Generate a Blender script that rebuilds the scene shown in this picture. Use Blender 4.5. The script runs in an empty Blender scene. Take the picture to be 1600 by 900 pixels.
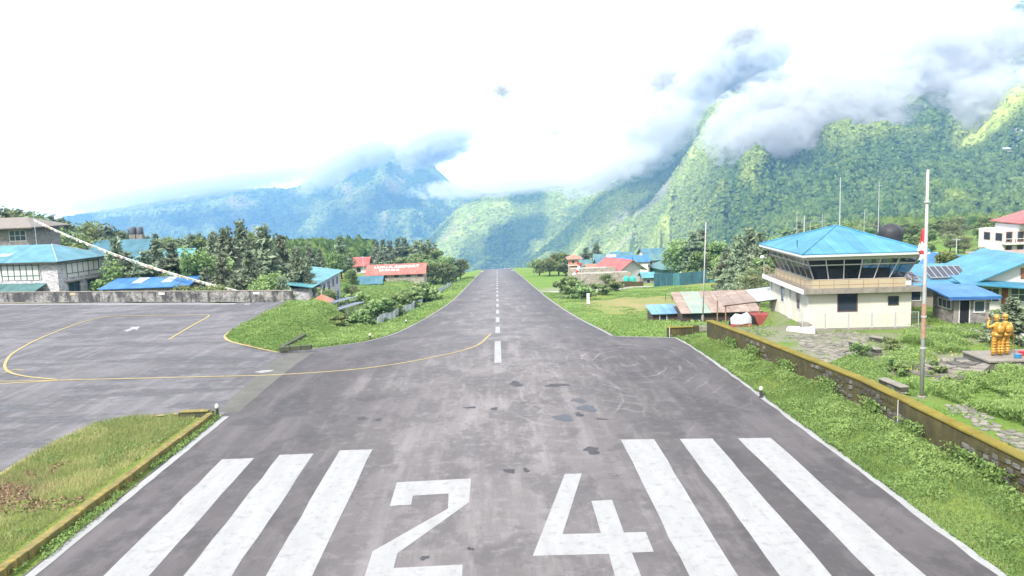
import bpy, bmesh, math, random
import numpy as np
from mathutils import Vector, Matrix

R = math.radians
SC = bpy.context.scene
COL = SC.collection
random.seed(7)
RNG = np.random.default_rng(11)

# ------------------------------------------------------------------ camera
CAM_H = 12.0
PITCH = math.atan(146 / 1200.0)
YAW = math.atan(22 / 1200.0)
cam_data = bpy.data.cameras.new('camera')
cam = bpy.data.objects.new('camera', cam_data)
COL.objects.link(cam)
cam.location = (0, 0, CAM_H)
ROLL = R(2.0)                    # the phone was held slightly out of level
cam.matrix_world = Matrix.Translation((0, 0, CAM_H)) @ Matrix.Rotation(-YAW, 4, 'Z') @ Matrix.Rotation(R(90) - PITCH, 4, 'X') @ Matrix.Rotation(-ROLL, 4, 'Z')
cam_data.sensor_width = 36
cam_data.lens = 27.0
cam_data.clip_start = 0.3
cam_data.clip_end = 40000
SC.camera = cam

# ------------------------------------------------------------------ sky
SUN_EL, SUN_AZ = 47.0, 222.0      # azimuth clockwise from +Y: behind the camera, to its left
world = bpy.data.worlds.new('World')
SC.world = world
world.use_nodes = True
wn = world.node_tree.nodes
wl = world.node_tree.links
wn.clear()
wo = wn.new('ShaderNodeOutputWorld')
bg = wn.new('ShaderNodeBackground')
sky = wn.new('ShaderNodeTexSky')
sky.sky_type = 'NISHITA'
sky.sun_disc = False
sky.sun_elevation = R(SUN_EL)
sky.sun_rotation = R(SUN_AZ)
sky.altitude = 2800
sky.air_density = 1.0
sky.dust_density = 2.0
mixw = wn.new('ShaderNodeMix')
mixw.data_type = 'RGBA'
mixw.inputs[0].default_value = 0.86       # a nearly closed layer of bright white cloud
mixw.inputs[7].default_value = (11.6, 11.7, 11.9, 1)
wl.new(sky.outputs[0], mixw.inputs[6])
wl.new(mixw.outputs[2], bg.inputs[0])
bg.inputs[1].default_value = 0.12
wl.new(bg.outputs[0], wo.inputs[0])

# ------------------------------------------------------------------ sun
sun_data = bpy.data.lights.new('sun', 'SUN')
sun_data.energy = 5.0
sun_data.angle = R(6)
sun_data.color = (1.0, 0.95, 0.87)
sun = bpy.data.objects.new('sun', sun_data)
COL.objects.link(sun)
_az = R(SUN_AZ)
SUN_DIR = Vector((math.sin(_az) * math.cos(R(SUN_EL)), math.cos(_az) * math.cos(R(SUN_EL)), math.sin(R(SUN_EL))))
sun.rotation_euler = SUN_DIR.to_track_quat('Z', 'Y').to_euler()
sun.location = (-60, -60, 90)

# ------------------------------------------------------------------ exposure and render settings
SC.view_settings.view_transform = 'Standard'
SC.view_settings.look = 'None'
SC.view_settings.exposure = 0.93
SC.view_settings.gamma = 1.0
SC.view_settings.use_curve_mapping = False
SC.render.engine = 'CYCLES'
cy = SC.cycles
cy.use_denoising = True
cy.max_bounces = 6
cy.diffuse_bounces = 3
cy.glossy_bounces = 2
cy.transmission_bounces = 4
cy.transparent_max_bounces = 8
cy.volume_bounces = 1
cy.volume_step_rate = 0.6
cy.volume_max_steps = 256
cy.sample_clamp_indirect = 6.0

# ------------------------------------------------------------------ helpers
_cb = Matrix.Rotation(-YAW, 3, 'Z') @ Matrix.Rotation(R(90) - PITCH, 3, 'X') @ Matrix.Rotation(-ROLL, 3, 'Z')

def ray(u, v):
    """direction through a point of the 1600x900 survey photograph"""
    return _cb @ Vector(((u - 800) / 1200.0, (450 - v) / 1200.0, -1.0))

def at_z(u, v, z=0.0):
    d = ray(u, v)
    t = (z - CAM_H) / d.z
    return Vector((d.x * t, d.y * t, z))

def at_y(u, v, Y):
    d = ray(u, v)
    t = Y / d.y
    return Vector((d.x * t, Y, CAM_H + d.z * t))

def prof(Y):
    """height of the runway's centreline: level threshold, then steadily downhill"""
    q = np.asarray(Y, float)
    ys = [-600, 50, 56, 62, 68, 76, 94, 120, 157, 250, 512, 700]
    zs_ = [0, 0, -0.06, -0.3, -0.8, -1.7, -3.6, -6.1, -9.3, -16.5, -36.8, -51]
    f = lambda d: np.interp(q + d, ys, zs_)
    return (f(-5) + f(-2.5) + f(0) + f(2.5) + f(5)) / 5

def sstep(x, a, b):
    t = np.clip((np.asarray(x, float) - a) / (b - a), 0, 1)
    return t * t * (3 - 2 * t)

_perm = np.random.default_rng(5).random((256, 256))
def vnoise(x, y, seed=0):
    x = np.asarray(x, float) + seed * 17.31
    y = np.asarray(y, float) + seed * 9.77
    xi = np.floor(x).astype(int); yi = np.floor(y).astype(int)
    fx = x - xi; fy = y - yi
    fx = fx * fx * (3 - 2 * fx); fy = fy * fy * (3 - 2 * fy)
    a = _perm[xi % 256, yi % 256]; b = _perm[(xi + 1) % 256, yi % 256]
    c = _perm[xi % 256, (yi + 1) % 256]; d = _perm[(xi + 1) % 256, (yi + 1) % 256]
    return (a * (1 - fx) + b * fx) * (1 - fy) + (c * (1 - fx) + d * fx) * fy

def fbm(x, y, seed=0, octv=5, gain=0.5):
    s = 0.0; a = 1.0; n = 0.0
    for o in range(octv):
        s = s + a * (vnoise(np.asarray(x) * 2 ** o, np.asarray(y) * 2 ** o, seed + o * 3) - 0.5)
        n += a; a *= gain
    return s / n * 2

def ridged(x, y, seed=0, octv=5, gain=0.5):
    s = 0.0; a = 1.0; n = 0.0
    for o in range(octv):
        s = s + a * (1 - 2 * np.abs(vnoise(np.asarray(x) * 2 ** o, np.asarray(y) * 2 ** o, seed + o * 3) - 0.5))
        n += a; a *= gain
    return s / n

# ---- materials
MATS = {}
def _nodes(name):
    m = bpy.data.materials.new(name)
    m.use_nodes = True
    nt = m.node_tree
    b = nt.nodes['Principled BSDF']
    return m, nt, b

def N(nt, kind, **kw):
    n = nt.nodes.new('ShaderNode' + kind)
    for k, v in kw.items():
        setattr(n, k, v)
    return n

def mixc(nt, fac, a, b, mode='MIX'):
    n = N(nt, 'Mix', data_type='RGBA', blend_type=mode)
    for idx, val in ((0, fac), (6, a), (7, b)):
        if isinstance(val, (int, float)):
            n.inputs[idx].default_value = val
        elif isinstance(val, tuple):
            n.inputs[idx].default_value = (*val[:3], 1)
        else:
            nt.links.new(val, n.inputs[idx])
    return n.outputs[2]

def math_n(nt, op, a, b=None, clamp=False):
    n = N(nt, 'Math', operation=op, use_clamp=clamp)
    for i, val in enumerate((a, b)):
        if val is None: continue
        if isinstance(val, (int, float)): n.inputs[i].default_value = val
        else: nt.links.new(val, n.inputs[i])
    return n.outputs[0]

def ramp(nt, src, lo, hi):
    n = N(nt, 'MapRange', clamp=True)
    n.inputs[1].default_value = lo; n.inputs[2].default_value = hi
    nt.links.new(src, n.inputs[0])
    return n.outputs[0]

def pos_n(nt, scale=(1, 1, 1), rotz=0.0, obj=False):
    if obj:
        src = N(nt, 'TexCoord').outputs['Object']
    else:
        src = N(nt, 'NewGeometry').outputs['Position']
    mp = N(nt, 'Mapping')
    mp.inputs['Scale'].default_value = scale
    mp.inputs['Rotation'].default_value = (0, 0, rotz)
    nt.links.new(src, mp.inputs[0])
    return mp.outputs[0]

def noise_n(nt, vec, scale, detail=4, rough=0.55, dist=0.0):
    n = N(nt, 'TexNoise')
    n.inputs['Scale'].default_value = scale
    n.inputs['Detail'].default_value = detail
    n.inputs['Roughness'].default_value = rough
    n.inputs['Distortion'].default_value = dist
    nt.links.new(vec, n.inputs['Vector'])
    return n.outputs[0]

def bump_n(nt, b, src, strength=0.3, dist=0.02):
    n = N(nt, 'Bump')
    n.inputs['Strength'].default_value = strength
    n.inputs['Distance'].default_value = dist
    nt.links.new(src, n.inputs['Height'])
    nt.links.new(n.outputs[0], b.inputs['Normal'])

def plain(name, base, rough=0.75, var=0.18, scale=1.5, metal=0.0, bump=0.0, stain=None, stain_amt=0.0, fine=12.0, spec=0.3):
    """painted / mineral surface with blotches, fine grain and an optional stain colour"""
    if name in MATS: return MATS[name]
    m, nt, b = _nodes(name)
    v = pos_n(nt)
    n1 = noise_n(nt, v, scale, 5)
    n2 = noise_n(nt, v, fine, 3)
    lo = tuple(max(0, c * (1 - var)) for c in base); hi = tuple(min(1, c * (1 + var)) for c in base)
    c = mixc(nt, ramp(nt, n1, 0.3, 0.7), lo, hi)
    c = mixc(nt, ramp(nt, n2, 0.25, 0.75), c, tuple(x * (1 - var * 0.8) for x in base))
    if stain:
        vs = pos_n(nt, (1.6, 1.6, 0.35))
        n3 = noise_n(nt, vs, scale * 1.7, 5, 0.65)
        f = math_n(nt, 'MULTIPLY', ramp(nt, n3, 0.48, 0.72), stain_amt)
        c = mixc(nt, f, c, stain)
    nt.links.new(c, b.inputs['Base Color'])
    b.inputs['Roughness'].default_value = rough
    b.inputs['Metallic'].default_value = metal
    b.inputs['Specular IOR Level'].default_value = spec
    if bump: bump_n(nt, b, n2, bump, 0.03)
    MATS[name] = m
    return m

# ---- mesh builder
class MB:
    def __init__(s):
        s.v = []; s.f = []
    def quad(s, a, b, c, d):
        i = len(s.v); s.v += [tuple(a), tuple(b), tuple(c), tuple(d)]; s.f.append((i, i + 1, i + 2, i + 3)); return s
    def tri(s, a, b, c):
        i = len(s.v); s.v += [tuple(a), tuple(b), tuple(c)]; s.f.append((i, i + 1, i + 2)); return s
    def box(s, x0, x1, y0, y1, z0, z1, M=None):
        i = len(s.v)
        vs = [(x0, y0, z0), (x1, y0, z0), (x1, y1, z0), (x0, y1, z0), (x0, y0, z1), (x1, y0, z1), (x1, y1, z1), (x0, y1, z1)]
        if M is not None: vs = [tuple(M @ Vector(q)) for q in vs]
        s.v += vs
        s.f += [(i, i + 3, i + 2, i + 1), (i + 4, i + 5, i + 6, i + 7), (i, i + 1, i + 5, i + 4), (i + 1, i + 2, i + 6, i + 5), (i + 2, i + 3, i + 7, i + 6), (i + 3, i, i + 4, i + 7)]
        return s
    def slab(s, pts, h0, h1):
        """prism: pts (x,y) or (x,y,z) counter-clockwise; extruded from +h0 to +h1"""
        n = len(pts); i = len(s.v)
        for h in (h0, h1):
            for p in pts:
                s.v.append((p[0], p[1], (p[2] if len(p) > 2 else 0) + h))
        s.f.append(tuple(i + k for k in reversed(range(n))))
        s.f.append(tuple(i + n + k for k in range(n)))
        for k in range(n):
            s.f.append((i + k, i + (k + 1) % n, i + n + (k + 1) % n, i + n + k))
        return s
    def tube(s, pts, rad, seg=8, cap=True):
        """tube through pts; rad a number or a list"""
        pts = [Vector(p) for p in pts]; n = len(pts)
        rr = rad if isinstance(rad, (list, tuple)) else [rad] * n
        i0 = len(s.v)
        for k, p in enumerate(pts):
            t = (pts[min(k + 1, n - 1)] - pts[max(k - 1, 0)]).normalized()
            a = t.orthogonal().normalized() if abs(t.z) < 0.99 else Vector((1, 0, 0))
            if abs(t.z) < 0.99:
                a = t.cross(Vector((0, 0, 1))).normalized()
            b2 = t.cross(a).normalized()
            for j in range(seg):
                w = 2 * math.pi * j / seg
                s.v.append(tuple(p + (a * math.cos(w) + b2 * math.sin(w)) * rr[k]))
        for k in range(n - 1):
            for j in range(seg):
                s.f.append((i0 + k * seg + j, i0 + k * seg + (j + 1) % seg, i0 + (k + 1) * seg + (j + 1) % seg, i0 + (k + 1) * seg + j))
        if cap:
            s.f.append(tuple(i0 + j for j in reversed(range(seg))))
            s.f.append(tuple(i0 + (n - 1) * seg + j for j in range(seg)))
        return s
    def bar(s, a, b, r, seg=6):
        return s.tube([a, b], r, seg)
    def lathe(s, prof_, seg=16, c=(0, 0, 0)):
        i0 = len(s.v)
        for (r, z) in prof_:
            for j in range(seg):
                w = 2 * math.pi * j / seg
                s.v.append((c[0] + r * math.cos(w), c[1] + r * math.sin(w), c[2] + z))
        for k in range(len(prof_) - 1):
            for j in range(seg):
                s.f.append((i0 + k * seg + j, i0 + k * seg + (j + 1) % seg, i0 + (k + 1) * seg + (j + 1) % seg, i0 + (k + 1) * seg + j))
        s.f.append(tuple(i0 + j for j in reversed(range(seg))))
        s.f.append(tuple(i0 + (len(prof_) - 1) * seg + j for j in range(seg)))
        return s
    def mesh(s, name, material, smooth=False, bevel=0.0, fix=True):
        me = bpy.data.meshes.new(name)
        me.from_pydata(s.v, [], s.f)
        if material is not None: me.materials.append(material)
        bm = bmesh.new(); bm.from_mesh(me)
        bmesh.ops.triangulate(bm, faces=[f for f in bm.faces if len(f.verts) > 4])
        if fix: bmesh.ops.recalc_face_normals(bm, faces=bm.faces)
        if bevel > 0:
            bmesh.ops.bevel(bm, geom=bm.edges[:], offset=bevel, segments=1, affect='EDGES')
        bm.to_mesh(me); bm.free()
        if smooth:
            me.polygons.foreach_set('use_smooth', [True] * len(me.polygons))
        return me
    def build(s, name, material, parent=None, **kw):
        return put(name, s.mesh(name, material, **kw), parent)

def put(name, me, parent=None, loc=None, rotz=None):
    o = bpy.data.objects.new(name, me)
    COL.objects.link(o)
    if parent is not None: o.parent = parent
    if loc is not None: o.location = loc
    if rotz is not None: o.rotation_euler = (0, 0, rotz)
    return o

def tag(o, label=None, cat=None, group=None, kind=None):
    if label: o['label'] = label
    if cat: o['category'] = cat
    if group: o['group'] = group
    if kind: o['kind'] = kind
    return o

def thing(name, label, cat, loc=(0, 0, 0), rotz=0.0, group=None):
    o = bpy.data.objects.new(name, None)
    COL.objects.link(o)
    o.empty_display_size = 0.3
    o.location = loc
    o.rotation_euler = (0, 0, rotz)
    return tag(o, label, cat, group)

def copy_tree(o, parent=None):
    c = o.copy()
    COL.objects.link(c)
    c.parent = parent
    for ch in list(o.children):
        copy_tree(ch, c)
    return c

def np_mesh(name, verts, faces, material, cols=None, smooth=False, cname='Col'):
    """mesh from numpy arrays; faces (n,3) or (n,4); cols per vertex rgb"""
    me = bpy.data.meshes.new(name)
    verts = np.ascontiguousarray(verts, dtype=np.float32); faces = np.ascontiguousarray(faces, dtype=np.int32)
    k = faces.shape[1]
    me.vertices.add(len(verts)); me.vertices.foreach_set('co', verts.ravel())
    me.loops.add(faces.size); me.loops.foreach_set('vertex_index', faces.ravel())
    me.polygons.add(len(faces)); me.polygons.foreach_set('loop_start', np.arange(0, faces.size, k, dtype=np.int32))
    if smooth: me.polygons.foreach_set('use_smooth', np.ones(len(faces), dtype=bool))
    if cols is not None:
        at = me.attributes.new(cname, 'FLOAT_COLOR', 'POINT')
        c4 = np.ones((len(verts), 4), dtype=np.float32); c4[:, :3] = cols
        at.data.foreach_set('color', c4.ravel())
    me.update(calc_edges=True)
    if material is not None: me.materials.append(material)
    return me

def grid_faces(nu, nv):
    i = np.arange(nu * nv).reshape(nu, nv)
    return np.stack([i[:-1, :-1].ravel(), i[1:, :-1].ravel(), i[1:, 1:].ravel(), i[:-1, 1:].ravel()], 1)
# ================================================================== THE SETTING
# ---- ground heights
def poly_mask(X, Y, poly):
    X = np.asarray(X, float); Y = np.asarray(Y, float)
    inside = np.zeros(X.shape, bool)
    n = len(poly)
    for i in range(n):
        x0, y0 = poly[i][0], poly[i][1]; x1, y1 = poly[(i + 1) % n][0], poly[(i + 1) % n][1]
        cond = ((y0 > Y) != (y1 > Y))
        xin = (x1 - x0) * (Y - y0) / ((y1 - y0) if abs(y1 - y0) > 1e-9 else 1e-9) + x0
        inside ^= cond & (X < xin)
    return inside

def apron_far(X):
    return 96.6 - (np.asarray(X, float) + 26.1) * 0.264

def wall_x(Y):
    return np.interp(Y, [10, 38, 61], [18.7, 18.4, 16.6])

def ground(X, Y):
    X = np.asarray(X, float); Y = np.asarray(Y, float)
    p = prof(Y)
    # left: level apron, a wall, then terraces a storey lower
    YA = apron_far(X)
    L = np.where(Y < YA, 0.0, -3.6 * sstep(Y, YA + 0.3, YA + 3.5) - 0.03 * np.clip(Y - YA - 4, 0, None))
    sw = sstep(Y, YA - 4, YA + 7)
    wl_ = sstep(-X, 16.0, 22.0) * (1 - sw) + sstep(-X, 28, 75) * sw
    zl = p * (1 - wl_) + L * wl_
    # mound on the grass between apron and runway, hollow with the solar panels behind it
    zl = zl + sstep(X, -22.6, -19.5) * 0.45 * np.exp(-np.abs((X + 18.5) / 4.0) ** 3 - np.abs((Y - 84.0) / 12.5) ** 4)
    zl = zl - 1.3 * np.exp(-(((X + 20) / 5.5) ** 2 + ((Y - 108) / 8.0) ** 2))
    zl = zl - 1.2 * sstep(-X, 12, 18) * sstep(Y, 98, 125) * (1 - sstep(-X, 60, 110))
    # terrace with the airport building
    zl = zl + 3.4 * sstep(-X, 19.5, 27) * (1 - sstep(-X, 58, 80)) * sstep(Y, 112, 150) * (1 - sstep(Y, 245, 285))
    # right: verge up to the wall, yard behind it
    bank = 0.5 * sstep(X, 15.3, 18.0) * (1 - sstep(Y, 60, 70))
    yard_lim = 61 + np.clip(X - 18, 0, 30) * 0.8
    wy = sstep(X - wall_x(Y), 0.2, 0.75) * (1 - sstep(Y - yard_lim, 0, 9)) * (1 - sstep(Y, 60, 62.5) * (1 - sstep(X, 23.1, 23.9)))
    far = 0.8 - 0.045 * np.clip(Y - 78, 0, 760) + 0.5 * fbm(X / 60, Y / 60, 3, 3)
    gr_ = np.clip(Y - 100, 0, 500); wr = sstep(X - 0.25 * gr_, 42, 88 + 0.2 * gr_)
    zr = (p + bank) * (1 - wy) + 0.85 * wy
    zr = np.where(Y > 60, zr * (1 - wr) + far * wr, zr)
    z = np.where(X < 0, zl, zr)
    # rough grass
    off = sstep(np.abs(X), 10.5, 16) * sstep(Y, 66, 78) * np.where((X < -21.5) & (Y < YA + 0.4), 0.0, 1.0)
    z = z + off * 0.35 * fbm(X / 7.0, Y / 7.0, 1, 4) * (1 - (np.abs(X - 31) < 14) * (Y < 80))
    # the shelf ends: cliff into the valley
    edge = 505 + 260 * sstep(X, 60, 420) - 130 * sstep(-X, 40, 160) + 40 * fbm(X / 90, Y / 400, 8, 3)
    d = np.clip(Y - edge, 0, None)
    z = z - np.minimum(0.75 * d + 0.05 * np.sqrt(d) * d * 0.06, 640)
    back = np.clip(-5 - Y, 0, None)
    z = z + np.minimum(back * 0.3, 60)
    side = np.clip(-X - 190, 0, None)
    z = z - np.minimum(side * 0.35, 600) * sstep(Y, 200, 260)
    return z

def gz(x, y):
    return float(ground(np.array([float(x)]), np.array([float(y)]))[0])

P2 = lambda u, v, z=0.0: tuple(at_z(u, v, z)[:2])

# ---- plan outlines on the level part (z = 0)
ISLAND_NEAR = [P2(-260, 900), P2(-60, 780), P2(60, 705), P2(110, 680), P2(150, 662), P2(210, 651), P2(272, 648), P2(306, 655), P2(-30, 900), P2(-120, 965), P2(-200, 1020), P2(-330, 1020)]
APRON = [(-150, 12), P2(-420, 1020), P2(-200, 880), P2(-40, 768), P2(60, 705), P2(110, 680), P2(150, 662), P2(210, 651), P2(283, 647), P2(338, 642), (-16.0, 42.6), (-16.0, 62.6), P2(437, 545), P2(395, 541), P2(363, 534), P2(352, 525), P2(365, 514), P2(405, 494), P2(462, 468.5), (-150, 96.4 + 123.9 * 0.264)]
LEFT_EDGE = [(-16.5, 65.4), (-14.7, 67.4), (-13.0, 69.8), (-12.2, 72.5), (-11.6, 76.3), (-11.1, 82.3), (-10.8, 95), (-10.4, 115), (-9.8, 141), (-9.4, 195), (-9.3, 315), (-9.2, 512)]
PAD = [(-16.15, 10), (15.25, 10), (15.12, 63.5), (10.2, 66.4), (10.15, 82.3), (-11.1, 82.3)] + LEFT_EDGE[4::-1] + [P2(437, 546.5), (-16.1, 58)]
STRIP = [(-11.1, 81.6), (10.15, 81.6), (10.1, 140), (10.0, 230), (9.6, 512)] + LEFT_EDGE[:5:-1]
RW_Y = [66, 72, 80, 90, 105, 125, 150, 190, 250, 350, 512]

_gx = np.unique(np.concatenate([np.arange(-60, 70, 1.0), np.arange(-170, 270, 4.0), np.geomspace(270, 6300, 32), -np.geomspace(170, 6300, 38)]))
_gy = np.unique(np.concatenate([np.arange(8, 130, 1.0), np.arange(130, 560, 4.0), np.geomspace(560, 6300, 46), -np.geomspace(5, 400, 12), [0.0]]))
GX, GY = np.meshgrid(_gx, _gy, indexing='ij')
GZ = ground(GX, GY)
paved = poly_mask(GX, GY, APRON) | poly_mask(GX, GY, PAD) | poly_mask(GX - 0.6, GY, PAD) | poly_mask(GX + 0.6, GY, PAD) | poly_mask(GX, GY, STRIP) | poly_mask(GX + 0.5, GY, STRIP) | poly_mask(GX - 0.5, GY, STRIP)
GZ = np.where(paved, GZ - 0.12, GZ + 0.03 * (GY < 130))
# base colours: what grows or lies there
n1 = fbm(GX / 6, GY / 6, 21, 4); n2 = fbm(GX / 25, GY / 25, 33, 4)
lush = np.array([0.11, 0.215, 0.035]); dry = np.array([0.25, 0.25, 0.075]); soil = np.array([0.19, 0.13, 0.085]); field = np.array([0.33, 0.26, 0.13])
stone = np.array([0.26, 0.24, 0.21]); wood = np.array([0.05, 0.085, 0.03])
k = np.clip(0.5 + 0.9 * n1 + 0.5 * n2, 0, 1)[..., None]
GC = lush * (1 - k) + (0.55 * lush + 0.45 * dry) * k
def blend(mask, colr):
    global GC
    GC = GC * (1 - mask[..., None]) + np.asarray(colr) * mask[..., None]
blend(sstep(n1 + n2 * 0.6 - 0.9 * np.exp(-((np.abs(GX) - 12) / 3.0) ** 2) * 0 , 0.28, 0.5) * (GY > 70) * 0.6, dry)
fm = np.exp(-(((GX - 24.5) / 10) ** 4 + ((GY - 124) / 21) ** 4)) * np.clip(0.9 + 0.7 * n1, 0, 1)
blend(fm, field)
blend(0.6 * (GX < -15.5) * (GY < 47) * np.clip(0.6 + n1, 0, 1), dry * 0.8)
blend(sstep(n1 + 0.9 * np.exp(-(((GX + 22.5) / 4.6) ** 2 + ((GY - 31.5) / 4.6) ** 2)), 0.45, 0.65) * (GX < -15.5) * (GY < 47), soil)
blend(sstep(n1, -0.1, 0.15) * np.exp(-(((GX - 19) / 9) ** 2 + ((GY - 190) / 12) ** 2)), stone)
yard = (GX > wall_x(GY) + 0.5) * sstep(n1 + n2 + 0.75 * np.exp(-(((GX - 22) / 5) ** 2 + ((GY - 52) / 8) ** 2)), 0.18, 0.42) * (GY > 25) * (GY < 72) * (GX < 60)
blend(yard * 0.85, stone * 0.9)
blend(sstep(GY, 110, 300) * sstep(GX, 45, 90) * np.clip(0.5 + 1.2 * n2, 0.1, 0.9), wood * 1.5)
blend(sstep(GY, 230, 420) * (np.abs(GX) > 45) * 0.8, wood)
blend(sstep(GY, 520, 700) * 1.0, wood)

m, nt, b = _nodes('grass_ground')
ca = N(nt, 'VertexColor', layer_name='Col')
v = pos_n(nt)
n_a = noise_n(nt, v, 1.1, 6, 0.65); n_b = noise_n(nt, v, 7.0, 4, 0.6)
c = mixc(nt, ramp(nt, n_a, 0.3, 0.7), ca.outputs[0], mixc(nt, 0.5, ca.outputs[0], (0.13, 0.17, 0.04)))
c = mixc(nt, math_n(nt, 'MULTIPLY', ramp(nt, n_b, 0.45, 0.75), 0.55), c, mixc(nt, 1.0, c, (0.45, 0.5, 0.4), 'MULTIPLY'))
nt.links.new(c, b.inputs['Base Color']); b.inputs['Roughness'].default_value = 0.95; b.inputs['Specular IOR Level'].default_value = 0.1
bump_n(nt, b, math_n(nt, 'ADD', n_b, math_n(nt, 'MULTIPLY', n_a, 1.5)), 0.9, 0.25)
M_GROUND = m
gmesh = np_mesh('ground', np.stack([GX.ravel(), GY.ravel(), GZ.ravel()], 1), grid_faces(len(_gx), len(_gy)), m, GC.reshape(-1, 3), smooth=True)
tag(put('ground', gmesh), kind='structure')

# ---- mountains: ranges built at their distances, valley floor to crest
m, nt, b = _nodes('mountain_slope')
ca = N(nt, 'VertexColor', layer_name='Col')
v = pos_n(nt)
n_a = noise_n(nt, v, 0.012, 7, 0.62); n_b = noise_n(nt, v, 0.06, 5, 0.6)
c = mixc(nt, ramp(nt, n_a, 0.35, 0.65), mixc(nt, 1.0, ca.outputs[0], (0.72, 0.78, 0.7), 'MULTIPLY'), mixc(nt, 1.0, ca.outputs[0], (1.25, 1.2, 1.1), 'MULTIPLY'))
c = mixc(nt, math_n(nt, 'MULTIPLY', ramp(nt, n_b, 0.45, 0.6), 0.5), c, (0.035, 0.06, 0.02))
nt.links.new(c, b.inputs['Base Color']); b.inputs['Roughness'].default_value = 0.95; b.inputs['Specular IOR Level'].default_value = 0.05
bump_n(nt, b, n_b, 1.0, 14.0)
M_MOUNT = m

def mountain(name, us, vs, d1s, d0s, z0s, nu, nt_, amp, seed, colfun, gully=420.0, power=0.85):
    """us: columns of the survey photo; crest at distance d1 and the height seen at vs; foot at d0, z0"""
    U = np.linspace(us[0], us[-1], nu)
    vcr = np.interp(U, us, vs); d1 = np.interp(U, us, d1s); d0 = np.interp(U, us, d0s); z0 = np.interp(U, us, z0s)
    ang = np.arctan((U - 778) / 1200.0)
    dirs = np.array([tuple(ray(u_, v_)) for u_, v_ in zip(U, vcr)])
    ang = np.arctan2(dirs[:, 0], dirs[:, 1])
    z1 = CAM_H + dirs[:, 2] / np.hypot(dirs[:, 0], dirs[:, 1]) * d1      # heights of the crest
    T = np.concatenate([np.linspace(0, 1, nt_), [1.02, 1.05, 1.09]])
    A, TT = np.meshgrid(ang, T, indexing='ij')
    D0 = d0[:, None]; D1 = d1[:, None]; Z0 = z0[:, None]; Z1 = z1[:, None]
    D = D0 + (D1 - D0) * TT
    lat = A * D1 / gully
    tc = np.clip(TT, 0, 1)
    rn = ridged(lat + 0.35 * fbm(lat, TT * 3, seed + 40, 3), TT * 1.3, seed, 5, 0.52) - 0.6
    fn = fbm(A * D1 / 160.0, TT * (d1.mean() - d0.mean()) / 160.0, seed + 7, 4, 0.55)
    env = np.sin(np.pi * np.clip(tc, 0, 1) ** 0.8) ** 0.7
    D = D - rn * amp * 1.6 * env
    Z = Z0 + (Z1 - Z0) * tc ** power + rn * amp * 0.55 * env + fn * amp * 0.22 * (0.25 + env)
    Z = np.where(TT > 1, Z1 - (TT - 1) * 2600 + fn * amp * 0.05, Z)
    X = np.sin(A) * D; Y = np.cos(A) * D
    C = colfun(U[:, None] + 0 * TT, TT, rn, fn, X, Y, Z)
    me = np_mesh(name, np.stack([X.ravel(), Y.ravel(), Z.ravel()], 1), grid_faces(len(ang), len(T))[:, ::-1], M_MOUNT, C.reshape(-1, 3), smooth=True)
    o = put(name, me)
    tag(o, kind='structure')
    return dict(X=X, Y=Y, Z=Z, C=C, U=U, T=T, rn=rn, fn=fn, name=name)

FOREST = np.array([0.055, 0.09, 0.03]); MEADOW = np.array([0.30, 0.345, 0.085]); ROCK = np.array([0.27, 0.25, 0.22]); EARTH = np.array([0.26, 0.20, 0.13])
def lerp(a, b_, k_): return a * (1 - k_[..., None]) + b_ * k_[..., None]

def col_left(U, T, rn, fn, X, Y, Z):
    c_ = np.ones(U.shape + (3,)) * FOREST
    k_ = sstep(fn + 1.2 * rn, 0.10, 0.45) * 0.75
    c_ = lerp(c_, MEADOW * 0.8, k_)
    for (uc, t0, w, sl) in ((382, 0.75, 20, 90), (615, 0.62, 12, -120), (545, 0.8, 14, 60)):
        g = np.exp(-((U - uc - (0.75 - T) * sl) / w) ** 2) * sstep(T, t0 - 0.25, t0) * sstep(fn, -0.35, 0.1)
        c_ = lerp(c_, EARTH, np.clip(g, 0, 0.9))
    return c_
def col_mid(U, T, rn, fn, X, Y, Z):
    c_ = np.ones(U.shape + (3,)) * FOREST
    k_ = sstep(rn + 0.6 * fn, -0.12, 0.2) * 0.85
    c_ = lerp(c_, MEADOW, k_)
    g = sstep(fn, 0.25, 0.4) * sstep(rn, 0.02, 0.12) * 0.8
    return lerp(c_, EARTH, g)
def col_right(U, T, rn, fn, X, Y, Z):
    c_ = np.ones(U.shape + (3,)) * FOREST
    bright = np.exp(-(((U - 985 - 150 * (T - 0.45)) / 150) ** 4)) * sstep(T, 0.02, 0.12) * (1 - sstep(T, 0.78, 0.97)) * np.clip(0.75 + 1.6 * rn, 0.25, 1.1)
    k_ = np.clip(bright * (0.85 + 0.9 * fn) + sstep(rn + 0.5 * fn, 0.14, 0.4) * 0.42, 0, 1)
    c_ = lerp(c_, MEADOW * 1.1, k_)
    cl = sstep(fn + 0.6 * rn, 0.0, 0.2) * np.exp(-(((U - 1005) / 60) ** 2 + ((T - 0.66) / 0.13) ** 2))
    c_ = lerp(c_, ROCK, np.clip(cl * 1.4, 0, 1))
    ter = np.exp(-(((U - 1560) / 60) ** 4 + ((T - 0.33) / 0.05) ** 4)) * sstep(fn, -0.3, 0.0)
    return lerp(c_, MEADOW * 1.5, np.clip(ter, 0, 1))

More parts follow.
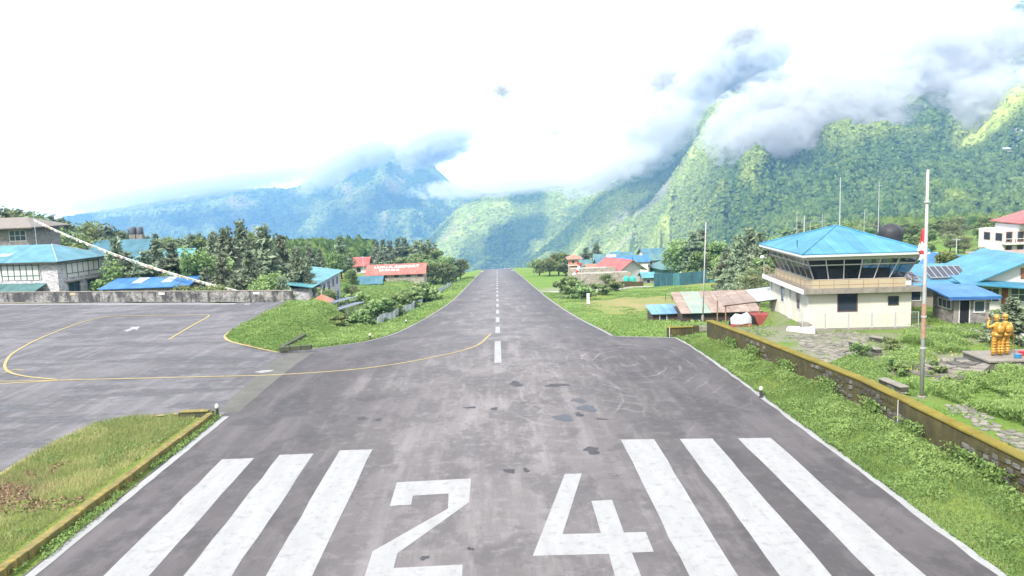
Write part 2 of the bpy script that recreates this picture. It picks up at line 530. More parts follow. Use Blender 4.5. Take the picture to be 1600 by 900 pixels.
MT_L = mountain('mountain_range', [-500, 60, 170, 260, 350, 450, 500, 560, 592, 625, 665, 705, 745, 820, 950],
                [352, 345, 330, 312, 296, 296, 278, 240, 222, 240, 250, 285, 300, 310, 330],
                [5900, 5900, 5900, 5850, 5800, 5700, 5600, 5500, 5400, 5400, 5400, 5400, 5300, 5300, 5300],
                [3500, 3500, 3400, 3400, 3300, 3300, 3250, 3200, 3150, 3100, 3100, 3100, 3100, 3100, 3100], [-700] * 15, 420, 130, 400, 2, col_left, 700, 1.05)
MT_M = mountain('mountain_spur', [560, 620, 650, 690, 720, 760, 820, 900, 950, 1010, 1100],
                [470, 425, 395, 350, 322, 304, 296, 286, 268, 230, 200],
                [3300, 3300, 3300, 3350, 3400, 3400, 3450, 3500, 3500, 3500, 3500], [2000, 1950, 1900, 1850, 1800, 1800, 1800, 1800, 1800, 1800, 1800], [-680] * 11, 300, 120, 190, 12, col_mid, 380)
MT_R = mountain('mountain_massif', [770, 830, 880, 920, 950, 1000, 1040, 1070, 1110, 1150, 1200, 1260, 1330, 1400, 1460, 1520, 1560, 1600, 1700, 2100],
                [450, 402, 362, 318, 292, 258, 225, 182, 138, 104, 108, 122, 118, 96, 80, 58, 25, 2, -15, -15],
                [2300, 2400, 2500, 2600, 2700, 2850, 2950, 3050, 3150, 3250, 3300, 3350, 3350, 3350, 3350, 3350, 3350, 3350, 3350, 3350],
                [1500, 1480, 1430, 1370, 1320, 1220, 1150, 1080, 1010, 960, 930, 900, 880, 870, 865, 860, 860, 860, 860, 860],
                [-520, -500, -470, -430, -390, -320, -250, -190, -120, -80, -60, -50, -45, -45, -45, -45, -45, -45, -45, -45], 520, 190, 185, 23, col_right, 330, 1.15)

# ---- woods on the slopes: low crowns scattered as one mass per range
def tuft_mesh(name, material, seed, spiky):
    rg = np.random.default_rng(seed)
    bm = bmesh.new()
    bmesh.ops.create_icosphere(bm, subdivisions=2, radius=1.0)
    for vtx in bm.verts:
        q = 0.72 + 0.5 * rg.random()
        vtx.co = vtx.co * q
        vtx.co.z = vtx.co.z * (1.5 if spiky else 0.95) + 0.4
        if spiky and vtx.co.z > 0.3:
            s_ = max(0.12, 1 - (vtx.co.z - 0.3) / 1.7); vtx.co.x *= s_; vtx.co.y *= s_
    me = bpy.data.meshes.new(name); bm.to_mesh(me); bm.free()
    me.materials.append(material)
    return me

m, nt, b = _nodes('slope_foliage')
oi = N(nt, 'ObjectInfo')
v = pos_n(nt)
n_a = noise_n(nt, v, 0.18, 3, 0.6)
at = N(nt, 'Attribute', attribute_type='INSTANCER', attribute_name='tint')
c = mixc(nt, oi.outputs['Random'], (0.03, 0.058, 0.022), (0.105, 0.15, 0.045))
c = mixc(nt, at.outputs['Fac'], c, (0.30, 0.335, 0.085))
c = mixc(nt, ramp(nt, n_a, 0.4, 0.7), c, mixc(nt, 1.0, c, (0.6, 0.65, 0.6), 'MULTIPLY'))
nt.links.new(c, b.inputs['Base Color']); b.inputs['Roughness'].default_value = 1.0; b.inputs['Specular IOR Level'].default_value = 0.0
M_SLOPETREE = m
TUFTS = bpy.data.collections.new('slope_tree_kinds')
for i_, sp in enumerate((False, True, False)):
    o = bpy.data.objects.new('slope_tree', tuft_mesh('slope_tree', M_SLOPETREE, 60 + i_, sp))
    TUFTS.objects.link(o)

def scatter_gn(name, pts, scales, tint, label, coll):
    me = bpy.data.meshes.new(name)
    me.vertices.add(len(pts)); me.vertices.foreach_set('co', np.asarray(pts, np.float32).ravel())
    a_ = me.attributes.new('size', 'FLOAT', 'POINT'); a_.data.foreach_set('value', np.asarray(scales, np.float32))
    a_ = me.attributes.new('tint', 'FLOAT', 'POINT'); a_.data.foreach_set('value', np.asarray(tint, np.float32))
    o = put(name, me)
    ng = bpy.data.node_groups.new(name, 'GeometryNodeTree')
    ng.interface.new_socket('Geometry', in_out='INPUT', socket_type='NodeSocketGeometry')
    ng.interface.new_socket('Geometry', in_out='OUTPUT', socket_type='NodeSocketGeometry')
    gi = ng.nodes.new('NodeGroupInput'); go = ng.nodes.new('NodeGroupOutput')
    ci = ng.nodes.new('GeometryNodeCollectionInfo'); ci.inputs[0].default_value = coll
    ci.inputs['Separate Children'].default_value = True; ci.inputs['Reset Children'].default_value = True
    ip = ng.nodes.new('GeometryNodeInstanceOnPoints'); ip.inputs['Pick Instance'].default_value = True
    ri = ng.nodes.new('FunctionNodeRandomValue'); ri.data_type = 'INT'
    ri.inputs[4].default_value = 0; ri.inputs[5].default_value = 2
    rr = ng.nodes.new('FunctionNodeRandomValue'); rr.data_type = 'FLOAT_VECTOR'
    rr.inputs[0].default_value = (-0.12, -0.12, 0); rr.inputs[1].default_value = (0.12, 0.12, 6.28)
    na = ng.nodes.new('GeometryNodeInputNamedAttribute'); na.data_type = 'FLOAT'; na.inputs[0].default_value = 'size'
    L_ = ng.links.new
    mp_ = ng.nodes.new('GeometryNodeMeshToPoints')
    L_(gi.outputs[0], mp_.inputs[0]); L_(mp_.outputs[0], ip.inputs['Points']); L_(ci.outputs[0], ip.inputs['Instance'])
    L_(ri.outputs[2], ip.inputs['Instance Index']); L_(rr.outputs[0], ip.inputs['Rotation']); L_(na.outputs[0], ip.inputs['Scale'])
    L_(ip.outputs[0], go.inputs[0])
    md = o.modifiers.new('scatter', 'NODES'); md.node_group = ng
    tag(o, label, None, None, 'stuff')
    return o

def wood_on(mt, n, size, name, label, tmin=0.0, sparse=0.0, umin=None, umax=None):
    X, Y, Z, C = mt['X'], mt['Y'], mt['Z'], mt['C']
    nu, nt_ = X.shape
    nt_ -= 3
    a = RNG.random(n) * (nu - 2); t = (tmin + (1 - tmin) * RNG.random(n) ** 0.9) * (nt_ - 1)
    i = a.astype(int); j = np.minimum(t.astype(int), nt_ - 2); fa = a - i; ft = t - j
    def itp(F): return F[i, j] * (1 - fa) * (1 - ft) + F[i + 1, j] * fa * (1 - ft) + F[i, j + 1] * (1 - fa) * ft + F[i + 1, j + 1] * fa * ft
    x, y, z = itp(X), itp(Y), itp(Z)
    cr = itp(C[..., 0])
    keep = RNG.random(n) > np.clip((cr - 0.11) / 0.17, 0, 0.93)
    if umin is not None:
        uu = 778 + 1200 * x / y
        keep &= (uu > umin) & (uu < umax)
    elev = 304 - (z - CAM_H) / np.hypot(x, y) * 1200
    keep &= elev < 440
    x, y, z, cr = x[keep], y[keep], z[keep], cr[keep]
    s = size * (0.45 + 0.9 * RNG.random(len(x)) ** 1.6)
    tint = np.clip((cr - 0.06) / 0.22, 0, 1) * 0.95 + 0.16 * np.clip(fbm(x / 90, y / 90, 77, 3) + 0.1, 0, 1)
    return scatter_gn(name, np.stack([x, y, z], 1), s, tint, label, TUFTS)

wood_on(MT_R, 150000, 3.9, 'mountain_forest', 'dense green forest covering the big mountain on the right', umin=760, umax=1700)
wood_on(MT_M, 60000, 5.2, 'spur_forest', 'forest on the spur beyond the end of the runway', umin=560, umax=1000)
wood_on(MT_L, 60000, 8.0, 'hazy_forest', 'blue hazy forest on the distant mountain on the left', umin=0, umax=800)

# ---- haze
bmh = MB().box(-6500, 6500, -450, 6500, -1100, 960)
m = bpy.data.materials.new('haze_air'); m.use_nodes = True
nt = m.node_tree; nt.nodes.clear()
mo = N(nt, 'OutputMaterial'); pv = N(nt, 'VolumePrincipled')
pv.inputs['Color'].default_value = (0.27, 0.56, 1.0, 1)
pv.inputs['Density'].default_value = 0.000135
pv.inputs['Anisotropy'].default_value = 0.0
nt.links.new(pv.outputs[0], mo.inputs['Volume'])
hz = bmh.build('haze', m)
tag(hz, 'pale blue haze filling the valley air', kind='stuff')

# ---- clouds hanging on the slopes
def cloud_mat(name, scale, dens, thresh, seed):
    m = bpy.data.materials.new(name); m.use_nodes = True
    nt = m.node_tree; nt.nodes.clear()
    mo = N(nt, 'OutputMaterial'); pv = N(nt, 'VolumePrincipled')
    tc = N(nt, 'TexCoord')
    ln = N(nt, 'VectorMath', operation='LENGTH'); nt.links.new(tc.outputs['Object'], ln.inputs[0])
    g = N(nt, 'NewGeometry')
    mp = N(nt, 'Mapping'); mp.inputs['Location'].default_value = (seed * 3.7, seed * 1.9, seed * 5.1); mp.inputs['Scale'].default_value = (scale, scale, scale * 1.25)
    nt.links.new(g.outputs['Position'], mp.inputs[0])
    n = noise_n(nt, mp.outputs[0], 1.0, 8, 0.66, 0.6)
    r2 = math_n(nt, 'POWER', ln.outputs['Value'], 2.2)
    s_ = math_n(nt, 'SUBTRACT', math_n(nt, 'MULTIPLY', math_n(nt, 'SUBTRACT', 1.0, r2), 0.60), math_n(nt, 'SUBTRACT', thresh, math_n(nt, 'MULTIPLY', math_n(nt, 'SUBTRACT', n, 0.5), 3.1)))
    d = math_n(nt, 'MULTIPLY', math_n(nt, 'MULTIPLY', math_n(nt, 'MAXIMUM', s_, 0.0), 3.2, True), dens)
    nt.links.new(d, pv.inputs['Density'])
    pv.inputs['Color'].default_value = (0.86, 0.868, 0.88, 1)
    pv.inputs['Anisotropy'].default_value = 0.2
    nt.links.new(pv.outputs[0], mo.inputs['Volume'])
    return m

bm = bmesh.new(); bmesh.ops.create_icosphere(bm, subdivisions=2, radius=1.06)
_cm = bpy.data.meshes.new('cloud'); bm.to_mesh(_cm); bm.free()
def cloud(u, v, dist, su, sv, depth, rot, label, dens=0.012, thresh=0.22, scale=None, seed=0):
    """su, sv: half-widths in photo pixels at that distance"""
    c = at_y(u, v, dist)
    rx = su / 1200 * dist; rz = sv / 1200 * dist
    o = put('cloud', _cm.copy(), loc=c)
    o.scale = (rx, depth, rz)
    o.rotation_euler = (0, R(rot), 0)
    o.data.materials.append(cloud_mat('cloud_vapour', scale or 2.0 / max(rz, 60), dens, thresh, seed or random.random() * 20))
    return tag(o, label, kind='stuff')
cloud(1265, 180, 1600, 175, 85, 190, -10, 'large grey white cloud bank across the right mountain', 0.02, 0.12)
cloud(1200, 215, 1500, 75, 45, 120, -5, 'lower lobe of cloud in front of the right mountain forest', 0.02, 0.12)
cloud(1480, 105, 1750, 190, 80, 190, -14, 'cloud bank at the upper right corner of the mountain', 0.02, 0.12)
cloud(1570, 150, 1500, 90, 55, 120, -8, 'white cloud at the right edge above the terraced slope', 0.02, 0.12)
cloud(1370, 110, 2800, 200, 45, 200, -8, 'cloud on the skyline of the right mountain', 0.02, 0.1)
cloud(1100, 150, 2700, 120, 60, 220, -48, 'cloud climbing the left shoulder of the right mountain', 0.016, 0.12)
cloud(1020, 215, 2500, 85, 50, 200, -40, 'grey cloud on the lower shoulder of the right mountain', 0.016, 0.12)
cloud(955, 266, 2300, 90, 28, 150, -25, 'cloud lying on the spur crest beside the mountain shoulder', 0.016, 0.12)
cloud(800, 287, 2800, 170, 21, 170, -3, 'low white cloud band over the centre spur', 0.011, 0.12)
cloud(680, 228, 4300, 72, 30, 260, -16, 'grey cloud on the distant peak', 0.02, 0.08)
cloud(530, 256, 4400, 90, 24, 260, -30, 'cloud along the left ridge below the distant peak', 0.01, 0.12)
cloud(310, 292, 4700, 260, 20, 260, -7, 'white cloud covering the far left ridge', 0.01, 0.1)
cloud(1160, 50, 1300, 60, 28, 40, -20, 'small dark wisp of cloud above the mountain top', 0.12, 0.36, 0.13)
cloud(1035, 120, 1300, 42, 28, 40, -40, 'small grey wisp of cloud left of the mountain top', 0.12, 0.36, 0.12)
cloud(782, 138, 900, 22, 17, 22, 30, 'tiny dark wisp of cloud high over the runway', 0.34, 0.38, 0.30)
cloud(867, 205, 900, 12, 7, 14, 0, 'tiniest wisp of cloud right of the runway line', 0.34, 0.34, 0.6)
cloud(1165, 95, 2600, 85, 48, 180, -25, 'cloud wrapped around the top of the right mountain', 0.02, 0.08)
cloud(585, 240, 4350, 50, 22, 200, -20, 'thin cloud veil on the tip of the distant peak', 0.012, 0.1)
# ================================================================== PAVED SURFACES
def drape(name, poly, material, dz, parent=None, stepx=3.0, stepy=3.0, thick=0.0):
    bm = bmesh.new()
    vs = [bm.verts.new((p[0], p[1], 0)) for p in poly]
    f = bm.faces.new(vs)
    bmesh.ops.triangulate(bm, faces=[f])
    xs = [p[0] for p in poly]; ys = [p[1] for p in poly]
    def cuts(a, b_, st):
        n = int((b_ - a) / st)
        return [a + (b_ - a) * i / (n + 1) for i in range(1, n + 1)]
    for cx in cuts(min(xs), max(xs), stepx):
        bmesh.ops.bisect_plane(bm, geom=bm.verts[:] + bm.edges[:] + bm.faces[:], plane_co=(cx, 0, 0), plane_no=(1, 0, 0))
    for cy_ in cuts(min(ys), max(ys), stepy):
        bmesh.ops.bisect_plane(bm, geom=bm.verts[:] + bm.edges[:] + bm.faces[:], plane_co=(0, cy_, 0), plane_no=(0, 1, 0))
    co = np.array([v_.co[:] for v_ in bm.verts])
    z = ground(co[:, 0], co[:, 1]) + dz + np.clip(co[:, 1] - 100, 0, 400) * dz * 0.006
    for v_, zz in zip(bm.verts, z): v_.co.z = zz
    bmesh.ops.recalc_face_normals(bm, faces=bm.faces)
    if bm.faces and sum(ff.normal.z for ff in bm.faces) < 0:
        bmesh.ops.reverse_faces(bm, faces=bm.faces)
    me = bpy.data.meshes.new(name); bm.to_mesh(me); bm.free()
    me.materials.append(material)
    return put(name, me, parent)

# asphalt: tar, worn wheel paths, damp patches, scuffs from turning aircraft
def asphalt(name, base, streak_rot, wet, swirl=False, patchy=0.5):
    m, nt, b = _nodes(name)
    v = pos_n(nt)
    v_st = pos_n(nt, (1.0, 0.10, 1.0), streak_rot)
    v_cr = pos_n(nt, (0.75, 0.42, 1.0) if swirl else (0.3, 0.9, 1.0), streak_rot)
    big = noise_n(nt, v, 0.09, 5, 0.6)
    st = noise_n(nt, v_st, 0.9, 5, 0.65)
    st2 = noise_n(nt, v_cr, 0.45, 6, 0.7)
    fine = noise_n(nt, v, 22.0, 3, 0.7)
    mid = noise_n(nt, v, 1.7, 5, 0.65)
    lo = tuple(x * 0.62 for x in base); hi = tuple(x * 1.75 for x in base)
    c = mixc(nt, ramp(nt, big, 0.38, 0.62), tuple(x * 0.78 for x in base), tuple(x * 1.3 for x in base))
    c = mixc(nt, math_n(nt, 'MULTIPLY', ramp(nt, st, 0.47, 0.66), 0.6), c, hi)
    c = mixc(nt, math_n(nt, 'MULTIPLY', ramp(nt, st2, 0.49, 0.56), patchy), c, lo)
    c = mixc(nt, math_n(nt, 'MULTIPLY', ramp(nt, mid, 0.52, 0.68), 0.4), c, hi)
    c = mixc(nt, ramp(nt, fine, 0.3, 0.75), mixc(nt, 1.0, c, (0.72, 0.72, 0.72), 'MULTIPLY'), c)
    if swirl:
        sx0 = N(nt, 'SeparateXYZ'); nt.links.new(v, sx0.inputs[0])
        ax = math_n(nt, 'ADD', math_n(nt, 'ABSOLUTE', math_n(nt, 'ADD', sx0.outputs[0], 0.6)), math_n(nt, 'MULTIPLY', math_n(nt, 'SUBTRACT', big, 0.5), 22.0))
        c = mixc(nt, ramp(nt, ax, 3.0, 9.5), mixc(nt, 1.0, c, (1.38, 1.38, 1.36), 'MULTIPLY'), mixc(nt, 1.0, c, (0.74, 0.73, 0.74), 'MULTIPLY'))
        for (cx, cy_, per, amt) in ((3.5, 45.0, 1.25, 0.30), (-6.0, 46.0, 1.7, 0.10), (9.0, 53.0, 0.9, 0.4)):
            sx = N(nt, 'VectorMath', operation='SUBTRACT'); nt.links.new(v, sx.inputs[0]); sx.inputs[1].default_value = (cx, cy_, 0)
            sc_ = N(nt, 'VectorMath', operation='MULTIPLY'); nt.links.new(sx.outputs[0], sc_.inputs[0]); sc_.inputs[1].default_value = (1.0, 0.55, 0)
            ln = N(nt, 'VectorMath', operation='LENGTH'); nt.links.new(sc_.outputs[0], ln.inputs[0])
            rr = math_n(nt, 'ADD', ln.outputs['Value'], math_n(nt, 'MULTIPLY', noise_n(nt, v, 0.5, 3), 0.9))
            w = math_n(nt, 'SINE', math_n(nt, 'MULTIPLY', rr, 6.28 / per))
            ring = math_n(nt, 'MULTIPLY', ramp(nt, w, 0.82, 1.0), ramp(nt, noise_n(nt, v, 0.35, 4), 0.46, 0.66))
            reach = ramp(nt, ln.outputs['Value'], 9.5, 4.0)
            c = mixc(nt, math_n(nt, 'MULTIPLY', math_n(nt, 'MULTIPLY', ring, reach), amt), c, tuple(x * 2.6 for x in base))
    # cracks and small repairs
    vo = N(nt, 'TexVoronoi', feature='DISTANCE_TO_EDGE'); vo.inputs['Scale'].default_value = 0.22
    dv = N(nt, 'VectorMath', operation='ADD'); nt.links.new(v, dv.inputs[0])
    nn = N(nt, 'TexNoise'); nn.inputs['Scale'].default_value = 0.8; nt.links.new(v, nn.inputs['Vector'])
    sc2 = N(nt, 'VectorMath', operation='SCALE'); sc2.inputs['Scale'].default_value = 3.0; nt.links.new(nn.outputs['Color'], sc2.inputs[0])
    nt.links.new(sc2.outputs[0], dv.inputs[1]); nt.links.new(dv.outputs[0], vo.inputs['Vector'])
    crack = math_n(nt, 'MULTIPLY', ramp(nt, vo.outputs['Distance'], 0.012, 0.0), ramp(nt, big, 0.42, 0.6))
    c = mixc(nt, math_n(nt, 'MULTIPLY', crack, 0.55), c, tuple(x * 0.4 for x in base))
    nt.links.new(c, b.inputs['Base Color'])
    rough = math_n(nt, 'SUBTRACT', 0.92, math_n(nt, 'MULTIPLY', ramp(nt, st2, 0.5, 0.7), wet))
    nt.links.new(rough, b.inputs['Roughness'])
    b.inputs['Specular IOR Level'].default_value = 0.35
    bump_n(nt, b, math_n(nt, 'ADD', fine, mid), 0.35, 0.02)
    return m

M_RUN = asphalt('runway_asphalt', (0.090, 0.082, 0.084), 0.0, 0.30, True, 0.65)
M_APRON = asphalt('apron_asphalt', (0.102, 0.096, 0.102), 0.25, 0.42, False, 0.85)
M_DRAIN = plain('drain_concrete', (0.098, 0.094, 0.086), 0.9, 0.3, 0.8, stain=(0.07, 0.08, 0.05), stain_amt=0.7, bump=0.3)
M_GRAVEL = plain('pale_concrete', (0.30, 0.28, 0.24), 0.9, 0.3, 0.9, stain=(0.14, 0.15, 0.08), stain_amt=0.7, bump=0.3)

def paint(name, base, wear):
    m, nt, b = _nodes(name)
    v = pos_n(nt)
    n1_ = noise_n(nt, v, 2.6, 6, 0.7); n2_ = noise_n(nt, pos_n(nt, (1, 0.2, 1)), 1.6, 5, 0.65); n3_ = noise_n(nt, v, 30, 2)
    c = mixc(nt, ramp(nt, n2_, 0.3, 0.75), base, tuple(x * 0.78 for x in base))
    c = mixc(nt, math_n(nt, 'MULTIPLY', ramp(nt, n1_, 0.53, 0.68), wear), c, tuple(0.35 * x + 0.06 for x in base))
    c = mixc(nt, math_n(nt, 'MULTIPLY', ramp(nt, n3_, 0.5, 0.75), 0.18), c, (0.12, 0.115, 0.12))
    sx = N(nt, 'VectorMath', operation='SUBTRACT'); nt.links.new(v, sx.inputs[0]); sx.inputs[1].default_value = (2.0, 27.0, 0)
    ln = N(nt, 'VectorMath', operation='LENGTH'); nt.links.new(sx.outputs[0], ln.inputs[0])
    w = math_n(nt, 'SINE', math_n(nt, 'MULTIPLY', math_n(nt, 'ADD', ln.outputs['Value'], math_n(nt, 'MULTIPLY', n2_, 1.2)), 3.1))
    arc = math_n(nt, 'MULTIPLY', ramp(nt, w, 0.85, 1.0), ramp(nt, n1_, 0.42, 0.6))
    c = mixc(nt, math_n(nt, 'MULTIPLY', arc, 0.4), c, (0.2, 0.19, 0.2))
    nt.links.new(c, b.inputs['Base Color']); b.inputs['Roughness'].default_value = 0.8
    bump_n(nt, b, n3_, 0.25, 0.01)
    return m
M_WHITE = paint('white_marking_paint', (0.25, 0.25, 0.25), 0.8)
M_WORN = paint('worn_white_paint', (0.24, 0.24, 0.23), 0.9)
M_YEL = paint('yellow_marking_paint', (0.31, 0.24, 0.085), 0.7)

apron = tag(drape('apron', APRON, M_APRON, 0.0), kind='structure')
runway = tag(drape('runway', PAD, M_RUN, 0.004), kind='structure')
drape('downhill_strip', STRIP, M_RUN, 0.0, runway)
drain = [P2(338, 643.5), P2(372, 645), P2(492, 541), P2(446, 545)]
tag(drape('drain_strip', drain, M_DRAIN, 0.011), kind='structure')
tag(drape('side_path', [(10.2, 176), (14, 173), (30, 176), (38, 182), (38, 187), (24, 183), (10.2, 181)], M_GRAVEL, 0.05), kind='structure')

def line(name, pts, width, material, dz=0.014, parent=None, z=0.0, jag=0.0, widths=None):
    """painted line through plan points"""
    P = [Vector((p[0], p[1])) for p in pts]
    a = []; c = []
    for i, p in enumerate(P):
        t = (P[min(i + 1, len(P) - 1)] - P[max(i - 1, 0)]).normalized()
        nrm = Vector((-t.y, t.x)); w = (widths[i] if widths else width) / 2
        a.append(tuple(p + nrm * w * (1 + jag * (random.random() - 0.5)))); c.append(tuple(p - nrm * w * (1 + jag * (random.random() - 0.5))))
    return drape(name, a + c[::-1], material, dz, parent, 4.0, 4.0)

def smooth_pts(pts, k=6):
    P = [Vector(p) for p in pts]; out = []
    for i in range(len(P) - 1):
        p0 = P[max(i - 1, 0)]; p1 = P[i]; p2 = P[i + 1]; p3 = P[min(i + 2, len(P) - 1)]
        for j in range(k):
            t = j / k
            out.append(tuple(0.5 * ((2 * p1) + (p2 - p0) * t + (2 * p0 - 5 * p1 + 4 * p2 - p3) * t * t + (3 * p1 - p0 - 3 * p2 + p3) * t ** 3)))
    out.append(tuple(P[-1]))
    return out

# threshold bars (photo corners, carried on below the frame)
def bar_px(tl, tr, bl, br):
    def ext(a, b_):
        A = Vector(P2(*a)); B = Vector(P2(*b_)); d = (B - A).normalized()
        return A + d * ((A.y - 14.5) / max(-d.y, 1e-3))
    def side(a, b_, n=14):
        A = Vector(a); B = Vector(b_); return [tuple(A.lerp(B, i / n) + Vector((random.uniform(-0.035, 0.035), 0)) * (0 < i < n)) for i in range(n + 1)]
    return side(P2(*tl), ext(tl, bl)) + side(ext(tr, br), P2(*tr))
for q in (((347, 718), (397, 716), (163, 900), (233, 900)), ((437, 711), (490, 709), (288, 900), (362, 900)), ((531, 704), (582, 702.5), (416, 900), (489, 900)),
          ((970, 687), (1022, 686.5), (1076, 900), (1154, 900)), ((1062, 686), (1113, 685.5), (1220, 900), (1299, 900)), ((1153, 685), (1204, 684.5), (1367, 900), (1445, 900))):
    drape('threshold_bar', bar_px(*q), M_WHITE, 0.012, runway, 2, 3)
two = [(620, 754), (736, 748), (733, 785), (621, 865), (615, 888), (723, 882.5), (721, 925), (561, 930), (570, 900), (582, 862), (700, 795), (701, 771.5), (645, 775), (642.5, 789), (609, 791)]
four = [(882.5, 741), (909, 740), (879, 835), (939, 833.5), (924, 783), (956.5, 781.5), (975, 832.5), (1009, 831.5), (1021.5, 862.5), (987.5, 864), (1013, 930), (969, 931), (951.5, 866), (832.5, 869)]
drape('number_two', [P2(*p) for p in two], M_WHITE, 0.012, runway, 2, 3)
drape('number_four', [P2(*p) for p in four], M_WHITE, 0.012, runway, 2, 3)
# centreline dashes, edge lines, far threshold
yy = 54.6
while yy < 492:
    w = 0.26 if yy < 70 else 0.24
    L_ = 11.3 if yy < 60 else 10.0
    drape('centreline_dash', [(-0.2 - w, yy), (-0.2 + w, yy), (-0.2 + w, yy + L_), (-0.2 - w, yy + L_)], M_WHITE, 0.016, runway)
    yy += L_ + (9.0 if yy < 60 else 8.2)
def jagline(name, p0, p1, w, n, mat, parent, jag):
    pts = [tuple(Vector(p0).lerp(Vector(p1), i / n)) for i in range(n + 1)]
    return line(name, pts, w, mat, 0.013, parent, jag=jag)
jagline('edge_line', P2(353, 651), (-15.9, 14), 0.36, 30, M_WHITE, runway, 0.25)
jagline('edge_line', (14.88, 63.3), (15.0, 14), 0.36, 44, M_WHITE, runway, 0.7)
jagline('edge_line', (14.95, 63.35), (10.1, 66.25), 0.26, 8, M_WHITE, runway, 0.4)
line('edge_line', [(x_, y_) for (x_, y_) in ((9.95, 67), (9.97, 75), (9.95, 85), (9.93, 100), (9.93, 120), (9.92, 140), (9.86, 190), (9.82, 230), (9.7, 320), (9.55, 410), (9.45, 505))], 0.24, M_WORN, 0.016, runway, jag=0.3)
line('edge_line', smooth_pts([(x_ + 0.16, y_ - 0.12) for (x_, y_) in LEFT_EDGE[:-1]] + [(-9.05, 500)], 3), 0.22, M_WORN, 0.016, runway, jag=0.3)
for xa, xb in ((-8.6, -7.0), (-6.0, -4.4), (-3.4, -1.8), (1.8, 3.4), (4.4, 6.0), (7.0, 8.6)):
    drape('far_threshold_bar', [(xa, 482), (xb, 482), (xb, 506), (xa, 506)], M_WHITE, 0.03, runway)
for sx_ in (-1, 1):
    drape('aiming_block', [(sx_ * 8.4 - 0.9, 418), (sx_ * 8.4 + 0.9, 418), (sx_ * 8.4 + 0.9, 436), (sx_ * 8.4 - 0.9, 436)], M_WHITE, 0.03, runway)
# taxi lines
px = lambda L: [P2(*q) for q in L]
line('taxi_line', smooth_pts(px([(-60, 603), (0, 600), (60, 596.5), (120, 593.5), (250, 590.5), (400, 586), (500, 580.5), (570, 574), (640, 563), (700, 549), (735, 537), (752, 525), (760, 510), (766.5, 497)]), 5), 0.2, M_YEL, 0.018, apron)
line('taxi_line', smooth_pts(px([(-60, 595), (0, 596), (60, 595.2), (118, 594)]), 4), 0.18, M_YEL, 0.022, apron)
line('taxi_line', smooth_pts(px([(264, 530.5), (295, 512), (322, 497), (326, 493.5), (318, 492.3), (250, 493), (180, 494.3), (150, 498), (110, 510), (60, 530), (22, 551), (10, 564), (8, 575), (18, 583), (45, 589), (90, 593.3)]), 5), 0.22, M_YEL, 0.026, apron)
line('taxi_line', px([(6, 583), (22, 578), (38, 579)]), 0.2, M_YEL, 0.03, apron)
line('apron_edge_line', px([(-200, 471.5), (0, 471.2), (230, 470.2), (458, 469.2)]), 0.8, M_YEL, 0.018, apron)
line('apron_edge_line', smooth_pts(px([(462, 470), (405, 495), (368, 513.5), (356, 521), (352, 526.5), (357, 532), (375, 537.5), (400, 542), (436, 545.5)]), 5), 0.3, M_YEL, 0.018, apron)
line('apron_edge_line', smooth_pts(px([(444, 478.5), (405, 496.5), (371, 514), (361, 521), (358, 526), (364, 531.5), (380, 536.5), (402, 540.3), (430, 543.3)]), 5), 0.16, M_YEL, 0.022, apron)
line('apron_edge_line', smooth_pts(px([(-60, 775), (0, 742), (50, 712), (70, 702)]), 4), 0.3, M_YEL, 0.018, apron)
line('apron_edge_line', smooth_pts(px([(74, 699), (110, 683.5), (148, 665.5), (172, 660), (210, 653.5), (280, 646.5)]), 4), 0.26, M_YEL, 0.018, apron)
for (a_, b_) in ((-40, 368), (382, 391)):
    line('apron_white_line', px([(a_, 475.6), (b_, 475.0)]), 0.9, M_WORN, 0.018, apron)
drape('apron_arrow', px([(193, 517), (206, 512.5), (202, 511), (219, 510.5), (214, 516), (209, 514.5), (199, 518.5)]), M_WHITE, 0.02, apron)
drape('worn_paint_patch', px([(396, 580.5), (410, 577.5), (428, 576.5), (424, 579), (408, 582)]), M_WORN, 0.022, apron)

# damp puddles on the tar
m, nt, b = _nodes('puddle_water')
b.inputs['Base Color'].default_value = (0.05, 0.051, 0.057, 1); b.inputs['Roughness'].default_value = 0.4; b.inputs['Specular IOR Level'].default_value = 0.1
nz = noise_n(nt, pos_n(nt), 6, 2); bump_n(nt, b, nz, 0.05, 0.01)
M_PUD = m
M_PATCH = plain('tar_patch', (0.045, 0.042, 0.047), 0.75, 0.3, 2.0)
def puddle(name, u, v, ru, rv, mat_, seed, lab):
    rg = random.Random(seed); pts = []
    ph = [rg.random() * 6 for _ in range(5)]
    for i in range(30):
        w = 2 * math.pi * i / 30
        q = 1 + 0.28 * math.sin(2 * w + ph[0]) + 0.18 * math.sin(3 * w + ph[1]) + 0.14 * math.sin(5 * w + ph[2])
        pts.append(P2(u + ru * math.cos(w) * q, v + rv * math.sin(w) * q))
    drape(name, pts, mat_, 0.016, runway, 3, 3)
for i_, (u, v, ru, rv) in enumerate(((880, 653, 18, 4), (918, 638, 12, 5.5), (903, 626, 12, 2.4))):
    puddle('puddle', u, v, ru, rv, M_PUD, i_, '')
for i_, (u, v, ru, rv) in enumerate(((925, 704, 13, 5), (797, 736, 7, 4), (822, 735, 5, 3), (806, 600, 10, 3.5), (772, 639, 7, 1.6), (735, 637, 8, 1.6), (566, 654, 9, 2), (590, 656, 6, 1.5), (735, 858, 5, 2.5), (663, 872, 7, 3), (870, 602, 18, 2.2), (905, 648, 6, 3), (940, 655, 8, 1.4))):
    puddle('tar_patch', u, v, ru, rv, M_PATCH, i_ + 20, '')

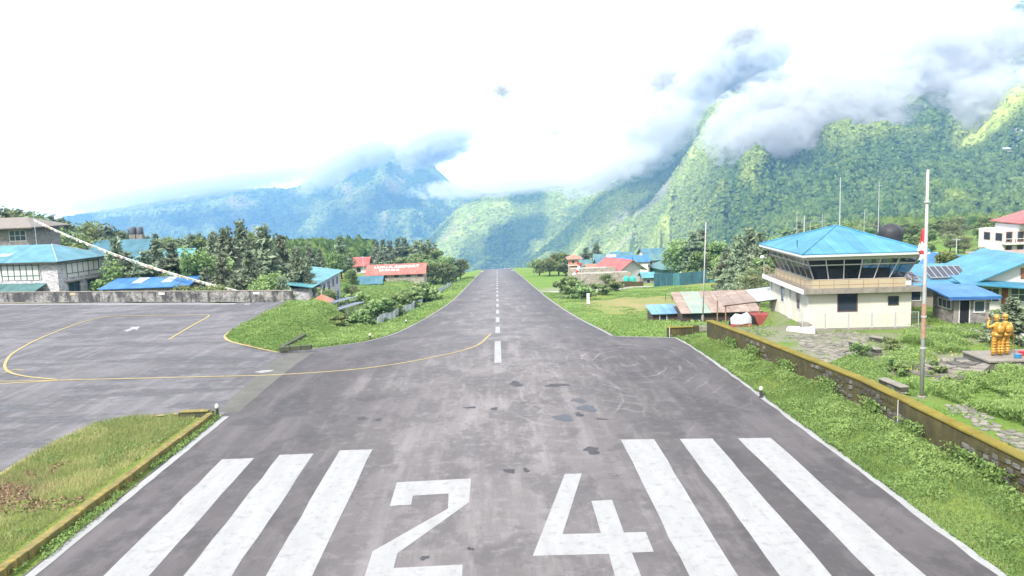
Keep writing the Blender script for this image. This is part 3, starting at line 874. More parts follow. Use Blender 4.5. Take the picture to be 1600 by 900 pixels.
# ---- low kerb wall of the near grass island, with its drain mouth
M_MOSS = plain('mossy_concrete', (0.155, 0.13, 0.045), 0.95, 0.35, 1.3, stain=(0.30, 0.21, 0.04), stain_amt=0.8, bump=0.6, fine=25)
M_MOSSD = plain('dark_mossy_concrete', (0.075, 0.08, 0.045), 0.95, 0.4, 1.5, stain=(0.03, 0.03, 0.028), stain_amt=0.8, bump=0.6, fine=25)
A = at_z(329, 645, 0.32); B = at_z(-8, 893, 0.32)
Bx = A + (B - A) * 1.35
kerb = thing('kerb_wall', 'low mossy kerb wall along the near grass island beside the runway edge', 'kerb', (A.x, A.y, 0))
kv = Bx - A; kl = kv.length; kd = kv.normalized(); kn = Vector((-kd.y, kd.x, 0))
nb = 22
for i in range(nb):
    s0 = kl * i / nb + 0.012; s1 = kl * (i + 1) / nb - 0.012
    o0 = kd * s0; o1 = kd * s1; wj = 0.17 + random.random() * 0.02; hj = 0.32 + random.uniform(-0.02, 0.02)
    mbx = MB().slab([(o0 - kn * wj)[:2], (o1 - kn * wj)[:2], (o1 + kn * wj)[:2], (o0 + kn * wj)[:2]], -0.3, hj)
    mbx.build('kerb_block', M_MOSS, kerb, bevel=0.02)
E = at_z(278, 645.5, 0.32)
ev = E - A; en = Vector((0, 1, 0))
MB().slab([(0, 0.16), (ev.x, ev.y + 0.0), (ev.x, ev.y + 0.35), (0, 0.5)], -0.75, 0.33).build('end_wall', M_MOSSD, kerb, bevel=0.02)
MB().slab([(-0.2, 0.1), (ev.x + 0.1, ev.y - 0.05), (ev.x + 0.1, ev.y + 0.42), (-0.2, 0.56)], 0.333, 0.40).build('end_wall_cap', M_MOSS, kerb, bevel=0.02)

def small_lamp(name, pos, label, h=0.42):
    t = thing(name, label, 'marker light', pos, 0, 'runway edge marker lights')
    MB().lathe([(0.13, 0), (0.13, 0.06), (0.085, 0.07), (0.085, h * 0.62), (0.095, h * 0.64)], 12).build('base', plain('lamp_dark_metal', (0.06, 0.065, 0.07), 0.5, 0.2, metal=0.4), t, smooth=False)
    MB().lathe([(0.10, h * 0.645), (0.105, h * 0.8), (0.08, h * 0.95), (0.03, h)], 12).build('lens', plain('lamp_lens', (0.62, 0.58, 0.48), 0.35, 0.1), t, smooth=True)
    return t
p = at_z(340, 651, 0.0); small_lamp('edge_light', p, 'stubby marker light with pale cap at the end of the kerb wall', 0.75)
p = at_z(1189, 617, 0.15); small_lamp('edge_light', (p.x, p.y, gz(p.x, p.y)), 'dark marker light in the right grass verge beside the white line', 0.65)
for (u, v, yq, lab) in ((578, 521, 72.5, 'marker light in the bright grass left of the downhill runway'), (634, 494, 96, 'farther marker light in the grass left of the runway, above the bend')):
    q = at_y(u, v, yq); small_lamp('edge_light', (q.x, yq, gz(q.x, yq)), lab, 0.6)
# ================================================================== BUILDINGS
def metal_roof(name, base, axis_rot=0.0, rust=None, rust_amt=0.0, rough=0.45, fade=0.25):
    """corrugated sheet: ribs run down the slope, sheets slightly different, faded and stained"""
    if name in MATS: return MATS[name]
    m, nt, b = _nodes(name)
    v = pos_n(nt, obj=True)
    n1_ = noise_n(nt, v, 0.5, 5, 0.6); n2_ = noise_n(nt, v, 5, 4)
    c = mixc(nt, ramp(nt, n1_, 0.3, 0.7), tuple(x * 0.82 for x in base), tuple(min(1, x * (1 + fade) + 0.03) for x in base))
    c = mixc(nt, math_n(nt, 'MULTIPLY', ramp(nt, n2_, 0.5, 0.8), 0.35), c, tuple(x * 0.7 for x in base))
    mps = N(nt, 'Mapping'); mps.inputs['Rotation'].default_value = (0, 0, axis_rot); nt.links.new(N(nt, 'TexCoord').outputs['Object'], mps.inputs[0])
    sxs = N(nt, 'SeparateXYZ'); nt.links.new(mps.outputs[0], sxs.inputs[0])
    wns = N(nt, 'TexWhiteNoise', noise_dimensions='1D'); nt.links.new(math_n(nt, 'FLOOR', math_n(nt, 'MULTIPLY', sxs.outputs[0], 1.18)), wns.inputs['W'])
    c = mixc(nt, wns.outputs['Value'], mixc(nt, 1.0, c, (0.88, 0.89, 0.90), 'MULTIPLY'), mixc(nt, 1.0, c, (1.12, 1.1, 1.08), 'MULTIPLY'))
    nst = noise_n(nt, pos_n(nt, (3.0, 3.0, 0.5), obj=True), 1.4, 4, 0.6)
    c = mixc(nt, math_n(nt, 'MULTIPLY', ramp(nt, nst, 0.5, 0.68), 0.35), c, tuple(min(1, 0.6 * x + 0.10) for x in base))
    if rust:
        n3_ = noise_n(nt, pos_n(nt, (1, 1, 1), obj=True), 0.9, 6, 0.7)
        c = mixc(nt, math_n(nt, 'MULTIPLY', ramp(nt, n3_, 0.5 - 0.25 * rust_amt, 0.62), min(1, rust_amt + 0.3)), c, rust)
    nt.links.new(c, b.inputs['Base Color'])
    b.inputs['Roughness'].default_value = rough; b.inputs['Metallic'].default_value = 0.0; b.inputs['Specular IOR Level'].default_value = 0.3
    w = N(nt, 'TexWave'); w.inputs['Scale'].default_value = 2.2; w.inputs['Distortion'].default_value = 0.0
    mp = N(nt, 'Mapping'); mp.inputs['Rotation'].default_value = (0, 0, axis_rot)
    nt.links.new(N(nt, 'TexCoord').outputs['Object'], mp.inputs[0]); nt.links.new(mp.outputs[0], w.inputs['Vector'])
    bump_n(nt, b, w.outputs['Fac'], 0.5, 0.05)
    MATS[name] = m
    return m

def stone_mat(name, base, mortar, scale=2.6):
    if name in MATS: return MATS[name]
    m, nt, b = _nodes(name)
    v = pos_n(nt, (1, 1, 1.7))
    vo = N(nt, 'TexVoronoi', feature='F1'); vo.inputs['Scale'].default_value = scale; nt.links.new(v, vo.inputs['Vector'])
    ve = N(nt, 'TexVoronoi', feature='DISTANCE_TO_EDGE'); ve.inputs['Scale'].default_value = scale; nt.links.new(v, ve.inputs['Vector'])
    n1_ = noise_n(nt, v, 9, 4, 0.6)
    hs = N(nt, 'SeparateColor'); nt.links.new(vo.outputs['Color'], hs.inputs[0])
    c = mixc(nt, hs.outputs[0], tuple(x * 0.62 for x in base), tuple(x * 1.3 for x in base))
    c = mixc(nt, ramp(nt, n1_, 0.3, 0.7), c, mixc(nt, 1.0, c, (0.75, 0.74, 0.72), 'MULTIPLY'))
    c = mixc(nt, ramp(nt, ve.outputs['Distance'], 0.05, 0.015), c, mortar)
    nt.links.new(c, b.inputs['Base Color']); b.inputs['Roughness'].default_value = 0.95; b.inputs['Specular IOR Level'].default_value = 0.15
    bump_n(nt, b, ramp(nt, ve.outputs['Distance'], 0.0, 0.08), 0.6, 0.05)
    MATS[name] = m
    return m

M_CREAM = plain('cream_wall_paint', (0.50, 0.475, 0.41), 0.85, 0.08, 0.5, stain=(0.36, 0.33, 0.26), stain_amt=0.45)
M_WHITEW = plain('white_wall_paint', (0.50, 0.49, 0.47), 0.85, 0.08, 0.5, stain=(0.38, 0.36, 0.32), stain_amt=0.5)
M_BAND = plain('pale_yellow_paint', (0.36, 0.31, 0.21), 0.8, 0.1, 0.7, stain=(0.35, 0.26, 0.16), stain_amt=0.5)
M_CONC = plain('stained_concrete', (0.22, 0.20, 0.17), 0.9, 0.25, 0.9, stain=(0.10, 0.09, 0.07), stain_amt=0.8, bump=0.3)
M_FRAME = plain('window_frame_white', (0.48, 0.48, 0.47), 0.6, 0.08)
M_GREY = plain('grey_metal', (0.42, 0.43, 0.44), 0.5, 0.15, metal=0.3)
M_RUST = plain('rusty_rail', (0.26, 0.17, 0.115), 0.8, 0.3, 3.0)
M_DARK = plain('dark_interior', (0.012, 0.012, 0.014), 0.9, 0.2)
M_BRICK = plain('red_brown_wood', (0.20, 0.085, 0.045), 0.75, 0.25, 2.0)
M_WOODD = plain('dark_wood', (0.06, 0.045, 0.035), 0.8, 0.3, 2.0)
M_STONE = stone_mat('grey_stone_masonry', (0.22, 0.20, 0.19), (0.28, 0.26, 0.24))
M_STONEB = stone_mat('bluish_stone_masonry', (0.46, 0.44, 0.47), (0.54, 0.53, 0.55), 3.0)
M_STONEW = stone_mat('pale_stone_masonry', (0.30, 0.265, 0.22), (0.36, 0.33, 0.28), 2.4)
M_CURT = plain('curtain_cloth', (0.22, 0.13, 0.10), 0.9, 0.2, 4.0)
m, nt, b = _nodes('window_glass')
nz = noise_n(nt, pos_n(nt), 0.6, 3)
nt.links.new(mixc(nt, nz, (0.012, 0.016, 0.026), (0.035, 0.045, 0.065)), b.inputs['Base Color'])
b.inputs['Roughness'].default_value = 0.06; b.inputs['Specular IOR Level'].default_value = 0.4
M_GLASS = m
m, nt, b = _nodes('window_glass_blue')
b.inputs['Base Color'].default_value = (0.035, 0.055, 0.075, 1); b.inputs['Roughness'].default_value = 0.08
M_GLASSB = m
RF_SKY = metal_roof('sky_blue_roof_sheet', (0.024, 0.155, 0.25))
RF_SKY2 = metal_roof('sky_blue_roof_sheet_side', (0.024, 0.155, 0.25), R(90))
RF_LODGE = metal_roof('lodge_blue_roof_sheet', (0.045, 0.165, 0.21))
RF_BLUE = metal_roof('bright_blue_roof_sheet', (0.016, 0.11, 0.29))
RF_TEAL = metal_roof('teal_roof_sheet', (0.024, 0.10, 0.135))
RF_AQUA = metal_roof('aqua_roof_sheet', (0.055, 0.20, 0.225))
RF_GREEN = metal_roof('green_roof_sheet', (0.045, 0.12, 0.12))
RF_RED = metal_roof('red_roof_sheet', (0.27, 0.04, 0.034), rust=(0.34, 0.13, 0.09), rust_amt=0.2)
RF_REDF = metal_roof('faded_red_roof_sheet', (0.29, 0.062, 0.045), rust=(0.34, 0.16, 0.12), rust_amt=0.35)
RF_RUST = metal_roof('rusty_pink_roof_sheet', (0.25, 0.185, 0.145), rust=(0.16, 0.10, 0.07), rust_amt=0.6)
RF_ORANGE = metal_roof('orange_roof_sheet', (0.34, 0.11, 0.055))
RF_TILE = plain('grey_brown_shingle', (0.19, 0.165, 0.145), 0.9, 0.25, 1.2, bump=0.5)
RF_PALE = metal_roof('pale_blue_white_sheet', (0.30, 0.34, 0.38))

class House:
    """local frame: origin at the near left corner of the front, x along the front, y to the back, z up from the base"""
    def __init__(s, name, label, cat, loc, rotz, w, d, h, wall, group=None):
        s.t = thing(name, label, cat, loc, rotz, group); s.w, s.d, s.h = w, d, h
        if wall is not None: s.wall = MB().box(0, w, 0, d, -0.6, h).build('wall', wall, s.t)
    def face(s, f, a, z, out=0.0):
        if f == 'F': return Vector((a, -out, z))
        if f == 'L': return Vector((-out, s.d - a, z))
        if f == 'R': return Vector((s.w + out, a, z))
        return Vector((s.w - a, s.d + out, z))
    def pbox(s, f, a0, a1, z0, z1, o0, o1):
        A_ = s.face(f, a0, z0, o0); B_ = s.face(f, a1, z1, o1)
        x0, x1 = sorted((A_.x, B_.x)); y0, y1 = sorted((A_.y, B_.y))
        return MB().box(x0, x1, y0, y1, min(z0, z1), max(z0, z1))
    def window(s, f, a0, a1, z0, z1, frame=None, glass=None, fw=0.07, div=1, rows=1, sill=False, curtain=0, out=0.05):
        frame = frame or M_FRAME; glass = glass or M_GLASS
        mb = MB()
        for (p0, p1, q0, q1) in ((a0 - fw, a0, z0 - fw, z1 + fw), (a1, a1 + fw, z0 - fw, z1 + fw), (a0, a1, z0 - fw, z0), (a0, a1, z1, z1 + fw)):
            b_ = s.pbox(f, p0, p1, q0, q1, -0.06, out)
            k = len(mb.v); mb.v += b_.v; mb.f += [tuple(i + k for i in q) for q in b_.f]
        for i in range(1, div):
            c_ = a0 + (a1 - a0) * i / div
            b_ = s.pbox(f, c_ - fw * 0.4, c_ + fw * 0.4, z0, z1, -0.06, out * 0.9)
            k = len(mb.v); mb.v += b_.v; mb.f += [tuple(j + k for j in q) for q in b_.f]
        for i in range(1, rows):
            c_ = z0 + (z1 - z0) * i / rows
            b_ = s.pbox(f, a0, a1, c_ - fw * 0.35, c_ + fw * 0.35, -0.06, out * 0.8)
            k = len(mb.v); mb.v += b_.v; mb.f += [tuple(j + k for j in q) for q in b_.f]
        wobj = mb.build('window', frame, s.t)
        for i in range(div):
            c0 = a0 + (a1 - a0) * i / div; c1 = a0 + (a1 - a0) * (i + 1) / div
            if curtain and (i % 2 == curtain - 1):
                s.pbox(f, c0 + 0.02, c1 - 0.02, z0 + 0.01, z1 - 0.01, -0.03, 0.012).build('curtain', M_CURT, wobj)
            else:
                s.pbox(f, c0 + 0.01, c1 - 0.01, z0 + 0.005, z1 - 0.005, -0.03, 0.010).build('pane', glass, wobj)
        if sill:
            s.pbox(f, a0 - fw * 2, a1 + fw * 2, z0 - fw - 0.1, z0 - fw, -0.05, out + 0.09).build('sill', frame, wobj)
        return wobj
    def door(s, f, a0, a1, z1, mat_=None, frame=None):
        mb = MB(); fw = 0.07
        for (p0, p1, q0, q1) in ((a0 - fw, a0, 0, z1 + fw), (a1, a1 + fw, 0, z1 + fw), (a0, a1, z1, z1 + fw)):
            b_ = s.pbox(f, p0, p1, q0, q1, -0.05, 0.06); k = len(mb.v); mb.v += b_.v; mb.f += [tuple(j + k for j in q) for q in b_.f]
        d_ = mb.build('door', frame or M_FRAME, s.t)
        s.pbox(f, a0, a1, 0, z1, -0.05, 0.012).build('doorway_shade', mat_ or M_DARK, d_)  # near-black sheet fills the opening; the room's shade is in its colour
        return d_
    def gable(s, mat_, rise, ov=0.6, th=0.09, gmat=None, axis='x'):
        """ridge along x (axis 'x') or y"""
        w, d, h = s.w, s.d, s.h
        if axis == 'x':
            sl = rise / (d / 2); lo = h - ov * sl
            A_ = MB().slab([(-ov, -ov, lo), (w + ov, -ov, lo), (w + ov, d / 2, h + rise), (-ov, d / 2, h + rise)], 0.02, 0.02 + th)
            B_ = MB().slab([(-ov, d / 2, h + rise), (w + ov, d / 2, h + rise), (w + ov, d + ov, lo), (-ov, d + ov, lo)], 0.02, 0.02 + th)
            G = MB()
            for x_ in (0.0, w):
                e_ = 0.12 if x_ == 0 else -0.12
                G.v += [(x_, 0.02, h), (x_, d - 0.02, h), (x_, d / 2, h + rise - 0.02), (x_ + e_, 0.02, h), (x_ + e_, d - 0.02, h), (x_ + e_, d / 2, h + rise - 0.02)]
                k = len(G.v) - 6; G.f += [(k, k + 1, k + 2), (k + 3, k + 5, k + 4), (k, k + 2, k + 5, k + 3), (k + 1, k + 4, k + 5, k + 2)]
        else:
            sl = rise / (w / 2); lo = h - ov * sl
            A_ = MB().slab([(-ov, -ov, lo), (w / 2, -ov, h + rise), (w / 2, d + ov, h + rise), (-ov, d + ov, lo)], 0.02, 0.02 + th)
            B_ = MB().slab([(w / 2, -ov, h + rise), (w + ov, -ov, lo), (w + ov, d + ov, lo), (w / 2, d + ov, h + rise)], 0.02, 0.02 + th)
            G = MB()
            for y_ in (0.0, d):
                e_ = 0.12 if y_ == 0 else -0.12
                G.v += [(0.02, y_, h), (w - 0.02, y_, h), (w / 2, y_, h + rise - 0.02), (0.02, y_ + e_, h), (w - 0.02, y_ + e_, h), (w / 2, y_ + e_, h + rise - 0.02)]
                k = len(G.v) - 6; G.f += [(k, k + 1, k + 2), (k + 3, k + 5, k + 4), (k, k + 2, k + 5, k + 3), (k + 1, k + 4, k + 5, k + 2)]
        if gmat:
            nf = len(G.v) // 2
            for half in (0, 1):
                g_ = MB(); g_.v = G.v[-12:][half * 6:half * 6 + 6]; g_.f = [(0, 1, 2), (3, 5, 4), (0, 2, 5, 3), (1, 4, 5, 2), (0, 3, 4, 1)]
                g_.build('gable', gmat, s.t)
        s.r1 = A_.build('roof', mat_, s.t); s.r2 = B_.build('roof', mat_, s.t)
        return s
    def hip(s, mat_, rise, ov=0.6, th=0.1, ridge=0.35, fascia=None, cap=None):
        w, d, h = s.w, s.d, s.h
        if w >= d:
            r0 = (w * ridge if ridge < 0.5 else w / 2, d / 2); r1 = (w - w * ridge if ridge < 0.5 else w / 2, d / 2)
        else:
            r0 = (w / 2, d * ridge if ridge < 0.5 else d / 2); r1 = (w / 2, d - d * ridge if ridge < 0.5 else d / 2)
        e = [(-ov, -ov, h), (w + ov, -ov, h), (w + ov, d + ov, h), (-ov, d + ov, h)]
        a = (r0[0], r0[1], h + rise); c_ = (r1[0], r1[1], h + rise)
        same = ridge >= 0.5
        MBs = []
        if same:
            fs = [[e[0], e[1], a], [e[1], e[2], a], [e[2], e[3], a], [e[3], e[0], a]]
        elif w >= d:
            fs = [[e[0], e[1], c_, a], [e[1], e[2], c_], [e[2], e[3], a, c_], [e[3], e[0], a]]
        else:
            fs = [[e[0], e[1], a], [e[1], e[2], c_, a], [e[2], e[3], c_], [e[3], e[0], a, c_]]
        for i, f in enumerate(fs):
            MB().slab(f, 0.0, th).build('roof', (mat_ if i % 2 == 0 else MATS.get(mat_.name + '_side', mat_)), s.t)
        if fascia:
            MB().slab([(-ov - 0.02, -ov - 0.02), (w + ov + 0.02, -ov - 0.02), (w + ov + 0.02, d + ov + 0.02), (-ov - 0.02, d + ov + 0.02)], h - 0.16, h - 0.004).build('eave', fascia, s.t)
        if cap:
            lines = [(e[0], a), (e[1], c_), (e[2], c_), (e[3], a)] if w >= d else [(e[0], a), (e[1], a), (e[2], c_), (e[3], c_)]
            for (p0, p1) in lines:
                q0 = Vector(p0) + Vector((0, 0, th + 0.02)); q1 = Vector(p1) + Vector((0, 0, th + 0.02))
                MB().bar(q0, q1, 0.07, 5).build('hip_cap', cap, s.t)
        return s
    def shed(s, mat_, z0, z1, ov=0.5, th=0.1, along='y'):
        w, d = s.w, s.d
        if along == 'y': pts = [(-ov, -ov, z0), (w + ov, -ov, z0), (w + ov, d + ov, z1), (-ov, d + ov, z1)]
        else: pts = [(-ov, -ov, z0), (w + ov, -ov, z1), (w + ov, d + ov, z1), (-ov, d + ov, z0)]
        s.r1 = MB().slab(pts, 0.0, th).build('roof', mat_, s.t)
        return s

# ---------------------------------------------------------------- control tower
TB = 0.85
T = House('control_tower', 'cream two-storey control tower with slanted glass cab under a sky blue hipped roof', 'control tower', (24.05, 58.33, TB), -0.08, 7.65, 10.8, 2.86, M_CREAM)
tw, td = T.w, T.d
# pilasters on the left face
for a0 in (0.0, 5.6, 10.45):
    T.pbox('L', a0, a0 + 0.35, 0.0, 2.86, -0.02, 0.12).build('pilaster', M_WHITEW, T.t)
T.window('L', 3.2, 4.1, 1.15, 2.45, M_FRAME, fw=0.05); T.window('L', 7.6, 8.5, 1.15, 2.45, M_FRAME, fw=0.05)
T.window('F', 2.15, 3.55, 1.35, 2.75, plain('maroon_frame', (0.10, 0.05, 0.05), 0.7, 0.2), fw=0.06)
T.window('F', 5.95, 6.65, 1.75, 2.35, M_WOODD, fw=0.05)
T.pbox('F', 0.05, 0.75, -0.4, 0.3, 0.0, 0.0).build('footing', M_CONC, T.t) if False else None
# balcony slab and railing
bo = 0.62
MB().box(-bo, tw + bo, -bo, td + bo, 2.87, 3.08).build('balcony_floor', M_CONC, T.t)
MB().box(-bo - 0.02, tw + bo + 0.02, -bo - 0.03, -bo + 0.03, 2.78, 3.12).build('balcony_edge', M_CONC, T.t)
MB().box(-bo - 0.03, -bo + 0.03, -bo + 0.03, td + bo, 2.74, 3.12).build('balcony_edge', M_WHITEW, T.t)
ring = [(-bo + 0.06, td + bo - 0.06), (-bo + 0.06, -bo + 0.06), (tw + bo - 0.06, -bo + 0.06), (tw + bo - 0.06, td + bo - 0.06)]
for zz in (3.45, 3.85):
    for i in range(3):
        MB().bar((*ring[i], zz), (*ring[i + 1], zz), 0.025, 5).build('handrail', M_RUST, T.t)
posts = [(-bo + 0.06, y_) for y_ in np.linspace(-bo + 0.06, td + bo - 0.06, 12)] + [(x_, -bo + 0.06) for x_ in np.linspace(-bo + 0.06, tw + bo - 0.06, 9)[1:]] + [(tw + bo - 0.06, y_) for y_ in np.linspace(-bo + 0.06, td + bo - 0.06, 8)[1:]]
for (x_, y_) in posts:
    MB().bar((x_, y_, 3.08), (x_, y_, 3.87), 0.022, 5).build('railing_post', M_RUST, T.t)
T.pbox('F', 6.9, 7.3, 3.3, 3.62, bo - 0.02, bo + 0.06).build('notice_plate', M_FRAME, T.t)
# cab: parapet, slanted window band, roof
i0, i1 = 0.42, -0.32     # inset at the sill and at the head
zs, zh = 3.72, 5.40
MB().box(i0 - 0.12, tw - i0 + 0.12, i0 - 0.12, td - i0 + 0.12, 3.085, zs).build('parapet', M_BAND, T.t)
cor_b = [(i0, i0), (tw - i0, i0), (tw - i0, td - i0), (i0, td - i0)]
cor_t = [(i1, i1), (tw - i1, i1), (tw - i1, td - i1), (i1, td - i1)]
MB().box(i0 + 0.35, tw - i0 - 0.35, i0 + 0.35, td - i0 - 0.35, zs, zs + 0.04).build('cab_floor', M_DARK, T.t)
M_INT = plain('cab_interior', (0.12, 0.115, 0.12), 0.8, 0.3)
MB().box(2.2, tw - 2.2, 4.2, td - 2.4, zs + 0.05, zh).build('cab_core', M_INT, T.t)
m, nt, b = _nodes('cab_glass')
b.inputs['Base Color'].default_value = (0.02, 0.03, 0.045, 1); b.inputs['Roughness'].default_value = 0.03
tr = N(nt, 'BsdfTransparent'); tr.inputs[0].default_value = (0.62, 0.66, 0.72, 1)
mx = N(nt, 'MixShader'); mx.inputs[0].default_value = 0.35
nt.links.new(tr.outputs[0], mx.inputs[1]); nt.links.new(b.outputs[0], mx.inputs[2])
nt.links.new(mx.outputs[0], [n for n in nt.nodes if n.type == 'OUTPUT_MATERIAL'][0].inputs[0])
M_CAB = m
def cabpt(side, s_, z):
    k = (z - zs) / (zh - zs)
    b0 = Vector(cor_b[side]).lerp(Vector(cor_t[side]), k); b1 = Vector(cor_b[(side + 1) % 4]).lerp(Vector(cor_t[(side + 1) % 4]), k)
    p_ = b0.lerp(b1, s_)
    return Vector((p_.x, p_.y, z))
zt = zs + 1.22
for side, nb_ in ((0, 6), (3, 7), (1, 6), (2, 5)):
    for i in range(nb_):
        for (za, zb) in ((zs + 0.05, zt - 0.035), (zt + 0.035, zh - 0.05)):
            e_ = 0.045 / nb_
            MB().quad(cabpt(side, (i + e_ * 2) / nb_, za), cabpt(side, (i + 1 - e_ * 2) / nb_, za), cabpt(side, (i + 1 - e_ * 2) / nb_, zb), cabpt(side, (i + e_ * 2) / nb_, zb)).build('pane', M_CAB, T.t, fix=False)
    for i in range(nb_ + 1):
        r_ = 0.07 if i in (0, nb_) else 0.045
        MB().bar(cabpt(side, i / nb_, zs - 0.02), cabpt(side, i / nb_, zh + 0.02), r_, 4).build('mullion', M_FRAME, T.t)
    for z_ in (zs + 0.02, zt, zh):
        MB().bar(cabpt(side, 0, z_), cabpt(side, 1, z_), 0.045 if z_ != zh else 0.06, 4).build('transom', M_FRAME, T.t)
# simple consoles seen through the glass
for (x0_, x1_, y0_, y1_) in ((1.0, 3.2, 0.9, 1.5), (4.2, 6.4, 0.9, 1.5)):
    MB().box(x0_, x1_, y0_, y1_, zs + 0.05, zs + 0.75).build('console', M_INT, T.t)
MB().box(i1 - 0.05, tw - i1 + 0.05, i1 - 0.05, td - i1 + 0.05, zh + 0.03, zh + 0.22).build('head_beam', M_FRAME, T.t)
TH = House.__new__(House); TH.t = T.t; TH.w, TH.d, TH.h = tw, td, 5.80
TH.hip(RF_SKY, 1.78, 0.86, 0.08, 0.5, fascia=M_FRAME, cap=RF_SKY)
# roof ribs of the sheets, faint
ovr = 0.86; apx = Vector((tw / 2, td / 2, 5.80 + 1.78))
ec = [Vector((-ovr, -ovr, 5.80)), Vector((tw + ovr, -ovr, 5.80)), Vector((tw + ovr, td + ovr, 5.80)), Vector((-ovr, td + ovr, 5.80))]
for fi in (0, 3):
    e0, e1 = ec[fi], ec[(fi + 1) % 4]; L_ = (e1 - e0).length; n_ = int(L_ / 0.85)
    for k in range(1, n_):
        f = k / n_; p0 = e0.lerp(e1, f); g_ = 1 - abs(2 * f - 1); mid_ = e0.lerp(e1, 0.5)
        p1 = p0 + (apx - mid_) * g_
        up = Vector((0, 0, 0.085))
        MB().bar(p0 + up, p1 + up, 0.022, 4).build('roof_seam', RF_SKY, T.t)
MB().lathe([(0.10, 0), (0.08, 0.12), (0.03, 0.2)], 8, (tw / 2, td / 2, 7.62)).build('finial', RF_SKY, T.t)
MB().bar((-0.2, 2.6, 6.2), (-0.2, 2.6, 6.75), 0.03).build('roof_vent', M_DARK, T.t)
MB().bar((-bo + 0.1, td + bo - 0.2, 3.1), (-bo + 0.1, td + bo - 0.2, 4.5), 0.04).build('lamp_post', M_GREY, T.t)
MB().lathe([(0.05, 0), (0.2, 0.06), (0.24, 0.2), (0.15, 0.32), (0.03, 0.36)], 10, (-bo - 0.05, td + bo - 0.2, 4.48)).build('lamp_head', M_FRAME, T.t, smooth=True)

def tl(x, y, z=0.0):
    """tower frame to world"""
    c_, s_ = math.cos(-0.08), math.sin(-0.08)
    return Vector((24.05 + c_ * x - s_ * y, 58.33 + s_ * x + c_ * y, TB + z))

# fence in front of the tower
fe = thing('mesh_fence', 'grey wire mesh fence panels along the front of the control tower', 'fence', tl(-0.9, -1.1, 0), -0.08)
fl = tw + 1.0
MB().box(-0.1, fl + 0.2, -0.12, 0.12, -0.4, 0.16).build('fence_footing', M_CONC, fe)
npan = 5
for i in range(npan):
    x0_ = fl * i / npan; x1_ = fl * (i + 1) / npan
    for x_ in (x0_ + 0.03, x1_ - 0.03):
        MB().bar((x_, 0, 0.1), (x_, 0, 1.32), 0.03, 5).build('fence_post', M_GREY, fe)
    for z_ in (0.22, 1.3):
        MB().bar((x0_ + 0.03, 0, z_), (x1_ - 0.03, 0, z_), 0.018, 4).build('rail', M_GREY, fe)
    wmb = MB()
    for k in range(1, 14): wmb.bar((x0_ + (x1_ - x0_) * k / 14, 0, 0.22), (x0_ + (x1_ - x0_) * k / 14, 0, 1.3), 0.0035, 3)
    for k in range(1, 10): wmb.bar((x0_, 0, 0.22 + 1.08 * k / 10), (x1_, 0, 0.22 + 1.08 * k / 10), 0.0035, 3)
    wm_ = wmb.build('wire_mesh', M_GREY, fe); wm_['kind'] = 'stuff'
# white side ramp wall beside the tower
rp = thing('ramp_wall', 'white sloping concrete ramp beside the left corner of the control tower', 'ramp', tl(-2.1, -1.6, 0), -0.08)
MB().slab([(0.2, 0.9, -0.25), (1.75, -0.75, 0.1), (2.0, 0.1, 0.15), (0.7, 2.4, -0.2)], -0.7, 0.3).build('ramp_base', M_WHITEW, rp, bevel=0.02)
MB().slab([(0.1, 0.8, -0.25), (1.7, -0.9, 0.1), (1.8, -0.8, 0.1), (0.2, 0.9, -0.25)], -0.5, 0.5).build('ramp_side', M_WHITEW, rp, bevel=0.02)
MB().slab([(1.2, 0.6), (1.9, 0.3), (1.95, 1.6), (1.3, 1.9)], 0.2, 0.55).build('step', M_CONC, rp, bevel=0.02)

# antennas behind the roof
def antenna(u, v0, v1, Y, label, r=0.035, arms=0):
    p0 = at_y(u, v1, Y); p1 = at_y(u, v0, Y)
    zb = gz(p0.x, Y)
    t = thing('antenna_mast', label, 'antenna', (p0.x, Y, zb))
    H_ = p1.z - zb
    MB().tube([(0, 0, 0), (0, 0, H_ * 0.6), (0, 0, H_)], [r * 1.4, r * 1.1, r * 0.7], 6).build('mast', M_GREY, t)
    MB().lathe([(r * 2, 0), (r * 1.6, 0.12)], 8).build('base_plate', M_GREY, t)
    for k in range(arms):
        z_ = H_ - 0.35 - 0.4 * k
        MB().bar((-0.35, 0, z_), (0.35, 0, z_), r * 0.5, 5).build('cross_arm', M_GREY, t)
    return t
antenna(1312, 277, 352, 72.5, 'tallest thin antenna mast rising over the tower roof peak', 0.05)
antenna(1256.5, 337, 366, 74, 'short thick white antenna left of the tower roof peak', 0.07)
antenna(1245, 330, 366, 75, 'leftmost thin antenna behind the tower roof', 0.03)
antenna(1284.5, 334, 362, 74, 'thin antenna with cross arm left of the roof peak', 0.03, 2)
antenna(1266, 346, 364, 74, 'shortest thin antenna left of the roof peak', 0.03)
antenna(1372, 285, 366, 78, 'tall pale antenna mast right of the roof peak', 0.04, 1)
antenna(1350, 328, 362, 77, 'slim antenna between the roof peak and the black tank', 0.03, 1)
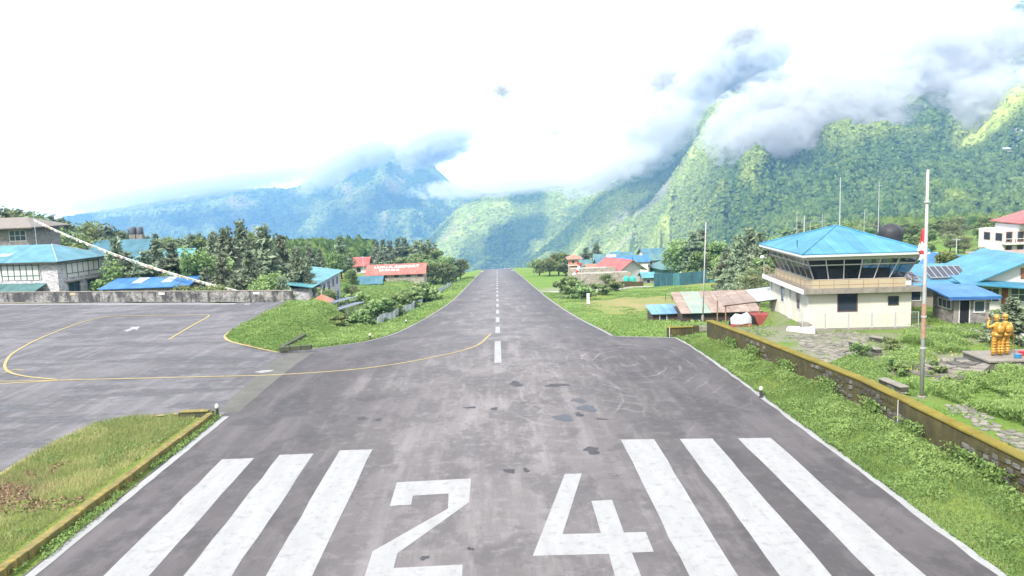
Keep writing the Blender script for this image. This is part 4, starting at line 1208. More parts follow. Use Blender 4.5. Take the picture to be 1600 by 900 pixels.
# wrapped black water tank on a stand behind the tower
p0 = at_y(1391, 380, 74)
wt = thing('wrapped_tank', 'black tarpaulin-wrapped water tank behind the tower roof', 'water tank', (p0.x, 74, gz(p0.x, 74)))
zz = p0.z - gz(p0.x, 74) - 0.5
rg = random.Random(4)
tb = MB().lathe([(1.02, zz), (1.1, zz + 0.5), (1.05, zz + 1.2), (1.12, zz + 1.6), (0.95, zz + 1.95), (0.55, zz + 2.25), (0.2, zz + 2.4)], 20)
tb.v = [(x_ * (0.92 + 0.22 * rg.random()), y_ * (1 + 0.10 * rg.random()), z_ + 0.06 * rg.random()) for (x_, y_, z_) in tb.v]
tb.build('tank', plain('black_tarpaulin', (0.028, 0.028, 0.032), 0.55, 0.3, 3.0), wt, smooth=True)
MB().box(-1.2, 1.2, -1.2, 1.2, zz - 0.2, zz - 0.01).build('platform', M_CONC, wt)
for sx_ in (-1, 1):
    for sy_ in (-1, 1):
        MB().box(sx_ * 1.05 - 0.12, sx_ * 1.05 + 0.12, sy_ * 1.05 - 0.12, sy_ * 1.05 + 0.12, 0, zz - 0.203).build('leg', M_CONC, wt)

# ---------------------------------------------------------------- boundary wall on the right
M_WALLF = plain('weathered_wall_mortar', (0.075, 0.064, 0.022), 0.95, 0.5, 1.3, stain=(0.028, 0.027, 0.024), stain_amt=0.9, bump=0.6, fine=18)
M_COP = plain('yellow_moss_coping', (0.17, 0.135, 0.018), 0.97, 0.35, 1.2, stain=(0.13, 0.12, 0.04), stain_amt=0.7, bump=0.8, fine=30)
M_STN = [plain('wall_stone_%d' % i, c_, 0.95, 0.35, 5.0, stain=(0.05, 0.045, 0.015), stain_amt=0.8, bump=0.4) for i, c_ in enumerate(((0.10, 0.095, 0.085), (0.06, 0.055, 0.05), (0.15, 0.145, 0.135), (0.06, 0.055, 0.022)))]
bw = thing('boundary_wall', 'long mossy stone boundary wall along the right grass verge', 'wall', (18.4, 38, 0))
WY = np.linspace(14, 60.5, 32)
def wtop(y): return float(np.interp(y, [14, 38, 52, 61], [2.02, 1.98, 1.72, 1.42]))
def wface(y): return float(wall_x(y)) - 18.4
k0 = MB(); k1 = MB()
for i in range(len(WY) - 1):
    y0, y1 = WY[i], WY[i + 1]
    xa, xb = wface(y0), wface(y1); za, zb = wtop(y0), wtop(y1)
    ya, yb = y0 - 38, y1 - 38
    for mbq, o0, o1, zlo, dz0, dz1 in ((k0, 0.0, 0.42, -0.6, 0, -0.10),):
        j = len(mbq.v)
        mbq.v += [(xa + o0, ya, zlo), (xb + o0, yb, zlo), (xb + o1, yb, zlo), (xa + o1, ya, zlo), (xa + o0, ya, za + dz1), (xb + o0, yb, zb + dz1), (xb + o1, yb, zb + dz1), (xa + o1, ya, za + dz1)]
        mbq.f += [(j, j + 1, j + 5, j + 4), (j + 3, j + 7, j + 6, j + 2), (j + 4, j + 5, j + 6, j + 7)]
    # coping blocks
    c_ = MB(); e_ = 0.015; jx = random.uniform(-0.015, 0.015); jz = random.uniform(-0.015, 0.02)
    c_.v += [(xa - 0.06 + jx, ya + e_, za - 0.097), (xb - 0.06 + jx, yb - e_, zb - 0.097), (xb + 0.48, yb - e_, zb - 0.097), (xa + 0.48, ya + e_, za - 0.097),
             (xa - 0.05 + jx, ya + e_, za + 0.02 + jz), (xb - 0.05 + jx, yb - e_, zb + 0.02 + jz), (xb + 0.46, yb - e_, zb + 0.03 + jz), (xa + 0.46, ya + e_, za + 0.03 + jz)]
    c_.f += [(0, 3, 2, 1), (4, 5, 6, 7), (0, 1, 5, 4), (1, 2, 6, 5), (2, 3, 7, 6), (3, 0, 4, 7)]
    c_.build('coping_block', M_COP, bw, bevel=0.03)
k0.build('wall_core', M_WALLF, bw)
# stones showing in the face: shared shapes
stone_meshes = []
for i in range(8):
    rg = random.Random(100 + i)
    q = MB().box(-0.05, 0.05, -0.5, 0.5, -0.5, 0.5)
    q.v = [(x_ + rg.uniform(-0.012, 0.012), y_ * rg.uniform(0.72, 1.0), z_ * rg.uniform(0.7, 1.0)) for (x_, y_, z_) in q.v]
    stone_meshes.append(q.mesh('stone', M_STN[i % 4], bevel=0.06))
cnt = 0
z_rows = np.arange(0.42, 1.75, 0.235)
for zi, zr_ in enumerate(z_rows):
    y = 19.0 + random.random() * 0.4
    while y < 56 and cnt < 290:
        L_ = random.uniform(0.26, 0.52)
        patch = fbm(np.array([y / 2.4]), np.array([zr_ * 1.6]), 55, 3)[0]
        if patch > -0.12 + 0.012 * max(0, y - 40) and zr_ + 0.15 < wtop(y) - 0.1 and random.random() < 0.8:
            o = put('stone', random.choice(stone_meshes), bw, loc=(wface(y) - 0.01 + random.uniform(-0.012, 0.01), y - 38, zr_ + random.uniform(-0.03, 0.03)))
            o.scale = (1, L_, random.uniform(0.17, 0.24)); o.rotation_euler = (random.uniform(-0.1, 0.1), 0, math.atan2(-(wface(y + 1) - wface(y)), 1))
            cnt += 1
        y += L_ + random.uniform(0.02, 0.1)
# slim white conduit down the wall below the pole
MB().bar((wface(34.4) - 0.05, -3.6, 0.3), (wface(34.4) - 0.05, -3.6, 1.9), 0.02).build('conduit', M_FRAME, bw)
# ---------------------------------------------------------------- houses, placed at surveyed distances
def hp(name, label, u0, u1, Y, v_eave, d, wall, rot=0.0, cat='house', group=None, base=None):
    """front edge from column u0 to u1 at distance Y, eave at row v_eave; returns a House standing on the ground"""
    a = at_y(u0, v_eave, Y); c_ = at_y(u1, v_eave, Y)
    ze = at_y((u0 + u1) / 2, v_eave, Y).z
    w = (c_.x - a.x) / max(0.3, math.cos(rot))
    zb = min(gz(a.x, Y), gz(c_.x, Y), gz((a.x + c_.x) / 2, Y + d)) if base is None else base
    return House(name, label, cat, (a.x, Y, zb), rot, w, d, ze - zb, wall, group)

# left lodge behind the apron wall
a = at_y(88, 409, 116)
LZ = gz(a.x, 118)
lo = House('stone_lodge', 'two-storey pale stone lodge with sky blue hipped roof behind the apron wall', 'lodge', (a.x - 24 * math.cos(-0.17), 116 - 24 * math.sin(-0.17), LZ), -0.17, 24, 10.5, a.z - LZ, M_STONEB)
H_ = lo.h
lo.hip(RF_LODGE, 2.3, 0.9, 0.09, 0.2, fascia=M_WOODD, cap=RF_PALE)
M_GRN = plain('green_trim', (0.06, 0.14, 0.12), 0.7, 0.2)
# white panel bays of the upper storey
for (a0, a1) in ((21.0 - 6.3, 21.0), (5.6, 12.2)):
    lo.pbox('F', a0 - 0.2, a1 + 0.2, H_ - 2.65, H_ - 0.1, -0.02, 0.10).build('bay_panel', M_WHITEW, lo.t)
    lo.window('F', a0, a1, H_ - 1.95, H_ - 0.5, M_GRN, M_GLASSB, 0.09, 6, 1, curtain=2, out=0.17)
    for k in range(7):
        q = a0 + (a1 - a0) * k / 6
        lo.pbox('F', q - 0.06, q + 0.06, H_ - 2.6, H_ - 0.15, 0.10, 0.15).build('bay_batten', M_GRN, lo.t)
lo.pbox('R', 1.6, 9.2, H_ - 2.65, H_ - 0.1, -0.02, 0.10).build('bay_panel', M_WHITEW, lo.t)
lo.window('R', 1.8, 9.0, H_ - 1.95, H_ - 0.5, M_GRN, M_GLASSB, 0.09, 6, 1, curtain=1, out=0.17)
for k in range(4):
    q = 1.8 + 7.2 * k / 3
    lo.pbox('R', q - 0.06, q + 0.06, H_ - 2.6, H_ - 0.15, 0.10, 0.15).build('bay_batten', M_GRN, lo.t)
for (a0, a1) in ((2.0, 4.3), (6.2, 8.6)):
    lo.window('R', a0, a1, 1.7, H_ - 3.5, M_GRN, M_GLASSB, 0.08, 2, 2, out=0.12)
    lo.pbox('R', a0 - 0.5, a1 + 0.5, H_ - 3.3, H_ - 3.18, -0.02, 0.5).build('window_hood', M_CONC, lo.t)
# balcony and porch roof on the front
lo.pbox('F', 3.0, 7.0, H_ - 2.85, H_ - 2.7, -0.02, 1.3).build('balcony', M_WHITEW, lo.t)
for k in range(9):
    q = 3.1 + 3.8 * k / 8
    lo.pbox('F', q - 0.05, q + 0.05, H_ - 2.7, H_ - 1.9, 1.2, 1.28).build('baluster', M_WHITEW, lo.t)
lo.pbox('F', 3.0, 7.0, H_ - 1.9, H_ - 1.8, 1.17, 1.31).build('balcony_rail', M_WHITEW, lo.t)
for k in range(7):
    x0_ = -1.0 + 3.3 * k; x1_ = x0_ + (3.25 if k < 6 else 3.2)
    MB().slab([(x0_, -3.4, H_ - 4.5), (x1_, -3.4, H_ - 4.5), (x1_, -0.03, H_ - 3.25), (x0_, -0.03, H_ - 3.25)], 0, 0.08).build('porch_roof_sheet', (RF_GREEN if k % 2 else RF_PALE) if k in (2, 3) else RF_GREEN, lo.t)
MB().box(0, 21.5, -3.0, -2.85, 0.0, H_ - 4.55).build('porch_wall', M_WHITEW, lo.t)
for q in (11.0, 15.5, 19.0):
    MB().box(q, q + 1.6, -3.04, -3.001, H_ - 5.6, H_ - 4.95).build('porch_window', M_GLASS, lo.t)
for (x_, y_) in ((6, -0.4), (12.5, 1.2), (3, 2.6)):
    t_ = (y_ + 0.9) / (5.25 + 0.9)
    MB().slab([(x_, y_, H_ + 2.3 * t_), (x_ + 2.2, y_, H_ + 2.3 * t_), (x_ + 2.8, y_ + 0.9, H_ + 2.3 * (t_ + 0.9 / 6.15)), (x_ + 0.6, y_ + 0.9, H_ + 2.3 * (t_ + 0.9 / 6.15))], 0.1, 0.13).build('skylight_sheet', RF_PALE, lo.t)

h = hp('stone_inn', 'stone building with shingle roof and big window at the upper left edge', -60, 40, 150, 358, 12, M_STONE, 0.05, 'house')
h.hip(RF_TILE, 1.9, 1.6, 0.15, 0.25, fascia=M_WOODD)
h.window('F', 8.7, 11.6, h.h - 2.4, h.h - 0.5, M_FRAME, M_GLASSB, 0.12, 3, 2)
h.window('F', 2.0, 5.0, h.h - 2.4, h.h - 0.5, M_FRAME, M_GLASSB, 0.12, 3, 2)

h = hp('long_shed', 'long low shed with bright blue roof just behind the apron wall', 160, 291, 112, 450.0, 5, M_STONE, 0.0, 'shed')
h.shed(RF_BLUE, h.h, h.h + 0.95, 0.5)
for k in (0.26, 0.62):
    x_ = h.w * k
    MB().slab([(x_, 2.2, h.h + 0.95 * 2.7 / 6), (x_ + 1.5, 2.2, h.h + 0.95 * 2.7 / 6), (x_ + 1.5, 5.3, h.h + 0.95 * 5.8 / 6), (x_, 5.3, h.h + 0.95 * 5.8 / 6)], 0.105, 0.13).build('clear_sheet', RF_PALE, h.t)

h = hp('dark_gable_lodge', 'lodge with teal roof and dark wooden gable among the left trees', 140, 222, 168, 398, 9, M_WOODD, 0.0, 'lodge')
h.gable(RF_TEAL, 2.9, 1.0, 0.12, M_WOODD)
h.window('F', 7, 9, h.h - 2.2, h.h - 0.8, M_FRAME, M_GLASSB, 0.1, 2)
h = hp('teal_roof_house', 'teal roofed house half hidden behind the round tree', 250, 292, 165, 410, 8, M_STONE, 0.0)
h.gable(RF_AQUA, 2.6, 0.7, 0.1, M_STONE); h.window('F', 1.5, 3, h.h - 2, h.h - 0.8, M_FRAME, M_GLASSB)
h = hp('teal_roof_house', 'small teal roofed house showing between the left conifers', 362, 394, 158, 405, 8, M_STONE, 0.0)
h.gable(RF_AQUA, 2.2, 0.7, 0.1, M_STONE); h.window('F', 1.5, 3, h.h - 2, h.h - 0.8, M_FRAME, M_GLASSB)
h = hp('blue_roof_annex', 'low blue roofed annex below the dark gable lodge', 196, 228, 150, 413, 6, M_WHITEW, 0.0)
h.shed(RF_AQUA, h.h, h.h + 1.2, 0.4); h.window('F', 0.8, 2.6, h.h - 1.8, h.h - 0.6, M_GRN, M_GLASSB, 0.08, 2)

# stone hall, seen end-on along its window wall
q0 = at_y(482, 440, 116); q1 = at_y(530, 424, 142)
zb = gz(q1.x, 142) - 0.6
vec = Vector((q1.x - q0.x, q1.y - q0.y)); 
hl = House('stone_hall', 'grey stone hall with aqua roof beside the conifers and the apron wall end', 'hall', (q0.x, q0.y, zb), math.atan2(vec.y, vec.x), vec.length, 6.5, q1.z - zb, M_STONEB)
hl.shed(RF_AQUA, hl.h + 0.05, hl.h + 1.3, 0.7)
for k in range(6):
    a0 = 2.5 + k * 4.0
    hl.window('F', a0, a0 + 1.5, hl.h - 1.9, hl.h - 0.7, plain('blue_frame', (0.06, 0.14, 0.36), 0.6, 0.1), M_GLASS, 0.1, 1)
    hl.window('F', a0, a0 + 1.5, hl.h - 4.6, hl.h - 3.3, plain('blue_frame', (0.06, 0.14, 0.36), 0.6, 0.1), M_GLASS, 0.1, 1)

q = at_y(503, 471, 97)
kz = gz(q.x, 97)
ki = thing('kiosk', 'tiny kiosk with orange pyramid roof behind the grass mound', 'kiosk', (q.x, 97, kz))
hh = q.z - kz
MB().box(-0.9, 0.9, -0.9, 0.9, -0.3, hh).build('wall', M_BAND, ki)
k = MB(); e_ = 1.35
k.v = [(-e_, -e_, hh), (e_, -e_, hh), (e_, e_, hh), (-e_, e_, hh), (0, 0, hh + 0.95)]; k.f = [(0, 1, 4), (1, 2, 4), (2, 3, 4), (3, 0, 4), (3, 2, 1, 0)]
k.build('roof', RF_ORANGE, ki)
MB().bar((0, 0, hh + 0.9), (0, 0, hh + 1.45), 0.04).build('finial', M_FRAME, ki)

h = hp('red_roof_house', 'two-storey white house with red roof left of the long airport building', 524, 572, 262, 414.5, 9, M_WHITEW, 0.0)
h.gable(RF_RED, 2.2, 1.0, 0.15, M_WOODD)
for k in range(3): h.window('F', 1.2 + 3.0 * k, 2.4 + 3.0 * k, h.h - 2.4, h.h - 1.0, M_WOODD, M_GLASS, 0.1)
h.pbox('F', 0.2, h.w - 0.2, h.h - 3.1, h.h - 2.9, 0, 0.9).build('balcony', M_WOODD, h.t)

h = hp('airport_building', 'long stone building with white lettering on its faded red roof', 574, 662, 226, 427.5, 9, M_STONEW, 0.0, 'building')
h.gable(RF_REDF, 2.35, 0.7, 0.12, M_STONEW)
for k in range(5): h.window('F', 0.9 + 3.5 * k, 2.1 + 3.5 * k, h.h - 1.0, h.h - 0.45, M_WOODD, M_GLASS, 0.08)
def roof_text(txt, size, x, yslope, house, rise, mat_):
    cu = bpy.data.curves.new('lettering', 'FONT'); cu.body = txt; cu.size = size; cu.align_x = 'LEFT'; cu.extrude = 0.01
    tmp = bpy.data.objects.new('tmp', cu); COL.objects.link(tmp)
    dg = bpy.context.evaluated_depsgraph_get()
    me = bpy.data.meshes.new_from_object(tmp.evaluated_get(dg))
    bpy.data.objects.remove(tmp)
    me.materials.clear(); me.materials.append(mat_)
    o = put('roof_lettering', me, house.r1)
    ang = math.atan2(rise, house.d / 2)
    o.rotation_euler = (ang, 0, 0)
    o.location = (x, yslope, house.h + rise * yslope / (house.d / 2) + 0.18)
    o.scale = (1.05, 1.0, 1.0)
    return o
roof_text('LUKLA AIRPORT', 1.75, 1.6, 2.5, h, 2.35, plain('roof_letter_white', (0.75, 0.74, 0.72), 0.7, 0.1))
for (x0_, x1_) in ((3.3, 4.6), (4.9, 6.4), (6.8, 8.0), (8.3, 9.2)):
    MB().slab([(x0_, 1.1, h.h + 2.35 * 1.1 / 4.5), (x1_, 1.1, h.h + 2.35 * 1.1 / 4.5), (x1_, 2.0, h.h + 2.35 * 2.0 / 4.5), (x0_, 2.0, h.h + 2.35 * 2.0 / 4.5)], 0.15, 0.165).build('faded_paint', plain('faded_pink_paint', (0.55, 0.38, 0.33), 0.8, 0.3, 2.0), h.r1)
h = hp('teal_shed', 'small teal roofed shed in front of the airport building', 560, 595, 196, 442.5, 5, M_GRN, 0.0, 'shed')
h.gable(RF_TEAL, 1.5, 0.5, 0.1, M_GRN); h.door('R', 1.6, 2.6, 1.6)

# right-hand village below the runway
h = hp('red_roof_villa', 'white house with half red, half pale hipped roof beside the green tanks', 968, 1003, 214, 421.5, 12, M_WHITEW, 0.45)
w_, d_, hh = h.w, h.d, h.h
h.w = w_ * 1.15
h.gable(RF_RED, 2.6, 1.0, 0.12, M_WHITEW, axis='y')
for k in range(3): h.window('R', 2.0 + 3.2 * k, 3.2 + 3.2 * k, hh - 2.3, hh - 0.9, M_FRAME, M_GLASS, 0.08)
h.window('F', 1.5, 2.6, hh - 2.3, hh - 1.0, M_FRAME, M_GLASS, 0.08)
h.r2.data.materials[0] = metal_roof('pink_white_roof_sheet', (0.55, 0.44, 0.40), rust=(0.5, 0.25, 0.2), rust_amt=0.25)
q0 = at_y(1022, 447, 186); q1 = at_y(1128, 437, 196)
fz = thing('teal_sheet_fence', 'long teal corrugated sheet fence beyond the field', 'fence', (q0.x, q0.y, gz(q0.x, q0.y)))
vec = q1 - q0; n_ = 11
for i in range(n_):
    a_ = vec * (i / n_); b_ = vec * ((i + 1) / n_ - 0.004)
    za = gz(q0.x + a_.x, q0.y + a_.y) - gz(q0.x, q0.y); top = 3.1 + random.uniform(-0.04, 0.04)
    MB().slab([(a_.x, a_.y, za), (b_.x, b_.y, za), (b_.x, b_.y + 0.08, za), (a_.x, a_.y + 0.08, za)], -0.4, top).build('fence_sheet', RF_TEAL if i % 3 else RF_AQUA if i % 2 else RF_TEAL, fz)
h = hp('green_roof_hall', 'wide hall with dark green hipped roof behind the teal fence', 1036, 1100, 238, 420, 12, M_GRN, 0.15, 'hall'); h.hip(RF_GREEN, 2.8, 0.8, 0.12, 0.3, fascia=M_GRN)
h.window('F', 2, 4, h.h - 2, h.h - 0.8, M_FRAME, M_GLASS)
h = hp('blue_roof_house', 'white house with bright blue roof left of the red roofed villa', 946, 991, 262, 412.5, 8, M_WHITEW, 0.1); h.gable(RF_BLUE, 2.0, 0.8, 0.12, M_WHITEW)
for k in range(3): h.window('F', 1 + 3 * k, 2.2 + 3 * k, h.h - 1.9, h.h - 0.7, M_BRICK, M_GLASS)
h = hp('teal_roof_lodge', 'lodge with teal gabled roof above the blue roofed house', 958, 988, 292, 404.5, 9, M_WHITEW, -0.1); h.gable(RF_TEAL, 2.2, 0.8, 0.12, M_WHITEW); h.window('F', 1, 2.4, h.h - 1.9, h.h - 0.7)
h = hp('sky_roof_hut', 'little hut with pale sky blue roof at the top of the village', 962, 972, 318, 397, 5, M_WHITEW, 0); h.hip(RF_SKY, 1.3, 0.6, 0.1, 0.5); h.window('F', 0.6, 1.5, h.h - 1.6, h.h - 0.7)
h = hp('green_roof_house', 'house with green roof and white gable left in the village', 929, 952, 285, 406.5, 8, M_WHITEW, -0.15); h.gable(RF_GREEN, 1.9, 0.7, 0.12, M_FRAME); h.window('F', 1.5, 3, h.h - 1.8, h.h - 0.7)
h = hp('green_roof_cottage', 'cottage with dark green roof beside the orange house', 908, 924, 270, 415, 7, M_WHITEW, 0); h.gable(RF_GREEN, 1.7, 0.6, 0.12, M_FRAME); h.window('F', 1, 2, h.h - 1.6, h.h - 0.7)
h = hp('orange_house', 'narrow orange red house at the left end of the village', 890, 906, 285, 404, 6, plain('orange_wall', (0.52, 0.20, 0.11), 0.8, 0.15), 0); h.hip(RF_ORANGE, 1.2, 0.9, 0.12, 0.5, fascia=M_FRAME); h.window('F', 0.8, 1.8, h.h - 1.8, h.h - 0.7); h.pbox('F', -0.8, h.w + 0.8, h.h - 2.6, h.h - 2.4, -0.02, 0.8).build('balcony', M_FRAME, h.t)
h = hp('long_teal_lodge', 'long lodge with teal roof and white gable under the grassy slope', 1008, 1052, 300, 397, 9, M_WHITEW, 0.1, 'lodge'); h.gable(RF_TEAL, 1.9, 0.9, 0.12, M_FRAME)
for k in range(4): h.window('F', 1 + 2.6 * k, 2.2 + 2.6 * k, h.h - 1.9, h.h - 0.7)
for (nm, lab, u0, u1, Y, ve, d_, rf, rise, wm) in (
        ('aqua_roof_cottage', 'aqua roofed cottage between the long lodge and the tower grove', 1056, 1076, 285, 399, 7, RF_AQUA, 1.6, M_WHITEW),
        ('teal_roof_cottage', 'small teal roofed cottage left of the blue roofed house', 934, 946, 250, 412, 6, RF_TEAL, 1.4, M_STONEW),
        ('white_gable_hut', 'pale hut with grey roof between the green roofed house and the teal lodge', 950, 960, 275, 405, 6, RF_PALE, 1.3, M_WHITEW),
        ('blue_roof_barn', 'low blue roofed barn behind the white villa', 992, 1012, 246, 408, 7, RF_BLUE, 1.5, M_WHITEW),
        ('green_roof_barn', 'low green roofed barn in front of the long teal lodge', 1012, 1036, 268, 406, 7, RF_GREEN, 1.6, M_STONEW),
        ('orange_roof_hut', 'tiny orange roofed hut under the umbrella pines', 918, 928, 262, 419, 5, RF_ORANGE, 1.1, M_STONEW),
        ('aqua_roof_shed', 'aqua roofed shed at the left end of the teal fence', 1006, 1022, 205, 433, 5, RF_AQUA, 1.0, M_CONC)):
    h = hp(nm, lab, u0, u1, Y, ve, d_, wm, random.uniform(-0.15, 0.15)); h.gable(rf, rise, 0.6, 0.12, wm); h.window('F', 0.8, 1.7, h.h - 1.6, h.h - 0.7, M_FRAME, M_GLASS)
# terraced stone yard walls
for (u0, u1, Y, vt, lab) in ((893, 962, 215, 420, 'upper pale stone terrace wall below the village houses'), (900, 985, 200, 428, 'lower pale stone terrace wall beside the runway field'), (955, 1005, 186, 441, 'mossy dark stone wall under the green tanks')):
    q0 = at_y(u0, vt, Y); q1 = at_y(u1, vt, Y); zb = min(gz(q0.x, Y), gz(q1.x, Y))
    t = thing('terrace_wall', lab, 'wall', (q0.x, Y, zb))
    L_ = q1.x - q0.x; hgt = max(0.8, q0.z - zb)
    nseg = max(3, int(L_ / 2.2))
    for i in range(nseg):
        MB().box(L_ * i / nseg, L_ * (i + 1) / nseg - 0.02, -0.35, 0.35, -0.6, hgt + random.uniform(-0.12, 0.12)).build('wall_section', M_STONEW if 'pale' in lab else M_WALLF, t)
    if 'pale' in lab: MB().box(0, L_, 0.36, 6.0, -0.6, hgt - 0.3).build('terrace_fill', M_GRAVEL, t)
M_TANK = plain('green_plastic', (0.03, 0.36, 0.28), 0.4, 0.08)
for (u, lab) in ((978.5, 'left one of two bright green water tanks by the white villa'), (988.5, 'right one of two bright green water tanks by the white villa')):
    q = at_y(u, 441, 192); g0 = gz(q.x, 192)
    t = thing('green_water_tank', lab, 'water tank', (q.x, 192, g0), 0, 'green water tanks')
    b0 = q.z - g0
    MB().box(-0.7, 0.7, -0.7, 0.7, -0.3, b0).build('stand', M_WALLF, t)
    MB().lathe([(0.70, b0), (0.72, b0 + 0.1), (0.72, b0 + 1.15), (0.6, b0 + 1.35), (0.25, b0 + 1.5)], 16).build('tank', M_TANK, t, smooth=True)
    MB().lathe([(0.22, b0 + 1.5), (0.22, b0 + 1.62)], 12).build('lid', M_TANK, t)
# grey car parked by the fence
# shacks below the tower
h = hp('rusty_shack', 'long low shack with rusty pink and green sheet roof below the tower', 1066, 1190, 80, 487.5, 5.5, M_WOODD, -0.05, 'shack')
for k in range(8):
    x0_ = h.w * k / 8; x1_ = h.w * (k + 1) / 8 - 0.03
    MB().slab([(x0_ - 0.2, -0.4, h.h), (x1_ - 0.2, -0.4, h.h), (x1_ - 0.2, 6.0, h.h + 1.45), (x0_ - 0.2, 6.0, h.h + 1.45)], 0.02 + 0.012 * (k % 2), 0.07 + 0.012 * (k % 2)).build('roof_sheet', metal_roof('faded_green_sheet', (0.17, 0.24, 0.19), rust=(0.25, 0.18, 0.14), rust_amt=0.3) if k in (1, 2) else RF_RUST, h.t)
h.window('F', 1.0, 2.2, 0.8, 1.5, M_WOODD, M_GLASS)
h = hp('blue_shack', 'small shack with faded blue sheet roof beside the rusty shack', 1020, 1066, 83, 490.5, 3.0, M_WOODD, 0.0, 'shack')
for k in range(4):
    x0_ = h.w * k / 4; x1_ = h.w * (k + 1) / 4 - 0.03
    MB().slab([(x0_ - 0.2, -0.3, h.h), (x1_ - 0.2, -0.3, h.h), (x1_ - 0.2, 3.2, h.h + 0.55), (x0_ - 0.2, 3.2, h.h + 0.55)], 0.02 + 0.012 * (k % 2), 0.07 + 0.012 * (k % 2)).build('roof_sheet', metal_roof('faded_blue_sheet', (0.07, 0.17, 0.29), fade=0.5), h.t)
h.door('F', 0.8, 1.5, 1.0)
# open carport left of the tower with tyres and a red container under it
q = at_y(1150, 476, 68); g0 = gz(q.x, 68)
cp = thing('carport', 'open carport with pinkish and white sheet roof beside the tower', 'carport', (q.x, 68, g0), -0.08)
zc = q.z - g0
for k in range(6):
    x0_ = -1.2 + k * 0.98; x1_ = x0_ + 0.95
    za, zb = zc + 0.10 * k, zc + 0.10 * (k + 1)
    MB().slab([(x0_, -0.6, za), (x1_, -0.6, zb), (x1_, 3.6, zb + 0.5), (x0_, 3.6, za + 0.5)], 0, 0.05).build('roof_sheet', RF_PALE if k >= 3 else RF_RUST, cp)
for (x_, y_) in ((-1.0, -0.4), (2.0, -0.4), (4.3, -0.4), (-1.0, 3.2), (4.3, 3.2)):
    MB().bar((x_, y_, -0.2), (x_, y_, zc + 0.1 * (x_ + 1.2) - 0.02), 0.06).build('post', M_RUST, cp)
MB().bar((-1.2, -0.5, zc - 0.03), (4.6, -0.5, zc + 0.55), 0.05).build('beam', M_WOODD, cp)
def tyre(x, y, z, lab, fill):
    t = thing('tyre', lab, 'tyre', (x, y, z))
    mb = MB(); R0, r0, sg, ss = 0.42, 0.17, 22, 10
    for i in range(sg):
        w0 = 2 * math.pi * i / sg
        for j in range(ss):
            w1 = 2 * math.pi * j / ss; rr = R0 + r0 * math.cos(w1)
            mb.v.append((rr * math.cos(w0), 0.75 * r0 * math.sin(w1), R0 + r0 + rr * math.sin(w0)))
    for i in range(sg):
        for j in range(ss): mb.f.append((i * ss + j, ((i + 1) % sg) * ss + j, ((i + 1) % sg) * ss + (j + 1) % ss, i * ss + (j + 1) % ss))
    mb.build('rubber', plain('tyre_rubber', (0.02, 0.02, 0.022), 0.8, 0.2), t, smooth=True)
    mb = MB().lathe([(0.26, -0.02), (0.26, 0.02)], 18); mb.v = [(a_, c_, R0 + r0 + b_) for (a_, b_, c_) in mb.v]
    mb.build('disc', fill, t)
q = at_y(1171, 502, 66.4); tyre(q.x, 66.4, at_y(1171, 512, 66.4).z, 'big black tyre leaning under the carport', plain('painted_green_disc', (0.28, 0.36, 0.20), 0.7, 0.3))
q = at_y(1195, 509, 66.8); g0 = q.z
t = thing('red_container', 'red brown storage container under the carport beside the tower', 'container', (q.x - 1.1, 66.8, g0), -0.08)
M_REDB = plain('red_brown_metal', (0.30, 0.07, 0.06), 0.7, 0.25)
MB().box(0, 2.3, 0, 1.4, 0, 1.05).build('body', M_REDB, t, bevel=0.03)
for k in range(7): MB().box(0.12 + 0.31 * k, 0.22 + 0.31 * k, -0.03, -0.002, 0.1, 0.98).build('rib', M_REDB, t)
q = at_y(1158, 511, 65.5); g0 = q.z
t = thing('covered_motorbike', 'motorbike under a white sheet with red base beside the tyre', 'motorbike', (q.x, 65.5, g0 + 0.05), -0.2)
c_ = MB(); rg = random.Random(9)
for i, (x_, w_, z_) in enumerate(((-0.9, 0.10, 0.75), (-0.5, 0.28, 1.15), (0.0, 0.33, 1.05), (0.5, 0.30, 1.3), (0.85, 0.12, 0.9))):
    c_.v += [(x_, -w_ - 0.15, 0.25 + rg.random() * 0.1), (x_, -w_, z_ * 0.75), (x_, 0, z_), (x_, w_, z_ * 0.75), (x_, w_ + 0.15, 0.25 + rg.random() * 0.1)]
for i in range(4):
    for j in range(4): c_.f.append((i * 5 + j, (i + 1) * 5 + j, (i + 1) * 5 + j + 1, i * 5 + j + 1))
c_.build('sheet', plain('white_sheet', (0.34, 0.35, 0.37), 0.8, 0.12), t, smooth=True)
MB().box(-0.9, 0.9, -0.4, 0.4, 0.0, 0.26).build('red_base', M_REDB, t, bevel=0.04)
for sx_ in (-0.75, 0.75):
    mb = MB().lathe([(0.3, -0.06), (0.3, 0.06)], 14); mb.v = [(a_ + sx_, c_, 0.3 + b_) for (a_, b_, c_) in mb.v]; mb.build('wheel', MATS['tyre_rubber'], t)
# old stone gate wall at the end of the boundary wall
q0 = at_y(1042, 503, 64.5); q1 = at_y(1100, 500, 64.5)
t = thing('gate_wall', 'short broken stone wall with an opening at the end of the long wall', 'wall', (q0.x, 64.5, gz(q0.x, 64.5)))
L_ = q1.x - q0.x
MB().box(0, L_ * 0.68, -0.2, 0.2, -0.4, 0.75).build('wall_section', M_WALLF, t, bevel=0.03)
MB().box(-0.06, L_ * 0.7, -0.26, 0.26, 0.753, 0.84).build('coping', M_COP, t, bevel=0.02)
MB().box(L_ * 0.72, L_ * 0.85, -0.22, 0.22, -0.4, 0.9).build('gate_pier', M_WALLF, t, bevel=0.03)
MB().box(L_ * 0.855, L_ * 1.12, -0.2, 0.2, 0.35, 0.82).build('lintel', M_CONC, t, bevel=0.03)
MB().box(L_ * 1.0, L_ * 1.13, -0.19, 0.19, -0.4, 0.347).build('gate_pier', M_WALLF, t, bevel=0.03)
